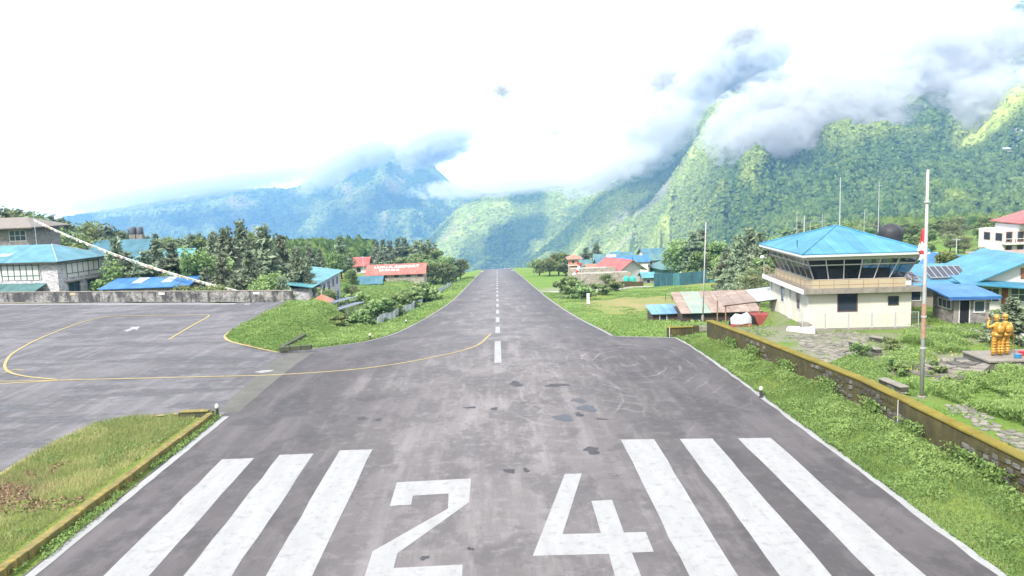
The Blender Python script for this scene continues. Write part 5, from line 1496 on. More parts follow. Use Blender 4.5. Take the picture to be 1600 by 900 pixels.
MB().bar((0.15, -0.35, -0.3), (0.15, -0.35, 0.85), 0.03).build('marker_rod', M_FRAME, t)

# guard hut and the houses right of the tower
q = at_z(1489, 506.5, 0.85)
hut = House('guard_hut', 'small stone guard hut with flat blue roof and open dark doorway', 'hut', (q.x, q.y, 0.85), -0.10, 2.65, 3.4, 2.05, M_STONE)
hut.door('F', 0.45, 1.15, 1.85, M_DARK)
hut.window('F', 1.55, 2.25, 0.95, 1.75, M_FRAME, M_GLASSB, 0.09)
hut.window('L', 1.0, 3.0, 1.15, 1.75, M_FRAME, M_GLASS, 0.1, 3)
hut.pbox('F', 0.0, 0.3, 0.0, 2.05, 0.003, 0.03).build('plaster_pier', M_CONC, hut.t)
MB().slab([(-0.7, -0.75, 2.1), (3.15, -0.75, 2.1), (3.15, 3.9, 2.5), (-0.7, 3.9, 2.5)], 0, 0.13).build('roof', RF_BLUE, hut.t)
MB().box(-0.66, 3.11, -0.72, -0.66, 1.98, 2.095).build('fascia', plain('blue_fascia', (0.06, 0.13, 0.34), 0.6, 0.1), hut.t)

q = at_z(1455, 500, 0.85)
lb = House('solar_house', 'low house with sky blue roof carrying solar panels behind the guard hut', 'house', (q.x + 0.6, q.y + 6.5, 0.6), -0.1, 7.5, 6, 2.2, M_CONC)
lb.shed(RF_SKY, 2.2, 3.3, 0.8)
lb.window('F', 1, 2, 0.9, 1.7)
M_PV = plain('solar_cell', (0.035, 0.04, 0.06), 0.25, 0.3, 4.0)
def pv(parent, x, y, z, w, d, tilt, name='solar_panel', rz=0.0):
    Mx = Matrix.Translation((x, y, z)) @ Matrix.Rotation(rz, 4, 'Z') @ Matrix.Rotation(tilt, 4, 'X')
    o = MB().box(0, w, 0, d, 0, 0.05, Mx).build(name, M_GREY, parent)
    n_ = max(2, int(w / 0.5))
    for i in range(n_):
        MB().box(w * i / n_ + 0.03, w * (i + 1) / n_ - 0.03, 0.05, d - 0.05, 0.052, 0.06, Mx).build('cell_strip', M_PV, o)
    return o
pvt = thing('solar_array', 'tilted solar panels lying on the sky blue roof behind the guard hut', 'solar panels', (q.x + 0.6, q.y + 6.5, 0.6), -0.1)
pv(pvt, 0.2, 0.2, 2.62, 1.8, 1.7, 0.35); pv(pvt, 3.2, 0.8, 2.75, 3.2, 2.0, 0.42)
for (x_, y_, z1_, z2_) in ((0.4, 1.7, 2.75, 3.1), (1.8, 1.7, 2.75, 3.1), (3.5, 2.5, 2.9, 3.45), (6.0, 2.5, 2.9, 3.45)):
    MB().bar((x_, y_, z1_), (x_, y_, z2_), 0.03).build('bracket', M_GREY, pvt)

# sky blue roofed house at the right edge
q = at_z(1538, 500, 0.85)
bh = House('blue_roof_lodge', 'white and brown house with big sky blue gable roof at the right edge', 'house', (q.x + 1.9, q.y + 4.5, 0.7), -0.12, 9.5, 8, 2.6, M_WHITEW)
bh.gable(RF_SKY, 2.0, 0.7, 0.1, M_WHITEW, axis='y')
MB().slab([(-1.6, -1.4, 2.55), (5.2, -1.4, 1.95), (5.2, 1.0, 2.5), (-1.6, 1.0, 3.05)], 0, 0.09).build('porch_roof', RF_SKY, bh.t)
for (a0, a1) in ((0.9, 2.0), (3.0, 4.2)):
    bh.window('F', a0, a1, 0.9, 2.0, M_FRAME, M_GLASSB, 0.09, 2, 2)
bh.pbox('F', 0.05, 0.6, 0, 2.6, 0.002, 0.05).build('brown_panel', M_BRICK, bh.t); bh.pbox('F', 2.25, 2.75, 0, 2.3, 0.002, 0.05).build('brown_panel', M_BRICK, bh.t)
for k in range(3): bh.pbox('F', 3.7 + 0.75 * k, 4.2 + 0.75 * k, 2.8, 3.7 + 0.3 * (k == 1), 0.002, 0.06).build('gable_panel', M_BRICK, bh.t)
t = thing('low_yard_wall', 'low concrete yard wall between the guard hut and the statue', 'wall', (at_z(1536, 497, 0.85).x, at_z(1536, 497, 0.85).y, 0.85))
e1 = at_z(1600, 545, 0.85) - at_z(1536, 497, 0.85)
n_ = 5
for i in range(n_):
    a_ = e1 * (i / n_); b_ = e1 * ((i + 1) / n_ - 0.01)
    MB().slab([(a_.x, a_.y), (b_.x, b_.y), (b_.x + 0.2, b_.y + 0.1), (a_.x + 0.2, a_.y + 0.1)], -0.3, 0.75).build('wall_panel', M_CONC, t, bevel=0.015)
MB().slab([(0, 0), (e1.x, e1.y), (e1.x + 0.25, e1.y + 0.1), (0.25, 0.1)], 0.753, 0.83).build('wall_cap', M_WHITEW, t)

# grey roofs of the street behind
h = hp('grey_roof_row', 'low row of grey sheet roofs behind the solar house', 1468, 1566, 112, 428, 9, M_CONC, 0.0, 'house', None); h.gable(metal_roof('grey_blue_sheet', (0.24, 0.29, 0.32)), 1.9, 0.6, 0.1, M_CONC); h.window('F', 2, 3.2, h.h - 1.8, h.h - 0.8)
h = hp('blue_trim_house', 'pointed white gable with dark blue trim beside the flag', 1500, 1546, 92, 427, 8, M_WHITEW, 0.1, 'house'); h.gable(RF_BLUE, 1.9, 0.5, 0.12, M_WHITEW, axis='y'); h.window('F', 1, 2, 1, 2)
h = hp('market_roof', 'pale low roof beside the bushes below the hotel', 1440, 1492, 135, 408, 6, M_CONC, 0.0, 'shed'); h.shed(RF_PALE, h.h, h.h + 0.9, 0.5); h.door('F', 1, 2, 1.8)
h = hp('stall_row', 'street stalls with orange and pale canopies below the hotel', 1540, 1625, 128, 402, 4, M_WOODD, 0.0, 'stall'); h.shed(RF_RUST, h.h, h.h + 0.7, 0.8)
for k in range(4): h.pbox('F', 0.4 + 2.2 * k, 2.2 + 2.2 * k, 1.0, 2.0, 0.0, 0.1).build('shutter', (RF_ORANGE, M_FRAME, M_BAND, RF_PALE)[k], h.t)
h = hp('far_blue_shed', 'distant bright blue roofed shed in the green fields', 1452, 1474, 330, 369, 8, M_WHITEW, 0.0, 'shed'); h.gable(RF_BLUE, 1.5, 0.6, 0.12, M_WHITEW); h.window('F', 1, 2, 0.8, 1.6)
h = hp('far_aqua_shed', 'distant aqua roofed shed left of the bright blue one', 1428, 1446, 340, 370, 7, M_WHITEW, 0.0, 'shed'); h.gable(RF_AQUA, 1.4, 0.6, 0.12, M_WHITEW); h.window('F', 1, 2, 0.8, 1.6)
# hotel
h = hp('hotel', 'white balconied hotel with red gable roof on the right hillside', 1566, 1660, 150, 357, 8, M_WHITEW, -0.05, 'hotel')
h.wall.data.materials[0] = M_WHITEW
hh = h.h
sub = House.__new__(House); sub.t = h.t; sub.w, sub.d, sub.h = h.w, h.d, hh
MB().box(3.2, h.w, -0.5, 7.9, hh, hh + 0.9).build('upper_wall', M_WHITEW, h.t)
k = MB(); x0_, x1_ = 2.6, h.w + 4.0; xm = (x0_ + x1_) / 2
k.slab([(x0_, -1.6, hh + 1.0), (xm, -1.6, hh + 1.9), (xm, 8.6, hh + 3.2), (x0_, 8.6, hh + 1.3)], 0, 0.15).build('roof', RF_RED, h.t)
MB().slab([(xm + 0.005, -1.6, hh + 1.9), (x1_, -1.6, hh + 0.9), (x1_, 8.6, hh + 1.3), (xm + 0.005, 8.6, hh + 3.2)], 0, 0.15).build('roof', RF_RED, h.t)
for fl_ in range(2):
    zf = hh - 2.7 - 2.75 * fl_
    h.pbox('F', 0.0, h.w, zf - 0.25, zf, 0.003, 1.3).build('balcony', M_WHITEW, h.t)
    for k in range(14):
        q_ = 0.1 + (h.w - 0.2) * k / 13
        h.pbox('F', q_ - 0.05, q_ + 0.05, zf, zf + 0.85, 1.18, 1.27).build('baluster', M_BRICK, h.t)
    h.pbox('F', 0.0, h.w, zf + 0.85, zf + 0.95, 1.15, 1.3).build('balcony_rail', M_WHITEW, h.t)
    for k in range(5):
        a0 = 0.9 + 2.25 * k
        h.window('F', a0, a0 + 1.0, zf + 0.3, zf + 2.1, M_BRICK, M_GLASS, 0.14, 1)
h.window('L', 2, 4, hh - 2.2, hh - 0.8, M_BRICK, M_GLASS); h.window('L', 6, 8, hh - 2.2, hh - 0.8, M_BRICK, M_GLASS)

# apron wall, far left
A0 = at_z(-60, 468.5, 0.0); A1 = at_z(457, 467, 0.0)
aw = thing('apron_wall', 'stained grey and white wall along the far edge of the apron', 'wall', (A0.x, A0.y, 0))
vec = Vector((A1.x - A0.x, A1.y - A0.y)); nrm = Vector((-vec.y, vec.x)).normalized()
m, nt, b = _nodes('streaked_whitewash')
v = pos_n(nt, (0.8, 0.8, 0.5)); n1_ = noise_n(nt, v, 0.9, 6, 0.7); n2_ = noise_n(nt, pos_n(nt, (1, 1, 2.5)), 2.5, 4, 0.6)
c = mixc(nt, ramp(nt, n1_, 0.42, 0.56), (0.05, 0.05, 0.053), (0.26, 0.25, 0.245))
c = mixc(nt, math_n(nt, 'MULTIPLY', ramp(nt, n2_, 0.45, 0.65), 0.7), c, (0.035, 0.035, 0.036))
nt.links.new(c, b.inputs['Base Color']); b.inputs['Roughness'].default_value = 0.95; bump_n(nt, b, n2_, 0.3, 0.03)
M_STREAK = m
nseg = 26
for i in range(nseg):
    a_ = vec * (i / nseg); b_ = vec * ((i + 1) / nseg - 0.0006)
    hj = 0.98 + random.uniform(-0.02, 0.02)
    MB().slab([tuple(a_), tuple(b_), tuple(b_ + nrm * 0.3), tuple(a_ + nrm * 0.3)], -0.4, hj).build('wall_panel', M_STREAK, aw, bevel=0.015)
    MB().slab([tuple(a_ - nrm * 0.05), tuple(b_ - nrm * 0.05), tuple(b_ + nrm * 0.36), tuple(a_ + nrm * 0.36)], hj + 0.003, hj + 0.1).build('coping_block', M_CONC, aw, bevel=0.015)
    if i in (9, 16, 23):
        c_ = a_ + vec * 0.01
        MB().slab([tuple(c_ - nrm * 0.06), tuple(c_ + vec.normalized() * 0.9 - nrm * 0.06), tuple(c_ + vec.normalized() * 0.9 - nrm * 0.02), tuple(c_ - nrm * 0.02)], 0.6, 0.9).build('painted_board', M_FRAME if i != 9 else M_BAND, aw)
# ================================================================== VEGETATION
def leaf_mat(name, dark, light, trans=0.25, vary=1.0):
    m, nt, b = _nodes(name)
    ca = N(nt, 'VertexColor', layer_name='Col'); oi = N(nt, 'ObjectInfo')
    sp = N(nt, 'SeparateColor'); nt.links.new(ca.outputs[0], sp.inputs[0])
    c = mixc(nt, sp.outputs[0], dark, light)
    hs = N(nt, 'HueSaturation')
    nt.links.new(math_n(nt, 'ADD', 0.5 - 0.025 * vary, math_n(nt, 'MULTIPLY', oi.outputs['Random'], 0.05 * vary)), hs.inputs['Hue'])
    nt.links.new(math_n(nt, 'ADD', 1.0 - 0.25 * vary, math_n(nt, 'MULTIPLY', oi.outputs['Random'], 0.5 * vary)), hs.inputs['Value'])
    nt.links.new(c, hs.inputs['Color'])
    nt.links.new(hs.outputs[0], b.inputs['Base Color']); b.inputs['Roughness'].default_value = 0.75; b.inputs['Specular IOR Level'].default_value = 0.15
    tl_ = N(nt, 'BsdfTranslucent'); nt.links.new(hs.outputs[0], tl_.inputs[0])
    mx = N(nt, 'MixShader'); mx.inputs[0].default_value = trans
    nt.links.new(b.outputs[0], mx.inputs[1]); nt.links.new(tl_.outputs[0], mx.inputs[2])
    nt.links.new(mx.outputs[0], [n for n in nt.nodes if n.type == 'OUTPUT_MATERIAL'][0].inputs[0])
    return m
M_CONIF = leaf_mat('conifer_needles', (0.075, 0.11, 0.075), (0.27, 0.315, 0.20))
M_PINE = leaf_mat('pine_needles', (0.075, 0.11, 0.078), (0.25, 0.30, 0.195))
M_BROAD = leaf_mat('broad_leaves', (0.07, 0.115, 0.045), (0.23, 0.29, 0.11))
M_DULL = leaf_mat('dull_leaves', (0.09, 0.12, 0.06), (0.25, 0.27, 0.14))
M_HERB = leaf_mat('weed_leaves', (0.085, 0.16, 0.04), (0.29, 0.39, 0.13), 0.45, 0.0)
M_BLADE = leaf_mat('grass_blades', (0.10, 0.17, 0.035), (0.31, 0.36, 0.12), 0.45, 0.0)
M_DRYB = leaf_mat('dry_grass_blades', (0.14, 0.19, 0.06), (0.40, 0.37, 0.17), 0.4, 0.0)
M_BARK = plain('bark', (0.10, 0.075, 0.055), 0.95, 0.3, 3.0)

def leaves(P, size, rg, shade, up=0.0, aspect=0.5, droop=0.0):
    """quads of random orientation at points P"""
    n = len(P)
    d1 = rg.normal(size=(n, 3)); d1[:, 2] -= droop; d1 /= np.linalg.norm(d1, axis=1)[:, None]
    d2 = rg.normal(size=(n, 3)); d2[:, 2] += up
    d2 -= (d2 * d1).sum(1)[:, None] * d1; d2 /= np.linalg.norm(d2, axis=1)[:, None] + 1e-9
    s = (size * (0.6 + 0.8 * rg.random(n)))[:, None] if np.ndim(size) == 0 else size[:, None]
    a = d1 * s; b_ = np.cross(d1, d2) * s * aspect
    V = np.stack([P - a, P + b_, P + a, P - b_], 1).reshape(-1, 3)
    F = np.arange(4 * n).reshape(n, 4)
    C = np.repeat(np.stack([shade] * 3, 1), 4, axis=0)
    return V, F, C

def crown_conifer(seed, H=10.0, base=0.12, spread=0.24, layers=15, dense=1.0, ragged=0.25):
    rg = np.random.default_rng(seed); pts = []; sh = []
    for L in range(layers):
        t = L / (layers - 1); z = H * (base + (0.97 - base) * t)
        rad = H * spread * (1 - t) ** 0.8 * (1 + ragged * rg.normal()) + 0.12
        nb = max(5, int((15 - 8 * t) * dense))
        for k in range(nb):
            w = rg.random() * 6.283; r_ = max(0.2, rad * (0.7 + 0.5 * rg.random()))
            nseg = max(3, int(r_ * 6))
            for j in range(nseg):
                f = (j + 0.5) / nseg
                cpt = np.array([math.cos(w) * r_ * f, math.sin(w) * r_ * f, z - 0.22 * r_ * f + 0.16 * r_ * f * f])
                m_ = int(6 * dense)
                q = cpt + rg.normal(size=(m_, 3)) * np.array([0.28, 0.28, 0.2]) * (0.6 + 0.5 * (1 - f))
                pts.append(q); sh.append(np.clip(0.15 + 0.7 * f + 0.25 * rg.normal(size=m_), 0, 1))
    P = np.concatenate(pts); S = np.concatenate(sh)
    return leaves(P, 0.30, rg, S, 0.6, 0.36, 0.25)

def crown_broad(seed, H=8.0, blobs=9, n=2400, size=0.24, flat=0.85, low=0.3, spread=0.27):
    rg = np.random.default_rng(seed); pts = []; sh = []
    cs = []
    for k in range(blobs):
        w = rg.random() * 6.283; r_ = H * spread * math.sqrt(rg.random()); z = H * (low + (0.86 - low) * rg.random())
        tt = (z / H - low) / (0.9 - low); env = math.sqrt(max(0.12, 1 - (2 * tt - 0.85) ** 2 * 0.75))
        cs.append((math.cos(w) * r_ * env, math.sin(w) * r_ * env, z, H * (0.10 + 0.09 * rg.random())))
    for (x, y, z, r_) in cs:
        m_ = n // blobs
        d = rg.normal(size=(m_, 3)); d /= np.linalg.norm(d, axis=1)[:, None]
        rr = r_ * (0.45 + 0.62 * rg.random(m_) ** 0.5) * (1 + 0.25 * np.sin(d[:, 0] * 5 + d[:, 1] * 4 + seed))
        q = np.array([x, y, z]) + d * rr[:, None] * np.array([1.1, 1.1, flat])
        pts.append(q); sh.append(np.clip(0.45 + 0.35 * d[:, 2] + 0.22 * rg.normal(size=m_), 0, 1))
    P = np.concatenate(pts); S = np.concatenate(sh)
    return leaves(P, size, rg, S, 0.4, 0.6, 0.0)

def trunk_mb(H, r, limbs, seed, lean=0.03):
    rg = random.Random(seed); mb = MB()
    pts = [(lean * H * math.sin(k * 0.9 + seed) * k / 5, lean * H * math.cos(k * 1.3 + seed) * k / 5, H * k / 5) for k in range(6)]
    mb.tube(pts, [r * (1 - 0.16 * k) for k in range(6)], 7)
    for k in range(limbs):
        z = H * (0.3 + 0.55 * k / max(1, limbs)); w = rg.random() * 6.28; L = H * 0.22 * (1.1 - k / limbs * 0.6)
        i = min(4, int(z / H * 5)); p0 = Vector(pts[i]).lerp(Vector(pts[i + 1]), z / H * 5 - i)
        p1 = p0 + Vector((math.cos(w) * L * 0.6, math.sin(w) * L * 0.6, L * 0.35)); p2 = p1 + Vector((math.cos(w + 0.3) * L * 0.5, math.sin(w + 0.3) * L * 0.5, L * 0.35))
        mb.tube([p0, p1, p2], [r * 0.38, r * 0.24, r * 0.08], 5)
    return mb

PROTO = {}
def proto(kind, H, crown, mat_, trunkmb):
    V, F, C = crown
    PROTO.setdefault(kind, []).append((H, np_mesh(kind + '_crown', V, F, mat_, C), trunkmb.mesh(kind + '_trunk', M_BARK, smooth=True)))
for sd in range(4):
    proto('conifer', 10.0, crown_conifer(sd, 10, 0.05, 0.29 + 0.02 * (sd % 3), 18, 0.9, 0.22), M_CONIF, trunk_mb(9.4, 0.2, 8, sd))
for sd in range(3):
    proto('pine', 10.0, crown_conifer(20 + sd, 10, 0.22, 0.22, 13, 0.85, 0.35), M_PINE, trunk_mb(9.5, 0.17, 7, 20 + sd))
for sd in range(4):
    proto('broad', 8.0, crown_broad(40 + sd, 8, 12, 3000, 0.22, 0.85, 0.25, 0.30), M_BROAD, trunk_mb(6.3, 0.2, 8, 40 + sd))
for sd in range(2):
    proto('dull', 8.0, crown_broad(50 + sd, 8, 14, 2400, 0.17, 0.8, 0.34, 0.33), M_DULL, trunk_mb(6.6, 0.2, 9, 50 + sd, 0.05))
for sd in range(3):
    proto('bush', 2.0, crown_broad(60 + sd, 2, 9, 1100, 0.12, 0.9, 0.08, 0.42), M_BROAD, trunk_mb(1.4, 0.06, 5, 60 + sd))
PROTO['round'] = PROTO['broad']

ORD = ('leftmost second third fourth fifth sixth seventh eighth ninth tenth eleventh twelfth thirteenth fourteenth fifteenth sixteenth seventeenth eighteenth nineteenth twentieth twenty-first '
       'twenty-second twenty-third twenty-fourth twenty-fifth twenty-sixth twenty-seventh twenty-eighth twenty-ninth').split()
def nth(i, what): return ('leftmost ' + what) if i == 0 else (ORD[i] + ' ' + what.split(' ', 1)[0] + ' from the left ' + what.split(' ', 1)[1])
_tc = [0]
def tree(name, kind, u, v_top, Y, label, wid=1.0, group=None, cat='tree', zbase=None):
    top = at_y(u, v_top, Y); g0 = gz(top.x, Y) if zbase is None else zbase
    H, cm, tm = PROTO[kind][_tc[0] % len(PROTO[kind])]; _tc[0] += 1
    h_ = max(0.6, top.z - g0)
    s_ = h_ / H
    t = thing(name, label, cat, (top.x, Y, g0 - 0.1), random.random() * 6.28, group)
    t.scale = (s_ * wid, s_ * wid, s_)
    put('crown', cm, t); put('trunk', tm, t)
    return t

TL = [  # left cluster in front of the houses: (kind, u, v_top, Y, width)
    ('conifer', 410, 360, 122, 1.15, 'tallest layered conifer in the dense left cluster'), ('conifer', 437, 374, 128, 1.0, 'conifer right of the tallest one in the left cluster'),
    ('conifer', 462, 392, 120, 0.95, 'short conifer at the right end of the left cluster beside the stone hall'), ('conifer', 352, 362, 134, 1.1, 'tall conifer left of centre in the left cluster'),
    ('conifer', 374, 352, 148, 1.0, 'slim conifer with high tip behind the left cluster'), ('broad', 387, 357, 156, 1.0, 'dark round-topped tree behind the tallest conifer'),
    ('broad', 310, 384, 120, 1.0, 'smooth round green tree left of the conifer cluster'), ('conifer', 332, 372, 140, 1.05, 'conifer just behind the smooth round tree'),
    ('conifer', 388, 398, 112, 1.1, 'low dark conifer in front of the left cluster'), ('conifer', 345, 402, 113, 1.0, 'lower conifer right of the smooth round tree'),
    ('pine', 265, 385, 124, 1.3, 'feathery tree between the dark gable lodge and the round tree'), ('pine', 243, 380, 130, 1.3, 'tall feathery tree right of the dark gable lodge'),
    ('pine', 225, 398, 121, 1.4, 'feathery tree in front of the dark gable lodge'), ('conifer', 178, 379, 124, 1.0, 'conifer right of the lodge corner under the flag string'),
    ('conifer', 196, 400, 121, 1.1, 'shorter conifer beside the lodge corner conifer'), ('broad', 168, 405, 121, 1.1, 'leafy tree hugging the right corner of the stone lodge'),
    ('broad', 282, 412, 121, 1.1, 'low leafy tree behind the end of the blue shed'), ('broad', 258, 417, 122, 1.1, 'small leafy tree behind the blue shed roof'),
    ('broad', 205, 420, 123, 1.2, 'bushy tree over the left part of the blue shed'), ('conifer', 478, 402, 128, 0.9, 'conifer behind the stone hall roof'),
    ('broad', 448, 384, 150, 1.1, 'grey green tree behind the right end of the cluster'), ('broad', 425, 420, 110, 1.2, 'pale low tree at the foot of the tallest conifer'),
    ('conifer', 320, 418, 112, 1.2, 'squat conifer right behind the apron wall'), ('conifer', 365, 428, 109, 1.3, 'squat dark conifer near the end of the flag string'),
    ('broad', 300, 437, 108, 1.5, 'rounded shrub tree peeping over the apron wall at the blue shed end'), ('broad', 322, 440, 107, 1.5, 'second rounded shrub tree over the apron wall'),
    ('conifer', 440, 432, 106.5, 1.3, 'low dark conifer by the right end of the apron wall'), ('broad', 405, 436, 106.5, 1.5, 'low leafy tree over the apron wall below the tallest conifer'),
    ('conifer', 498, 388, 190, 1.0, 'conifer behind the aqua roofed stone hall'), ('conifer', 482, 380, 180, 1.05, 'taller conifer left of the one behind the stone hall'),
    ('pine', 530, 369, 215, 1.25, 'dark twin-topped pine left of the red roofed house'), ('broad', 518, 392, 205, 1.2, 'leafy tree below the dark twin-topped pine'),
    ('broad', 542, 392, 225, 1.2, 'leafy tree right below the twin-topped pine'), ('broad', 549, 418, 180, 1.0, 'dark small tree in front of the red roofed house'),
    ('dull', 548, 442, 138, 1.2, 'brownish green tree beside the stone hall and solar racks'), ('broad', 513, 449, 112, 1.2, 'dark round shrub against the stone hall wall'),
]
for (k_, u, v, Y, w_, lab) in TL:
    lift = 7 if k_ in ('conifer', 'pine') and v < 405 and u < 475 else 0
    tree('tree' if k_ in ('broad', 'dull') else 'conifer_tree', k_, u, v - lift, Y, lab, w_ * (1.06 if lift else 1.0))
rgt = random.Random(31)
for i, u in enumerate(range(-12, 345, 6)):
    v = np.interp(u, [-12, 40, 100, 180, 260, 345], [326, 330, 344, 362, 372, 368]) + rgt.uniform(-7, 8)
    tree('ridge_tree', ('pine', 'conifer', 'broad')[i % 3], u + rgt.uniform(-3, 3), v, 215 + rgt.uniform(-25, 40), 'hazy tree in the treeline behind the left houses', 1.25, 'treeline behind the left houses')
for i, u in enumerate(range(55, 300, 10)):
    v = np.interp(u, [40, 100, 180, 300], [352, 362, 380, 385]) + rgt.uniform(-7, 8)
    tree('hillside_tree', ('broad', 'conifer')[i % 2], u + rgt.uniform(-4, 4), v, 178 + rgt.uniform(-6, 12), nth(i, 'tree on the slope between the left houses and the treeline'), 1.25, 'trees on the left slope')
TC = [('pine', 588, 377, 300, 1.2), ('pine', 598, 374, 310, 1.2), ('pine', 609, 376, 305, 1.2), ('pine', 621, 372, 312, 1.2), ('pine', 631, 371, 318, 1.2), ('conifer', 650, 377, 300, 1.3), ('broad', 662, 373, 310, 1.2), ('broad', 674, 386, 300, 1.3),
      ('conifer', 594, 392, 280, 1.4), ('broad', 690, 399, 285, 1.4), ('broad', 711, 398, 300, 1.3), ('broad', 700, 408, 280, 1.4), ('broad', 718, 406, 310, 1.4), ('broad', 640, 392, 285, 1.6), ('conifer', 612, 396, 282, 1.4), ('broad', 655, 400, 282, 1.5), ('broad', 680, 408, 280, 1.5)]
for i, (k_, u, v, Y, w_) in enumerate(sorted(TC, key=lambda q: q[1])): tree('tree' if k_ == 'broad' else 'pine_tree', k_, u, v, Y, nth(i, 'tree in the grove behind the airport building'), w_, 'grove behind the airport building')
TRr = [('broad', 1064, 373, 212, 1.3, 'leafy tree at the left end of the dark grove beside the tower'), ('pine', 1082, 361, 208, 1.3, 'tall dark pine in the left part of the tower grove'), ('pine', 1097, 358, 214, 1.3, 'tall pine behind the thin mast in the tower grove'),
       ('broad', 1112, 372, 210, 1.3, 'round tree behind the thin mast in the tower grove'), ('conifer', 1135, 385, 142, 1.1, 'dark conifer left of the big trees beside the tower'), ('conifer', 1152, 366, 130, 1.15, 'big dark conifer in the front of the tower grove'),
       ('conifer', 1172, 356, 136, 1.15, 'tallest dark conifer beside the tower roof'), ('conifer', 1190, 362, 128, 1.1, 'dark conifer nearest the tower roof edge'), ('broad', 1207, 366, 150, 1.2, 'leafy tree behind the left roof edge of the tower'),
       ('conifer', 1160, 402, 112, 1.2, 'lower conifer in front of the tower grove'), ('dull', 1187, 410, 104, 1.2, 'grey green tree touching the tower balcony'), ('dull', 1172, 425, 100, 1.2, 'small grey green tree left of the tower balcony'),
       ('broad', 1133, 400, 150, 1.3, 'leafy tree at the end of the teal fence'), ('conifer', 1143, 420, 116, 1.3, 'short conifer at the left foot of the tower grove'), ('broad', 1200, 392, 118, 1.3, 'leafy tree right behind the balcony lamp'),
       ('broad', 1090, 388, 206, 1.4, 'leafy tree low in the left part of the tower grove'), ('broad', 1072, 398, 226, 1.4, 'low leafy tree beside the green roofed hall'),
       ('pine', 931, 379, 330, 1.6, 'umbrella-shaped pine standing over the village'), ('pine', 915, 387, 330, 1.5, 'smaller umbrella-shaped pine left of the other'),
       ('broad', 872, 392, 310, 1.5, 'dark bushy tree right of the runway end'), ('broad', 858, 402, 300, 1.7, 'low bushy tree right of the runway end'), ('broad', 842, 404, 310, 1.8, 'leftmost bush tree beside the runway end'), ('broad', 884, 400, 295, 1.5, 'bushy tree beside the orange house'),
       ('broad', 1475, 388, 88, 1.25, 'round airy tree behind the flagpoles'), ('dull', 1462, 408, 84, 1.1, 'thin-leaved tree left of the round airy tree'),
       ('dull', 1508, 368, 170, 1.6, 'wide grey green tree left of the hotel'), ('dull', 1535, 384, 150, 2.2, 'wide pale bush tree below the hotel'), ('broad', 1520, 395, 146, 2.2, 'low pale bush tree below the hotel'),
       ('broad', 1545, 337, 260, 1.6, 'large green tree on the slope above the hotel'), ('broad', 1528, 345, 270, 1.5, 'green tree left of the large one above the hotel'),
       ('broad', 985, 428, 205, 1.4, 'small tree in front of the white villa'), ('broad', 948, 426, 196, 1.5, 'small pale tree on the stone terraces'), ('broad', 1000, 398, 280, 1.4, 'tree between the blue roof and the long lodge'), ('dull', 1022, 404, 270, 1.4, 'small tree in front of the long teal lodge')]
for (k_, u, v, Y, w_, lab) in TRr: tree('tree' if k_ in ('broad', 'dull') else 'conifer_tree', k_, u, v, Y, lab, w_)
for i, u in enumerate(range(1235, 1640, 14)):
    tree('slope_tree', ('broad', 'conifer', 'dull')[i % 3], u + rgt.uniform(-5, 5), 352 + rgt.uniform(-8, 8) - (u - 1235) * 0.02, 330 + rgt.uniform(-50, 60), nth(i, 'tree in the dark band behind the tower and fields'), 1.4, 'tree band behind the tower')
for i in range(34):
    Y_ = rgt.uniform(165, 330); u_ = rgt.uniform(1400, 1610); g_ = gz(at_y(u_, 380, Y_).x, Y_); dr_ = ray(u_, 380)
    hh_ = rgt.uniform(2.5, 7.0); X_ = at_y(u_, 380, Y_).x
    H0, cm_, tm_ = PROTO[('broad', 'dull')[i % 2]][i % 2]
    t = thing('meadow_tree', 'small tree on the green slope between the tower and the hotel', 'tree', (X_, Y_, g_ - 0.1), rgt.random() * 6, 'trees on the slope by the hotel')
    t.scale = (hh_ / H0 * 1.4, hh_ / H0 * 1.4, hh_ / H0); put('crown', cm_, t); put('trunk', tm_, t)
# shrubs along the runway and fields
SH = [(893, 437, 150, 'low shrub beside the runway field'), (908, 444, 142, 'dark shrub by the white post in the field'), (935, 440, 155, 'shrub in front of the mossy wall'), (885, 431, 165, 'shrub at the edge of the stone terraces'), (955, 436, 170, 'shrub left of the green tanks'),
      (590, 462, 118, 'shrub at the corner of the grey fence'), (617, 458, 128, 'bush against the grey sheet fence'), (655, 442, 165, 'yellowish bush in front of the airport building'), (640, 446, 150, 'bush behind the grey sheet fence'), (570, 458, 122, 'small shrub below the brownish tree'),
      (565, 482, 88, 'dense shrub on the bank below the solar racks'), (530, 487, 82, 'shrub on the right shoulder of the mound')]
for (u, v, Y, lab) in SH: tree('shrub', 'bush', u, v, Y, lab, 1.7, None, 'shrub')

# ---- scattered forest masses
def rand_in(n, fx, fy): return fx[0] + (fx[1] - fx[0]) * RNG.random(n), fy[0] + (fy[1] - fy[0]) * RNG.random(n)
xx, yy_ = rand_in(5200, (60, 620), (330, 900))
keep = (xx > 60 + (yy_ - 330) * 0.15) & (fbm(xx / 50, yy_ / 50, 91, 3) > -0.25)
xx, yy_ = xx[keep], yy_[keep]
scatter_gn('foot_forest', np.stack([xx, yy_, ground(xx, yy_) + 0.8], 1), 2.3 + 2.2 * RNG.random(len(xx)), 0.12 * RNG.random(len(xx)), 'dark wood at the foot of the right mountain', TUFTS)
xx, yy_ = rand_in(3000, (-330, -60), (190, 420))
scatter_gn('left_hill_wood', np.stack([xx, yy_, ground(xx, yy_) + 0.8], 1), 1.8 + 2.0 * RNG.random(len(xx)), 0.0 * RNG.random(len(xx)), 'wood covering the hill behind the left houses', TUFTS)

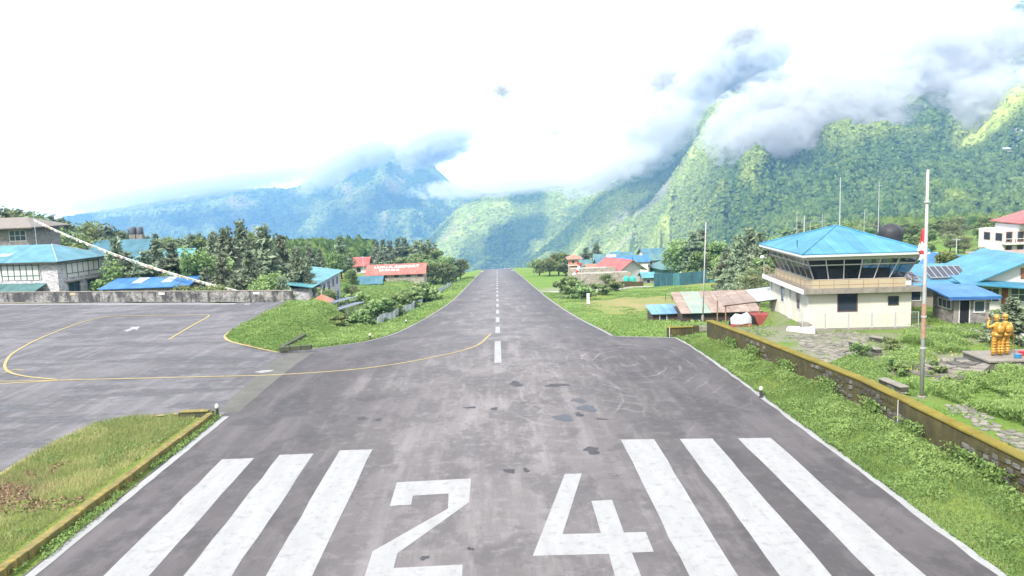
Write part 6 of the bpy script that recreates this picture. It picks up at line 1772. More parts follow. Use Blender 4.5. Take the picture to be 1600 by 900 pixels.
# ---- grass and weeds
def blades(name, x, y, h, w, seed, label, mat_=None, shade=None, zoff=0.0, lean=0.5, zs_=None):
    rg = np.random.default_rng(seed); n = len(x)
    z = (ground(x, y) if zs_ is None else zs_) + zoff
    hh = h * (0.45 + 0.9 * rg.random(n)) if np.ndim(h) == 0 else h * (0.6 + 0.6 * rg.random(n))
    a = rg.random(n) * 6.283; l = lean * rg.random(n) * hh; la = rg.random(n) * 6.283
    dx, dy = np.cos(a) * w, np.sin(a) * w
    tipx, tipy = x + np.cos(la) * l, y + np.sin(la) * l
    V = np.stack([np.stack([x - dx, y - dy, z], 1), np.stack([x + dx, y + dy, z], 1), np.stack([tipx, tipy, z + hh], 1)], 1).reshape(-1, 3)
    F = np.arange(3 * n).reshape(n, 3)
    sh = np.clip((0.45 + 0.3 * rg.normal(size=n)) if shade is None else shade + 0.2 * rg.normal(size=n), 0, 1)
    C = np.repeat(np.stack([sh] * 3, 1), 3, axis=0)
    return tag(put(name, np_mesh(name, V, F, mat_ or M_BLADE, C)), label, kind='stuff')

def herbs(name, x, y, z, size, seed, label, mat_=None, shade=None, aspect=0.6):
    rg = np.random.default_rng(seed)
    sh = np.clip((0.5 + 0.28 * rg.normal(size=len(x))) if shade is None else shade + 0.18 * rg.normal(size=len(x)), 0, 1)
    V, F, C = leaves(np.stack([x, y, z], 1), size, rg, sh, 1.2, aspect, 0.0)
    return tag(put(name, np_mesh(name, V, F, mat_ or M_HERB, C)), label, kind='stuff')

def patch(n, xr, yr, keepf=None):
    x, y = rand_in(n, xr, yr)
    if keepf is not None:
        k = keepf(x, y); x, y = x[k], y[k]
    return x, y
# right verge: creeping leafy weeds in mounds, thinner dry grass toward the front
x, y = patch(230000, (14.6, 18.8), (18, 64), lambda x, y: (x > np.interp(y, [18, 62], [15.12, 14.85]) + 0.10 * fbm(y * 1.3, y * 0.7, 4, 3)) & (x < wall_x(y) + 0.05) & (RNG.random(len(x)) < np.interp(y, [18, 40, 64], [1.0, 0.75, 0.5])))
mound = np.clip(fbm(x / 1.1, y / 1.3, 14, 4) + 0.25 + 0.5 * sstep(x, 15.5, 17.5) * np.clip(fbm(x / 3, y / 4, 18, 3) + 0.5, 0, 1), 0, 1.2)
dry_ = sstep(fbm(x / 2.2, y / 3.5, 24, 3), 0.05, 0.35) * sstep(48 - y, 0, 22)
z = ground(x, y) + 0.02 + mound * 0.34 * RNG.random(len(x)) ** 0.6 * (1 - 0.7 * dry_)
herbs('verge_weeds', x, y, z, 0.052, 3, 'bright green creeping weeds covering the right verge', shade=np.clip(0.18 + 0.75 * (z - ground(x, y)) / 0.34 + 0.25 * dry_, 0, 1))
x, y = patch(26000, (14.8, 18.6), (18, 62), lambda x, y: (x > 15.15) & (x < wall_x(y)))
blades('verge_grass', x, y, 0.22, 0.012, 5, 'fine grass among the right verge weeds', shade=0.5 + 0.4 * sstep(fbm(x / 2.2, y / 3.5, 24, 3), 0.0, 0.3))
# near left island
IS = lambda x, y: poly_mask(x, y, ISLAND_NEAR)
x, y = patch(150000, (-36, -15), (18, 46), IS)
soil_m = sstep(fbm(x / 2.2, y / 1.6, 61, 4) + 0.95 * np.exp(-(((x + 22.5) / 4.6) ** 2 + ((y - 31.5) / 4.6) ** 2)), 0.50, 0.62)
k = RNG.random(len(x)) > soil_m * 0.9
x, y, soil_m = x[k], y[k], soil_m[k]
blades('island_grass', x, y, 0.26, 0.014, 7, 'half dry grass on the near left island', M_DRYB, shade=0.40 + 0.6 * sstep(fbm(x / 2.6, y / 2.6, 63, 3) - 0.2 * sstep(y, 36, 42), -0.1, 0.25), lean=0.9)
x, y = patch(60000, (-36, -15), (18, 46), lambda x, y: IS(x, y) & (fbm(x / 1.5, y / 1.5, 67, 3) + 0.25 * sstep(y, 36, 42) > 0.12))
k = np.exp(-(((x + 22.5) / 4.6) ** 2 + ((y - 31.5) / 4.6) ** 2)) < 0.45
x, y = x[k], y[k]
herbs('island_weeds', x, y, ground(x, y) + 0.03 + 0.25 * RNG.random(len(x)) * np.clip(fbm(x / 1.5, y / 1.5, 67, 3) + 0.2, 0, 1), 0.06, 8, 'leafy weeds on the near left island')
x, y = patch(22000, (-30, -17), (24, 39), lambda x, y: IS(x, y) & (sstep(fbm(x / 2.2, y / 1.6, 61, 4) + 0.95 * np.exp(-(((x + 22.5) / 4.6) ** 2 + ((y - 31.5) / 4.6) ** 2)), 0.50, 0.62) > 0.5))
V, F, C = leaves(np.stack([x, y, ground(x, y) + 0.05 + 0.12 * RNG.random(len(x)) ** 2], 1), 0.05, RNG, RNG.random(len(x)), 0.2, 0.8)
m, nt, b = _nodes('dug_earth'); ca = N(nt, 'VertexColor', layer_name='Col'); sp = N(nt, 'SeparateColor'); nt.links.new(ca.outputs[0], sp.inputs[0])
nt.links.new(mixc(nt, sp.outputs[0], (0.10, 0.055, 0.035), (0.27, 0.17, 0.11)), b.inputs['Base Color']); b.inputs['Roughness'].default_value = 1.0
tag(put('dug_earth', np_mesh('dug_earth', V, F, m, C)), 'dry reddish brown clippings and earth on the near left island', kind='stuff')
# gutter weeds between the kerb and the asphalt
x, y = patch(9000, (-16.95, -15.95), (18, 44), lambda x, y: fbm(x, y / 1.2, 71, 3) > 0.0)
herbs('gutter_weeds', x, y, 0.02 + 0.16 * RNG.random(len(x)), 0.05, 9, 'weeds growing in the gutter along the kerb')
# far left mound and banks
x, y = patch(150000, (-26, -9.9), (62, 128), lambda x, y: (~poly_mask(x, y, APRON)) & (~poly_mask(x, y, PAD)) & (~poly_mask(x, y, STRIP)) & (x > -30) & (y < apron_far(x) + 16))
gsh = fbm(x / 2.2, y / 2.2, 81, 4)
herbs('mound_weeds', x, y, ground(x, y) + 0.02 + 0.5 * RNG.random(len(x)) * np.clip(gsh + 0.35, 0.05, 1), 0.085, 10, 'lush green weeds on the mound between apron and runway', shade=np.clip(0.5 + 0.5 * gsh - 0.3 * sstep(y, 90, 110) + 0.35 * sstep(x, -15, -11), 0, 1))
x, y = patch(110000, (9.8, 46), (63, 180), lambda x, y: (x > 10.3) & (~poly_mask(x, y, PAD)) & (fbm(x / 3, y / 5, 83, 3) > -0.15) & (np.abs(x - 24.5) + np.abs(y - 124) * 0.45 > 11) & ((x < 22) | (y > 70)))
gsh = fbm(x / 3, y / 4, 85, 4)
herbs('field_weeds', x, y, ground(x, y) + 0.02 + 0.35 * RNG.random(len(x)) * np.clip(gsh + 0.3, 0.05, 1), 0.11, 11, 'rough weeds on the right field beside the runway', shade=np.clip(0.55 + 0.5 * gsh, 0, 1))
x, y = patch(60000, (-40, -9.9), (110, 330), lambda x, y: (fbm(x / 4, y / 6, 87, 3) > -0.1) & (~poly_mask(x, y, STRIP)))
herbs('bank_weeds', x, y, ground(x, y) + 0.05 + 0.4 * RNG.random(len(x)), 0.17, 12, 'weeds on the left bank beside the runway')
# weeds climbing the wall foot
x = []; y = []; z = []
for yc in (24, 27.5, 29.2, 33, 36.5, 41, 46, 51, 55):
    n_ = 700; yv = yc + RNG.normal(size=n_) * 0.5; x.append(wall_x(yv) - 0.1 - 0.25 * RNG.random(n_)); y.append(yv); z.append(ground(wall_x(yv) - 0.2, yv) + 0.85 * RNG.random(n_) ** 1.5)
herbs('wall_foot_weeds', np.concatenate(x), np.concatenate(y), np.concatenate(z), 0.07, 13, 'leafy weeds climbing the foot of the mossy wall')
# ================================================================== SMALLER THINGS
M_POLE = plain('pole_white_grey', (0.34, 0.34, 0.34), 0.55, 0.2, 3.0, stain=(0.26, 0.17, 0.12), stain_amt=0.5)
M_RUSTP = plain('pole_rust', (0.32, 0.20, 0.14), 0.8, 0.3, 4.0)
M_RED = plain('flag_red', (0.50, 0.05, 0.06), 0.85, 0.15)
M_FWHITE = plain('flag_white', (0.72, 0.71, 0.69), 0.85, 0.08)
def pole(u0, v0, zb, u1, v1, label, r, name='pole', cat='pole', parts=()):
    b0 = at_z(u0, v0, zb); t1 = at_y(u1, v1, b0.y)
    t = thing(name, label, cat, (b0.x, b0.y, zb))
    H_ = t1.z - zb; lx = t1.x - b0.x
    MB().tube([(0, 0, -0.2), (lx * 0.5, 0, H_ * 0.5), (lx, 0, H_)], [r, r * 0.85, r * 0.6], 10).build('shaft', M_POLE, t, smooth=True)
    return t, H_, lx
t, H_, lx = pole(1440, 621, 0.88, 1450, 265, 'tall white mast standing right behind the mossy wall', 0.105)
MB().tube([(lx * 0.30, 0, H_ * 0.27), (lx * 0.36, 0, H_ * 0.34), (lx * 0.42, 0, H_ * 0.42)], 0.112, 10).build('rusty_sleeve', M_RUSTP, t)
for f in (0.22, 0.36, 0.86):
    MB().tube([(lx * f, 0, H_ * f), (lx * f, 0, H_ * f + 0.08)], 0.14, 10).build('clamp', M_GREY, t)
MB().lathe([(0.2, -0.1), (0.2, 0.06), (0.12, 0.1)], 12).build('foot', M_CONC, t)
t, H_, lx = pole(1441, 514, 0.86, 1446, 349, 'shorter flagpole with limp red and white flag behind the tall mast', 0.075, 'flagpole', 'flagpole')
def cloth(parent, name, x, z_top, wtop, wbot, hgt, mat_, seed, y=0.0, side=1):
    rg = random.Random(seed); mb = MB(); n, m2 = 7, 10
    for j in range(m2 + 1):
        f = j / m2; w_ = wtop + (wbot - wtop) * f
        for i in range(n + 1):
            g = i / n
            mb.v.append((x + side * g * w_, y + 0.10 * math.sin(g * 9 + f * 2 + seed) * (0.3 + f), z_top - f * hgt - 0.12 * g * (1 - f)))
    for j in range(m2):
        for i in range(n): mb.f.append((j * (n + 1) + i, j * (n + 1) + i + 1, (j + 1) * (n + 1) + i + 1, (j + 1) * (n + 1) + i))
    o = mb.build(name, mat_, parent, smooth=True, fix=False)
    sd = o.modifiers.new('thickness', 'SOLIDIFY'); sd.thickness = 0.01
    return o
cloth(t, 'flag_red_cloth', lx * 0.95 - 0.02, H_ - 0.35, 0.25, 0.42, 1.1, M_RED, 1, side=-1)
cloth(t, 'flag_white_cloth', lx * 0.88 - 0.02, H_ - 1.3, 0.40, 0.55, 0.75, M_FWHITE, 2, side=-1)
cloth(t, 'flag_red_cloth', lx * 0.85 - 0.02, H_ - 1.95, 0.5, 0.25, 0.35, M_RED, 3, side=-1)
rk = MB()
rg = random.Random(5)
rk.lathe([(0.75, -0.2), (0.7, 0.1), (0.45, 0.22), (0.2, 0.26)], 11); rk.v = [(a_ * rg.uniform(0.8, 1.15), b_ * rg.uniform(0.8, 1.15), c_ * rg.uniform(0.8, 1.2)) for a_, b_, c_ in rk.v]
rk.build('stone_foot', M_STN[0], t)
t, H_, lx = pole(1098, 499, 0.9, 1103, 347, 'slim white mast at the far end of the mossy wall', 0.065)
MB().lathe([(0.12, -0.1), (0.12, 0.3), (0.08, 0.35)], 10).build('foot', M_CONC, t)
# prayer-flag pole with red and white cloth at the blue roofed house
q = at_y(1551, 440, 74); g0 = gz(q.x, 74); tp = at_y(1552, 378, 74)
t = thing('banner_pole', 'white-topped pole with red and white banner before the blue roofed house', 'flagpole', (q.x, 74, g0))
MB().tube([(0, 0, -0.1), (0, 0, tp.z - g0)], [0.07, 0.05], 8).build('shaft', M_FWHITE, t)
cloth(t, 'banner_white', -0.03, tp.z - g0 - 0.05, 0.3, 0.35, 0.9, M_FWHITE, 5, side=-1); cloth(t, 'banner_red', -0.03, tp.z - g0 - 0.9, 0.35, 0.75, 1.6, M_RED, 6, side=-1)
# windsock in the village
q = at_y(909, 440, 188); g0 = gz(q.x, 188); tp = at_y(909, 410, 188)
t = thing('windsock', 'drooping red and white windsock on a thin pole by the stone terraces', 'windsock', (q.x, 188, g0))
H_ = tp.z - g0
MB().bar((0, 0, 0), (0, 0, H_), 0.06).build('pole', M_GREY, t)
pts = [(-0.1, 0, H_ - 0.1), (-0.5, 0, H_ - 0.9), (-0.9, 0, H_ - 1.9), (-1.5, 0, H_ - 2.6), (-2.2, 0, H_ - 3.0)]
for i in range(4): MB().tube([pts[i], pts[i + 1]], [0.42 - 0.06 * i, 0.36 - 0.06 * i], 10).build('sock_band', M_RED if i % 2 == 0 else M_FWHITE, t)

# ---- golden statue of two climbers on a stone platform
SX, SY = at_z(1562, 556, 1.60)[:2]
pf = thing('statue_platform', 'stone platform with slab steps under the golden statue', 'platform', (SX, SY, 0.85), -0.05)
M_SLAB = plain('weathered_slab', (0.20, 0.18, 0.155), 0.92, 0.3, 2.0, stain=(0.13, 0.12, 0.08), stain_amt=0.6, bump=0.3)
M_SLABD = plain('dark_slab', (0.10, 0.092, 0.086), 0.92, 0.3, 2.0, stain=(0.09, 0.1, 0.05), stain_amt=0.6, bump=0.3)
MB().box(-1.25, 2.6, -1.15, 1.6, -0.3, 0.62).build('platform_core', M_SLABD, pf, bevel=0.03)
nx = 4
for i in range(nx):
    for j in range(2):
        MB().box(-1.32 + 4.0 * i / nx + 0.01, -1.32 + 4.0 * (i + 1) / nx - 0.01, -1.25 + 1.45 * j + 0.01, -1.25 + 1.45 * (j + 1) - 0.01, 0.623, 0.75 + random.uniform(-0.012, 0.012)).build('paving_slab', M_SLAB, pf, bevel=0.02)
for i in range(9):   # open stone blocks along the front edge
    MB().box(-0.9 + 0.38 * i, -0.66 + 0.38 * i, -1.22, -1.153, 0.18 + 0.2 * (i % 2), 0.36 + 0.2 * (i % 2)).build('edge_block', M_SLAB, pf, bevel=0.01)
rg = random.Random(17)
for ring_ in range(7):
    rr = 1.7 + 0.62 * ring_; zt_ = 0.52 - 0.085 * ring_
    ang0, ang1 = R(150), R(232)
    na = 4 + ring_ // 2
    for k in range(na):
        a0 = ang0 + (ang1 - ang0) * k / na + 0.02; a1 = ang0 + (ang1 - ang0) * (k + 1) / na - 0.02
        j_ = rg.uniform(-0.12, 0.12)
        pts = [((rr + j_) * math.cos(a0) - 0.0, (rr + j_) * math.sin(a0) * 0.8), ((rr + 0.70 + j_) * math.cos(a0 + rg.uniform(-0.02, 0.02)), (rr + 0.70 + j_) * math.sin(a0) * 0.8),
               ((rr + 0.66 + j_) * math.cos(a1), (rr + 0.66 + j_) * math.sin(a1) * 0.8), ((rr + j_) * math.cos(a1), (rr + j_) * math.sin(a1) * 0.8)]
        if rg.random() < 0.12 and ring_ > 3: continue
        tlt = rg.uniform(-0.05, 0.05)
        o = MB().slab([(p_[0], p_[1], tlt * (i_ % 2)) for i_, p_ in enumerate(pts)], zt_ - 0.30, zt_ + rg.uniform(-0.02, 0.03)).build('step_slab', M_SLAB if rg.random() < 0.65 else M_SLABD, pf, bevel=0.02)

m, nt, b = _nodes('gold_paint')
nz = noise_n(nt, pos_n(nt, obj=True), 9, 4); wv = N(nt, 'TexWave'); wv.inputs['Scale'].default_value = 3.5; wv.inputs['Distortion'].default_value = 2.5; wv.bands_direction = 'Z'
nt.links.new(pos_n(nt, obj=True), wv.inputs['Vector'])
nt.links.new(mixc(nt, ramp(nt, nz, 0.3, 0.7), (0.32, 0.15, 0.018), (0.48, 0.26, 0.045)), b.inputs['Base Color'])
b.inputs['Roughness'].default_value = 0.42; b.inputs['Metallic'].default_value = 0.25
bump_n(nt, b, wv.outputs['Fac'], 0.35, 0.03)
M_GOLD = m
def skin_fig(name, verts, edges, rad, parent, mat_, sub=2, root=0):
    me = bpy.data.meshes.new(name); me.from_pydata([tuple(v_) for v_ in verts], edges, [])
    o = put(name, me, parent)
    md = o.modifiers.new('skin', 'SKIN'); md.use_smooth_shade = True
    sk = me.skin_vertices[0].data
    for i, r_ in enumerate(rad):
        sk[i].radius = (r_, r_) if np.ndim(r_) == 0 else r_
        sk[i].use_root = (i == root)
    sb = o.modifiers.new('smooth', 'SUBSURF'); sb.levels = sub; sb.render_levels = sub
    me.materials.append(mat_)
    return o
def climber(st, ox, oy, s, raise_arm, out_arm, face):
    """standing climber seen from behind; s = scale"""
    V = [(0, 0, 0.98), (0, 0.0, 1.16), (0, -0.02, 1.36), (0, 0.0, 1.50), (0, 0.03, 1.60),           # pelvis .. neck
         (-0.10, 0.0, 0.90), (-0.12, 0.03, 0.50), (-0.13, -0.02, 0.12), (-0.14, 0.14, 0.05),          # left leg
         (0.10, 0.0, 0.90), (0.13, 0.03, 0.50), (0.14, -0.02, 0.12), (0.16, 0.14, 0.05),              # right leg
         (-0.20, 0.0, 1.42), (0.20, 0.0, 1.42)]
    E_ = [(0, 1), (1, 2), (2, 3), (3, 4), (0, 5), (5, 6), (6, 7), (7, 8), (0, 9), (9, 10), (10, 11), (11, 12), (2, 13), (2, 14)]
    rad = [0.17, 0.17, 0.20, 0.12, 0.085, 0.125, 0.10, 0.085, 0.06, 0.125, 0.10, 0.085, 0.06, 0.11, 0.11]
    def arm(side, pts):
        base = 13 if side < 0 else 14
        prev = base
        for (p_, r_) in pts:
            V.append(p_); rad.append(r_); E_.append((prev, len(V) - 1)); prev = len(V) - 1
        return V[-1]
    hands = []
    hands.append(arm(-1, raise_arm)); hands.append(arm(1, out_arm))
    P_ = [Vector((ox + x_ * s, oy + y_ * s, z_ * s)) for (x_, y_, z_) in V]
    o = skin_fig('body', P_, E_, [r_ * s for r_ in rad], st, M_GOLD)
    # head with face, hood and cap
    c_ = Vector((ox, oy + 0.05 * s, 1.73 * s))
    bm = bmesh.new(); bmesh.ops.create_uvsphere(bm, u_segments=18, v_segments=14, radius=1.0)
    f = Vector((math.sin(face), math.cos(face), 0))
    for v_ in bm.verts:
        d = v_.co.copy(); k = d.dot(f)
        q_ = Vector((d.x * 0.095, d.y * 0.11, d.z * 0.135))
        lat = (d - f * k); lat.z = 0
        if k > 0.75 and abs(d.z) < 0.25: q_ += f * (0.045 * (1 - abs(d.z + 0.05) * 3) * max(0, 1 - lat.length * 4))
        if k > 0.5 and 0.12 < d.z < 0.3 and 0.2 < lat.length < 0.5: q_ -= f * 0.012
        if k > 0.6 and -0.55 < d.z < -0.4: q_ -= f * 0.010
        if d.z > 0.35: q_ *= 1.12
        v_.co = c_ + q_ * s
    me = bpy.data.meshes.new('head'); bm.to_mesh(me); bm.free(); me.materials.append(M_GOLD)
    me.polygons.foreach_set('use_smooth', [True] * len(me.polygons)); hd = put('head', me, st)
    MB().lathe([(0.125 * s, 0.0), (0.135 * s, 0.03 * s), (0.118 * s, 0.06 * s), (0.10 * s, 0.12 * s), (0.04 * s, 0.155 * s)], 14, (c_.x, c_.y, c_.z + 0.035 * s)).build('cap', M_GOLD, hd, smooth=True)
    # hands with five fingers
    for hi, h_ in enumerate(hands):
        hc = Vector((ox + h_[0] * s, oy + h_[1] * s, h_[2] * s)); sg = -1 if hi == 0 else 1
        dirn = Vector((sg * 0.55, 0.25, -0.6 if not (hi == 0 and h_[2] > 1.4) else 0.75)).normalized(); ac = dirn.cross(Vector((0, 1, 0))).normalized()
        HV = [hc, hc + dirn * 0.06 * s]; HE = [(0, 1)]; HR = [0.04 * s, 0.038 * s]
        for k_, (of, ln) in enumerate(((-0.033, 0.075), (-0.011, 0.088), (0.011, 0.082), (0.033, 0.062))):
            b0 = hc + dirn * 0.085 * s + ac * of * s; HV += [b0, b0 + dirn * ln * 0.6 * s, b0 + dirn * ln * s + Vector((0, 0.02, -0.012)) * s]
            n0 = len(HV) - 3; HE += [(1, n0), (n0, n0 + 1), (n0 + 1, n0 + 2)]; HR += [0.013 * s, 0.0115 * s, 0.009 * s]
        n0 = len(HV); HV += [hc + dirn * 0.02 * s + ac * 0.05 * s, hc + dirn * 0.06 * s + ac * 0.075 * s]; HE += [(0, n0), (n0, n0 + 1)]; HR += [0.014 * s, 0.010 * s]
        skin_fig('hand', HV, HE, HR, st, M_GOLD, 1)
    # jacket hem, gaiters and rucksack
    MB().lathe([(0.235 * s, 0.94 * s), (0.245 * s, 0.99 * s), (0.225 * s, 1.06 * s), (0.20 * s, 1.12 * s)], 18, (ox, oy, 0)).build('jacket_hem', M_GOLD, st, smooth=True)
    for lx_ in (-0.13, 0.135):
        for zz_ in (0.18, 0.30, 0.42, 0.56, 0.70):
            MB().lathe([(0.098 * s, 0), (0.118 * s, 0.03 * s), (0.10 * s, 0.065 * s)], 12, (ox + lx_ * s * (0.9 + 0.1 * (zz_ < 0.5)), oy + 0.01 * s, zz_ * s)).build('trouser_fold', M_GOLD, st, smooth=True)
    rs = MB()
    for (z_, w_, d_) in ((1.10, 0.13, 0.08), (1.16, 0.17, 0.12), (1.32, 0.17, 0.13), (1.45, 0.13, 0.09)):
        for k_ in range(12):
            a_ = 6.283 * k_ / 12; rs.v.append((ox + w_ * s * math.cos(a_), oy - 0.22 * s + d_ * s * math.sin(a_), z_ * s))
    for j_ in range(3):
        for k_ in range(12): rs.f.append((j_ * 12 + k_, j_ * 12 + (k_ + 1) % 12, (j_ + 1) * 12 + (k_ + 1) % 12, (j_ + 1) * 12 + k_))
    rs.f += [tuple(reversed(range(12))), tuple(range(36, 48))]
    rs.build('rucksack', M_GOLD, st, smooth=True)
st = thing('golden_statue', 'golden statue of two climbers arm in arm on the stone platform', 'statue', (SX, SY, 0.85 + 0.752), R(6))
climber(st, -0.20, 0.05, 1.28, [((-0.36, 0.12, 1.30), 0.075), ((-0.30, 0.20, 1.52), 0.06), ((-0.20, 0.22, 1.66), 0.045)], [((0.30, -0.05, 1.48), 0.075), ((0.42, -0.10, 1.40), 0.06), ((0.46, -0.1, 1.32), 0.045)], 0.3)
climber(st, 0.30, 0.0, 1.30, [((-0.30, -0.04, 1.50), 0.075), ((-0.38, -0.10, 1.42), 0.06), ((-0.36, -0.10, 1.36), 0.045)], [((0.33, 0.02, 1.18), 0.075), ((0.40, 0.06, 0.98), 0.06), ((0.50, 0.10, 0.86), 0.045)], -0.2)
MB().tube([(0.98, 0.14, 0.0), (0.95, 0.13, 1.12)], 0.018, 6).build('ice_axe_shaft', M_GOLD, st)
MB().tube([(0.80, 0.13, 1.10), (0.95, 0.13, 1.14), (1.08, 0.13, 1.08)], [0.012, 0.022, 0.01], 6).build('ice_axe_head', M_GOLD, st)
t = thing('blue_bucket', 'small blue plastic tub at the foot of the golden statue', 'tub', (SX + 0.55, SY - 0.75, 0.85 + 0.765))
MB().lathe([(0.15, 0), (0.2, 0.22), (0.215, 0.23), (0.2, 0.235), (0.15, 0.03)], 14).build('tub', plain('blue_plastic', (0.03, 0.20, 0.38), 0.4, 0.1), t)
MB().bar((-0.2, 0, 0.22), (0.2, 0, 0.22), 0.012).build('handle', M_GREY, t)
t = thing('red_crate', 'small red crate right of the golden statue', 'crate', (SX + 1.15, SY - 0.2, 0.85 + 0.765), 0.2)
for z_ in (0.02, 0.12, 0.22): MB().box(-0.16, 0.16, -0.12, 0.12, z_, z_ + 0.06).build('slat_ring', M_RED, t)
for x_ in (-0.165, 0.14):
    MB().box(x_, x_ + 0.025, -0.125, -0.1, 0.0, 0.28).build('corner_post', M_RED, t)
# layered young conifer right behind the statue
tree('conifer_tree', 'conifer', 1582, 462, 50.5, 'young layered conifer behind the golden statue at the right edge', 1.9)

# ---- yard: paving, low walls, weeds
M_PAVE = [plain('yard_stone_%d' % i, c_, 0.95, 0.3, 3.0, stain=(0.15, 0.16, 0.07), stain_amt=0.6, bump=0.3) for i, c_ in enumerate(((0.17, 0.157, 0.138), (0.13, 0.12, 0.108), (0.21, 0.19, 0.165)))]
yp = bpy.data.objects.new('yard_paving', None); COL.objects.link(yp); tag(yp, kind='structure')
pm = []
for i in range(9):
    rg = random.Random(300 + i); n_ = rg.choice((5, 6)); pts = []
    for k in range(n_):
        a_ = 6.283 * k / n_ + rg.uniform(-0.25, 0.25); pts.append((0.5 * math.cos(a_) * rg.uniform(0.8, 1.1), 0.5 * math.sin(a_) * rg.uniform(0.8, 1.1)))
    pm.append(MB().slab(pts, -0.5, 0.5).mesh('paving_stone', M_PAVE[i % 3], bevel=0.04))
def pave(poly, step, maxn, seed, zj=0.02):
    rg = random.Random(seed); xs_ = [p_[0] for p_ in poly]; ys_ = [p_[1] for p_ in poly]; cnt_ = 0
    y_ = min(ys_)
    while y_ < max(ys_):
        x_ = min(xs_) + rg.random() * step
        while x_ < max(xs_):
            px_, py_ = x_ + rg.uniform(-0.1, 0.1) * step, y_ + rg.uniform(-0.15, 0.15) * step
            if cnt_ < maxn and bool(poly_mask(np.array([px_]), np.array([py_]), poly)[0]) and rg.random() < 0.9:
                o = put('paving_stone', rg.choice(pm), yp, loc=(px_, py_, gz(px_, py_) + 0.03 + rg.uniform(0, zj)))
                s_ = step * rg.uniform(0.85, 1.12); o.scale = (s_ * 1.05, s_ * 0.95, 0.08); o.rotation_euler = (rg.uniform(-0.03, 0.03), rg.uniform(-0.03, 0.03), rg.random() * 6.28); cnt_ += 1
            x_ += step
        y_ += step * 0.9
Z2 = lambda u, v: tuple(at_z(u, v, 0.87)[:2])
pave([Z2(1228, 523), Z2(1340, 520), Z2(1365, 530), Z2(1330, 548), Z2(1320, 575), Z2(1290, 570)], 0.62, 170, 1)
pave([Z2(1470, 632), Z2(1510, 632), Z2(1640, 705), Z2(1640, 735)], 0.42, 120, 2)
def low_wall(u0, v0, u1, v1, h_, label, wd=0.42):
    p0 = at_z(u0, v0, 0.87); p1 = at_z(u1, v1, 0.87)
    t = thing('low_stone_wall', label, 'wall', (p0.x, p0.y, 0.85), math.atan2(p1.y - p0.y, p1.x - p0.x))
    L_ = (p1 - p0).length; n_ = max(3, int(L_ / 0.55)); rg = random.Random(int(u0))
    for row in range(2):
        for k in range(n_):
            MB().box(L_ * k / n_ + 0.01, L_ * (k + 1) / n_ - 0.01, rg.uniform(0, 0.03), wd - rg.uniform(0, 0.03), h_ * row / 2 - 0.1 * (row == 0), h_ * (row + 1) / 2 - 0.008).build('stone', rg.choice(M_STN[:3]), t, bevel=0.025)
    for k in range(max(2, n_ // 2)):
        q_ = max(2, n_ // 2); MB().box(L_ * k / q_ + 0.008, L_ * (k + 1) / q_ - 0.008, -0.06, wd + 0.06, h_, h_ + 0.08).build('cap_slab', M_SLAB, t, bevel=0.02)
low_wall(1325, 543, 1369, 557, 0.42, 'low stone bench wall on the yard in front of the tower')
low_wall(1372, 603, 1408, 618, 0.4, 'low stone wall half hidden in weeds behind the mossy wall')
low_wall(1357, 533, 1390, 538, 0.3, 'short rubble wall among the yard weeds near the tower fence')
t = thing('slab_pile', 'pale loose slabs lying on the yard paving', 'slabs', at_z(1308, 551, 0.87))
for k in range(4): MB().box(-0.6 + 0.25 * k, 0.25 + 0.2 * k, -0.4 + 0.1 * k, 0.35, 0.02 + 0.045 * k, 0.06 + 0.045 * k).build('slab', M_SLAB, t, bevel=0.015)

# tall feathery weeds around the statue and the mast
def tallweeds(n, poly, hmax, seed, name, label, dens_noise=0.0):
    xs_ = [p_[0] for p_ in poly]; ys_ = [p_[1] for p_ in poly]
    x, y = patch(n, (min(xs_), max(xs_)), (min(ys_), max(ys_)), lambda x, y: poly_mask(x, y, poly) & (fbm(x / 1.6, y / 1.6, seed, 3) > dens_noise))
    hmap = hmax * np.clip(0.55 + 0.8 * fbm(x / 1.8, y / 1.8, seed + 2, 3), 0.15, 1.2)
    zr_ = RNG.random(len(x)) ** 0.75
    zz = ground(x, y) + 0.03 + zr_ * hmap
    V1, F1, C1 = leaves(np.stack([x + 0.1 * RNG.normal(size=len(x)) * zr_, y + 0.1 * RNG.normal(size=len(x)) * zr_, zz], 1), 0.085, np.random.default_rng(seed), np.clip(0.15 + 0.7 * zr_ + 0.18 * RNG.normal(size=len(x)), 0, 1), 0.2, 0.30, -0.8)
    tag(put(name, np_mesh(name, V1, F1, M_HERB, C1)), label, kind='stuff')
W1 = [Z2(1370, 575), Z2(1420, 520), Z2(1480, 517), Z2(1600, 535), Z2(1640, 540), Z2(1535, 556), Z2(1470, 556), Z2(1440, 590), Z2(1432, 612), Z2(1400, 605)]
W2 = [Z2(1455, 618), Z2(1530, 592), Z2(1660, 585), Z2(1680, 700), Z2(1600, 668)]
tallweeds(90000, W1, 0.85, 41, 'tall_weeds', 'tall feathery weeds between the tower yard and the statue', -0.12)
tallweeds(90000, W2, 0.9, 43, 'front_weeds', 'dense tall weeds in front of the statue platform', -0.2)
W3 = [Z2(1290, 572), Z2(1330, 556), Z2(1380, 570), Z2(1400, 605), Z2(1430, 620), Z2(1380, 612)]
x, y = patch(40000, (min(p_[0] for p_ in W3), max(p_[0] for p_ in W3)), (min(p_[1] for p_ in W3), max(p_[1] for p_ in W3)), lambda x, y: poly_mask(x, y, W3))
herbs('yard_weeds', x, y, ground(x, y) + 0.02 + 0.16 * RNG.random(len(x)), 0.06, 45, 'low weeds and clover behind the mossy wall')
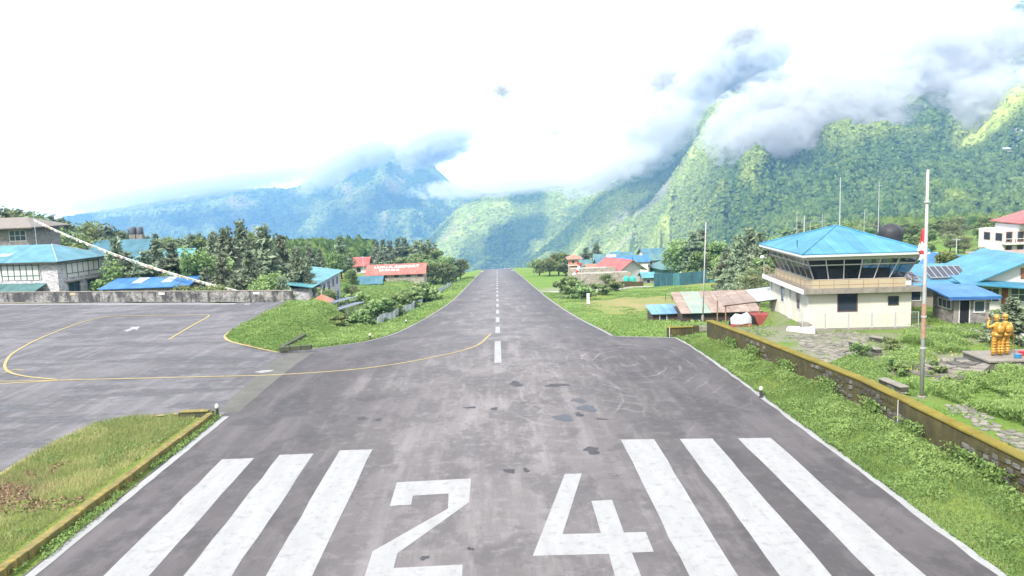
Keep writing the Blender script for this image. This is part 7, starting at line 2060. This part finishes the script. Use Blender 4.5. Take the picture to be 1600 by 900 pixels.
x, y = patch(60000, (19, 48), (24, 70), lambda x, y: (x > wall_x(y) + 0.6) & (fbm(x / 2.4, y / 2.4, 47, 3) > 0.06) & ~((x > 23.5) & (x < 33) & (y > 57.0)) & ~poly_mask(x, y, [Z2(1228, 523), Z2(1340, 520), Z2(1365, 530), Z2(1330, 548), Z2(1320, 575), Z2(1290, 570)]))
herbs('yard_grass', x, y, ground(x, y) + 0.02 + 0.12 * RNG.random(len(x)), 0.07, 49, 'short grass over the tower yard')
# yellow flowers near the mast
fx, fy = patch(1500, (Z2(1420, 590)[0] - 2, Z2(1500, 560)[0] + 1), (36, 47), lambda x, y: poly_mask(x, y, [Z2(1415, 600), Z2(1425, 570), Z2(1500, 545), Z2(1500, 570), Z2(1460, 610)]))
k = RNG.random(len(fx)) < 0.22; fx, fy = fx[k], fy[k]
V1, F1, C1 = leaves(np.stack([fx, fy, ground(fx, fy) + 0.5 + 0.35 * RNG.random(len(fx))], 1), 0.055, RNG, RNG.random(len(fx)), 2.0, 0.9)
tag(put('yellow_flowers', np_mesh('yellow_flowers', V1, F1, plain('flower_yellow', (0.36, 0.30, 0.05), 0.8, 0.15), C1)), 'small yellow flowers in the weeds beside the tall mast', kind='stuff')
for (u, v, sc, lab) in ((1398, 556, 58, 'broad-leaved weed clump left of the tall mast'), (1410, 560, 48, 'reddish leafy weed clump beside the tall mast'), (1462, 560, 46, 'flowering weed clump right of the tall mast'), (1345, 533, 57, 'leafy weed clump beside the bench wall'), (1392, 522, 58.5, 'weed clump near the tower fence'), (1485, 585, 41, 'weed clump below the slab steps')):
    tree('weed_clump', 'bush', u, v, at_z(u, v + 26, 0.87).y, lab, 1.25, None, 'plant')

# ---- left: sheet fence, solar racks, mound kerb, prayer flags
fs = thing('grey_sheet_fence', 'grey corrugated sheet fence running along the left bank below the runway', 'fence', (0, 0, 0))
fp = [at_y(588, 480, 112), at_y(620, 471, 127), at_y(652, 459, 152), at_y(668, 451, 178), at_y(690, 441, 216), at_y(704, 435, 250)]
M_SHEET = metal_roof('grey_white_sheet', (0.36, 0.38, 0.42), rust=(0.24, 0.2, 0.17), rust_amt=0.2)
M_SHEET2 = metal_roof('pale_grey_sheet', (0.46, 0.48, 0.52))
for i in range(len(fp) - 1):
    n_ = 8
    for k in range(n_):
        if i == 2 and k in (6, 7): continue
        a_ = fp[i].lerp(fp[i + 1], k / n_); b_ = fp[i].lerp(fp[i + 1], (k + 0.97) / n_); za = gz(a_.x, a_.y); zb = gz(b_.x, b_.y)
        MB().slab([(a_.x, a_.y, za), (b_.x, b_.y, zb), (b_.x + 0.06, b_.y, zb), (a_.x + 0.06, a_.y, za)], -0.2, 1.55 + random.uniform(-0.15, 0.12)).build('fence_sheet', M_SHEET if k % 2 else M_SHEET2, fs)
def solar_rack(u0, v0, u1, v1, Y0, Y1, label):
    p0 = at_y(u0, v0, Y0); p1 = at_y(u1, v1, Y1)
    t = thing('solar_rack', label, 'solar rack', (p0.x, p0.y, 0), 0, 'solar racks behind the mound')
    d = p1 - p0; side = Vector((d.y, -d.x, 0)).normalized()
    n_ = 7
    for k in range(n_):
        a_ = d * (k / n_ + 0.005); b_ = d * ((k + 1) / n_ - 0.005)
        up = Vector((0, 0, p0.z))
        s1 = side * -1.3 + Vector((0, 0, -0.08))
        o = MB().slab([tuple(a_ + up), tuple(b_ + up), tuple(b_ + up + s1), tuple(a_ + up + s1)], 0, 0.06).build('solar_panel', M_PV, t)
        MB().slab([tuple(a_ + up - side * -0.03), tuple(b_ + up - side * -0.03), tuple(b_ + up + side * -0.04), tuple(a_ + up + side * -0.04)], -0.03, 0.09).build('panel_frame', M_GREY, o)
    for f in (0.05, 0.35, 0.65, 0.95):
        for off in (0.0, 1.0):
            q_ = d * f + side * (-1.15 * off); w_ = Vector((p0.x + q_.x, p0.y + q_.y)); top = p0.z + d.z * f - 0.07 * off - 0.02
            MB().bar((q_.x, q_.y, gz(w_.x, w_.y) - 0.1), (q_.x, q_.y, top), 0.05).build('leg', M_GREY, t)
        q0_ = d * f; q1_ = d * f + side * -1.15; g0 = gz(p0.x + q0_.x, p0.y + q0_.y)
        MB().bar((q0_.x, q0_.y, p0.z + d.z * f - 0.1), (q1_.x, q1_.y, max(g0 + 0.3, p0.z + d.z * f - 1.4)), 0.03).build('brace', M_GREY, t)
solar_rack(525, 485.5, 569, 472, 90, 98, 'front solar panel rack on metal legs behind the mound')
solar_rack(514, 475.5, 556, 464, 96, 105, 'rear solar panel rack on metal legs behind the mound')
t = thing('mound_kerb', 'low mossy kerb at the front corner of the far grass mound', 'kerb', at_z(436, 546, 0.0))
p0 = at_z(436, 545, 0.0); p1 = at_z(486, 541.5, 0.0); vv = p1 - p0
for k in range(3):
    a_ = vv * (k / 3 + 0.004); b_ = vv * ((k + 1) / 3 - 0.004)
    MB().slab([(a_.x, a_.y), (b_.x, b_.y), (b_.x, b_.y + 0.35), (a_.x, a_.y + 0.35)], -0.2, 0.17).build('kerb_block', M_MOSSD, t, bevel=0.02)
t = thing('mound_retaining_wall', 'short dark stone retaining wall cut into the far grass mound', 'wall', at_z(440, 538, 0.0))
p0 = at_z(440, 538, 0.0); p1 = at_z(478, 507, 0.6); vv = Vector((p1.x - p0.x, p1.y - p0.y, 0)); gb = gz(p0.x, p0.y)
for k in range(6):
    a_ = vv * (k / 6 + 0.004); b_ = vv * ((k + 1) / 6 - 0.004); za = gz(p0.x + a_.x, p0.y + a_.y)
    MB().slab([(a_.x, a_.y, za), (b_.x, b_.y, za), (b_.x - 0.4, b_.y + 0.1, za), (a_.x - 0.4, a_.y + 0.1, za)], -0.5, 0.10 + 0.05 * k).build('wall_block', M_MOSSD, t, bevel=0.03)
# white post in the right field
q = at_y(919, 463, 126); t = thing('field_post', 'white concrete post beside the dark shrub in the field', 'post', (q.x, 126, gz(q.x, 126)))
MB().slab([(-0.25, -0.2), (0.25, -0.2), (0.25, 0.2), (-0.25, 0.2)], -0.2, 1.9).build('post', M_WHITEW, t, bevel=0.03); MB().box(-0.4, 0.4, -0.35, 0.35, -0.1, 0.2).build('footing', M_CONC, t)
# string of prayer flags
p0 = at_y(53, 343, 133); p1 = at_y(372, 454, 106)
pf_ = thing('prayer_flag_string', 'long sagging string of faded prayer flags across the left trees', 'prayer flags', (p0.x, p0.y, 0))
def sag(f):
    q_ = p0.lerp(p1, f); q_.z -= 2.2 * 4 * f * (1 - f) * 0.45; return q_
MB().tube([sag(f / 30) - Vector((p0.x, p0.y, 0)) for f in range(31)], 0.03, 4).build('cord', M_FWHITE, pf_)
cols = [plain('flag_cloth_%d' % i, c_, 0.9, 0.15) for i, c_ in enumerate(((0.34, 0.33, 0.30), (0.33, 0.28, 0.12), (0.23, 0.27, 0.17), (0.30, 0.18, 0.15), (0.21, 0.25, 0.30), (0.40, 0.39, 0.37)))]
for k in range(120):
    f0 = (k + 0.06) / 120; f1 = (k + 0.94) / 120; a_ = sag(f0) - Vector((p0.x, p0.y, 0)); b_ = sag(f1) - Vector((p0.x, p0.y, 0)); dr = random.uniform(0.26, 0.42); bw_ = random.uniform(-0.15, 0.15)
    MB().quad(a_, b_, b_ + Vector((0.03, bw_, -dr)), a_ + Vector((-0.02, bw_, -dr))).build('flag', cols[random.choice((0, 0, 1, 2, 3, 4, 5, 5))], pf_, fix=False)
t = thing('flag_string_pole', 'thin pole holding the upper end of the prayer flag string', 'pole', (p0.x, p0.y, gz(p0.x, p0.y)))
MB().tube([(0, 0, 0), (0, 0, p0.z - gz(p0.x, p0.y) + 1.3)], [0.07, 0.04], 7).build('shaft', M_GREY, t); MB().lathe([(0.09, 0), (0.02, 0.15)], 8, (0, 0, p0.z - gz(p0.x, p0.y) + 1.3)).build('tip', M_FWHITE, t)
# rooftop tanks behind the dark gable lodge
for (u, lab) in ((208, 'left one of the two dark roof tanks behind the gable lodge'), (219, 'right one of the two dark roof tanks behind the gable lodge')):
    q = at_y(u, 366, 185); g0 = gz(q.x, 185); t = thing('roof_tank', lab, 'water tank', (q.x, 185, g0), 0, 'dark roof tanks')
    H_ = q.z - g0
    MB().lathe([(0.75, H_), (0.78, H_ + 0.15), (0.78, H_ + 1.5), (0.5, H_ + 1.75), (0.2, H_ + 1.8)], 14).build('tank', plain('dark_tank', (0.07, 0.08, 0.10), 0.6, 0.2), t, smooth=True)
    MB().box(-0.7, 0.7, -0.7, 0.7, 0, H_ - 0.003).build('stand', M_CONC, t)
# light poles in the village
for (u, v0, v1, Y, lab) in ((567, 400, 442, 205, 'thin dark utility pole beside the teal shed'), (1082, 398, 412, 210, 'street lamp pole behind the teal fence'), (888, 412, 424, 230, 'thin pole at the end of the stone terraces'), (1495, 372, 395, 132, 'slim white pole below the hotel')):
    q = at_y(u, v0, Y); g0 = gz(q.x, Y); t = thing('utility_pole', lab, 'pole', (q.x, Y, g0)); H_ = q.z - g0
    MB().tube([(0, 0, 0), (0, 0, H_)], [0.11, 0.07], 7).build('shaft', M_GREY, t); MB().bar((-0.7, 0, H_ - 0.3), (0.7, 0, H_ - 0.3), 0.05).build('cross_arm', M_GREY, t)
# field fence of thin posts
ff = thing('field_fence', 'line of thin fence posts across the right field', 'fence', (0, 0, 0))
q0 = at_y(1040, 462, 128); q1 = at_y(1160, 455, 118); tops = []
for k in range(12):
    a_ = q0.lerp(q1, k / 11); g0 = gz(a_.x, a_.y); MB().bar((a_.x, a_.y, g0 - 0.1), (a_.x, a_.y, g0 + 1.3), 0.045).build('fence_post', M_WOODD, ff); tops.append((a_.x, a_.y, g0 + 1.15))
MB().tube(tops, 0.012, 4).build('wire', M_GREY, ff)
# houses of the high village on the mountain terrace
for i, (u, v) in enumerate(((1588, 207), (1580, 212), (1590, 214), (1597, 210), (1592, 228), (1583, 233), (1568, 236), (1596, 221))):
    d_ = ray(u, v); 
    # walk along the ray to the slope
    X_, Y_, Z_ = MT_R['X'], MT_R['Y'], MT_R['Z']
    pr = np.stack([X_.ravel(), Y_.ravel(), Z_.ravel() - CAM_H], 1); dn = np.array(d_.normalized()); tpar = pr @ dn; dist = np.linalg.norm(pr - tpar[:, None] * dn, axis=1); dist[tpar < 0] = 1e9
    j_ = int(np.argmin(dist)); P_ = pr[j_] + np.array([0, 0, CAM_H])
    hs = House('terrace_house', ('highest', 'left upper', 'middle upper', 'right upper', 'lower right', 'lower left', 'leftmost', 'middle right')[i] + ' tiny white house of the hamlet on the high mountain terrace', 'house', (P_[0], P_[1], P_[2] + 1.0), random.uniform(-0.3, 0.3), 11, 7, 4.2, M_STONEW)
    hs.gable((RF_PALE, RF_BLUE, RF_GREEN)[i % 3], 2.0, 0.6, 0.25, M_STONEW)
    for k in range(3): hs.window('F', 1.2 + 3.3 * k, 2.8 + 3.3 * k, 1.4, 3, M_WOODD, M_GLASS, 0.2)
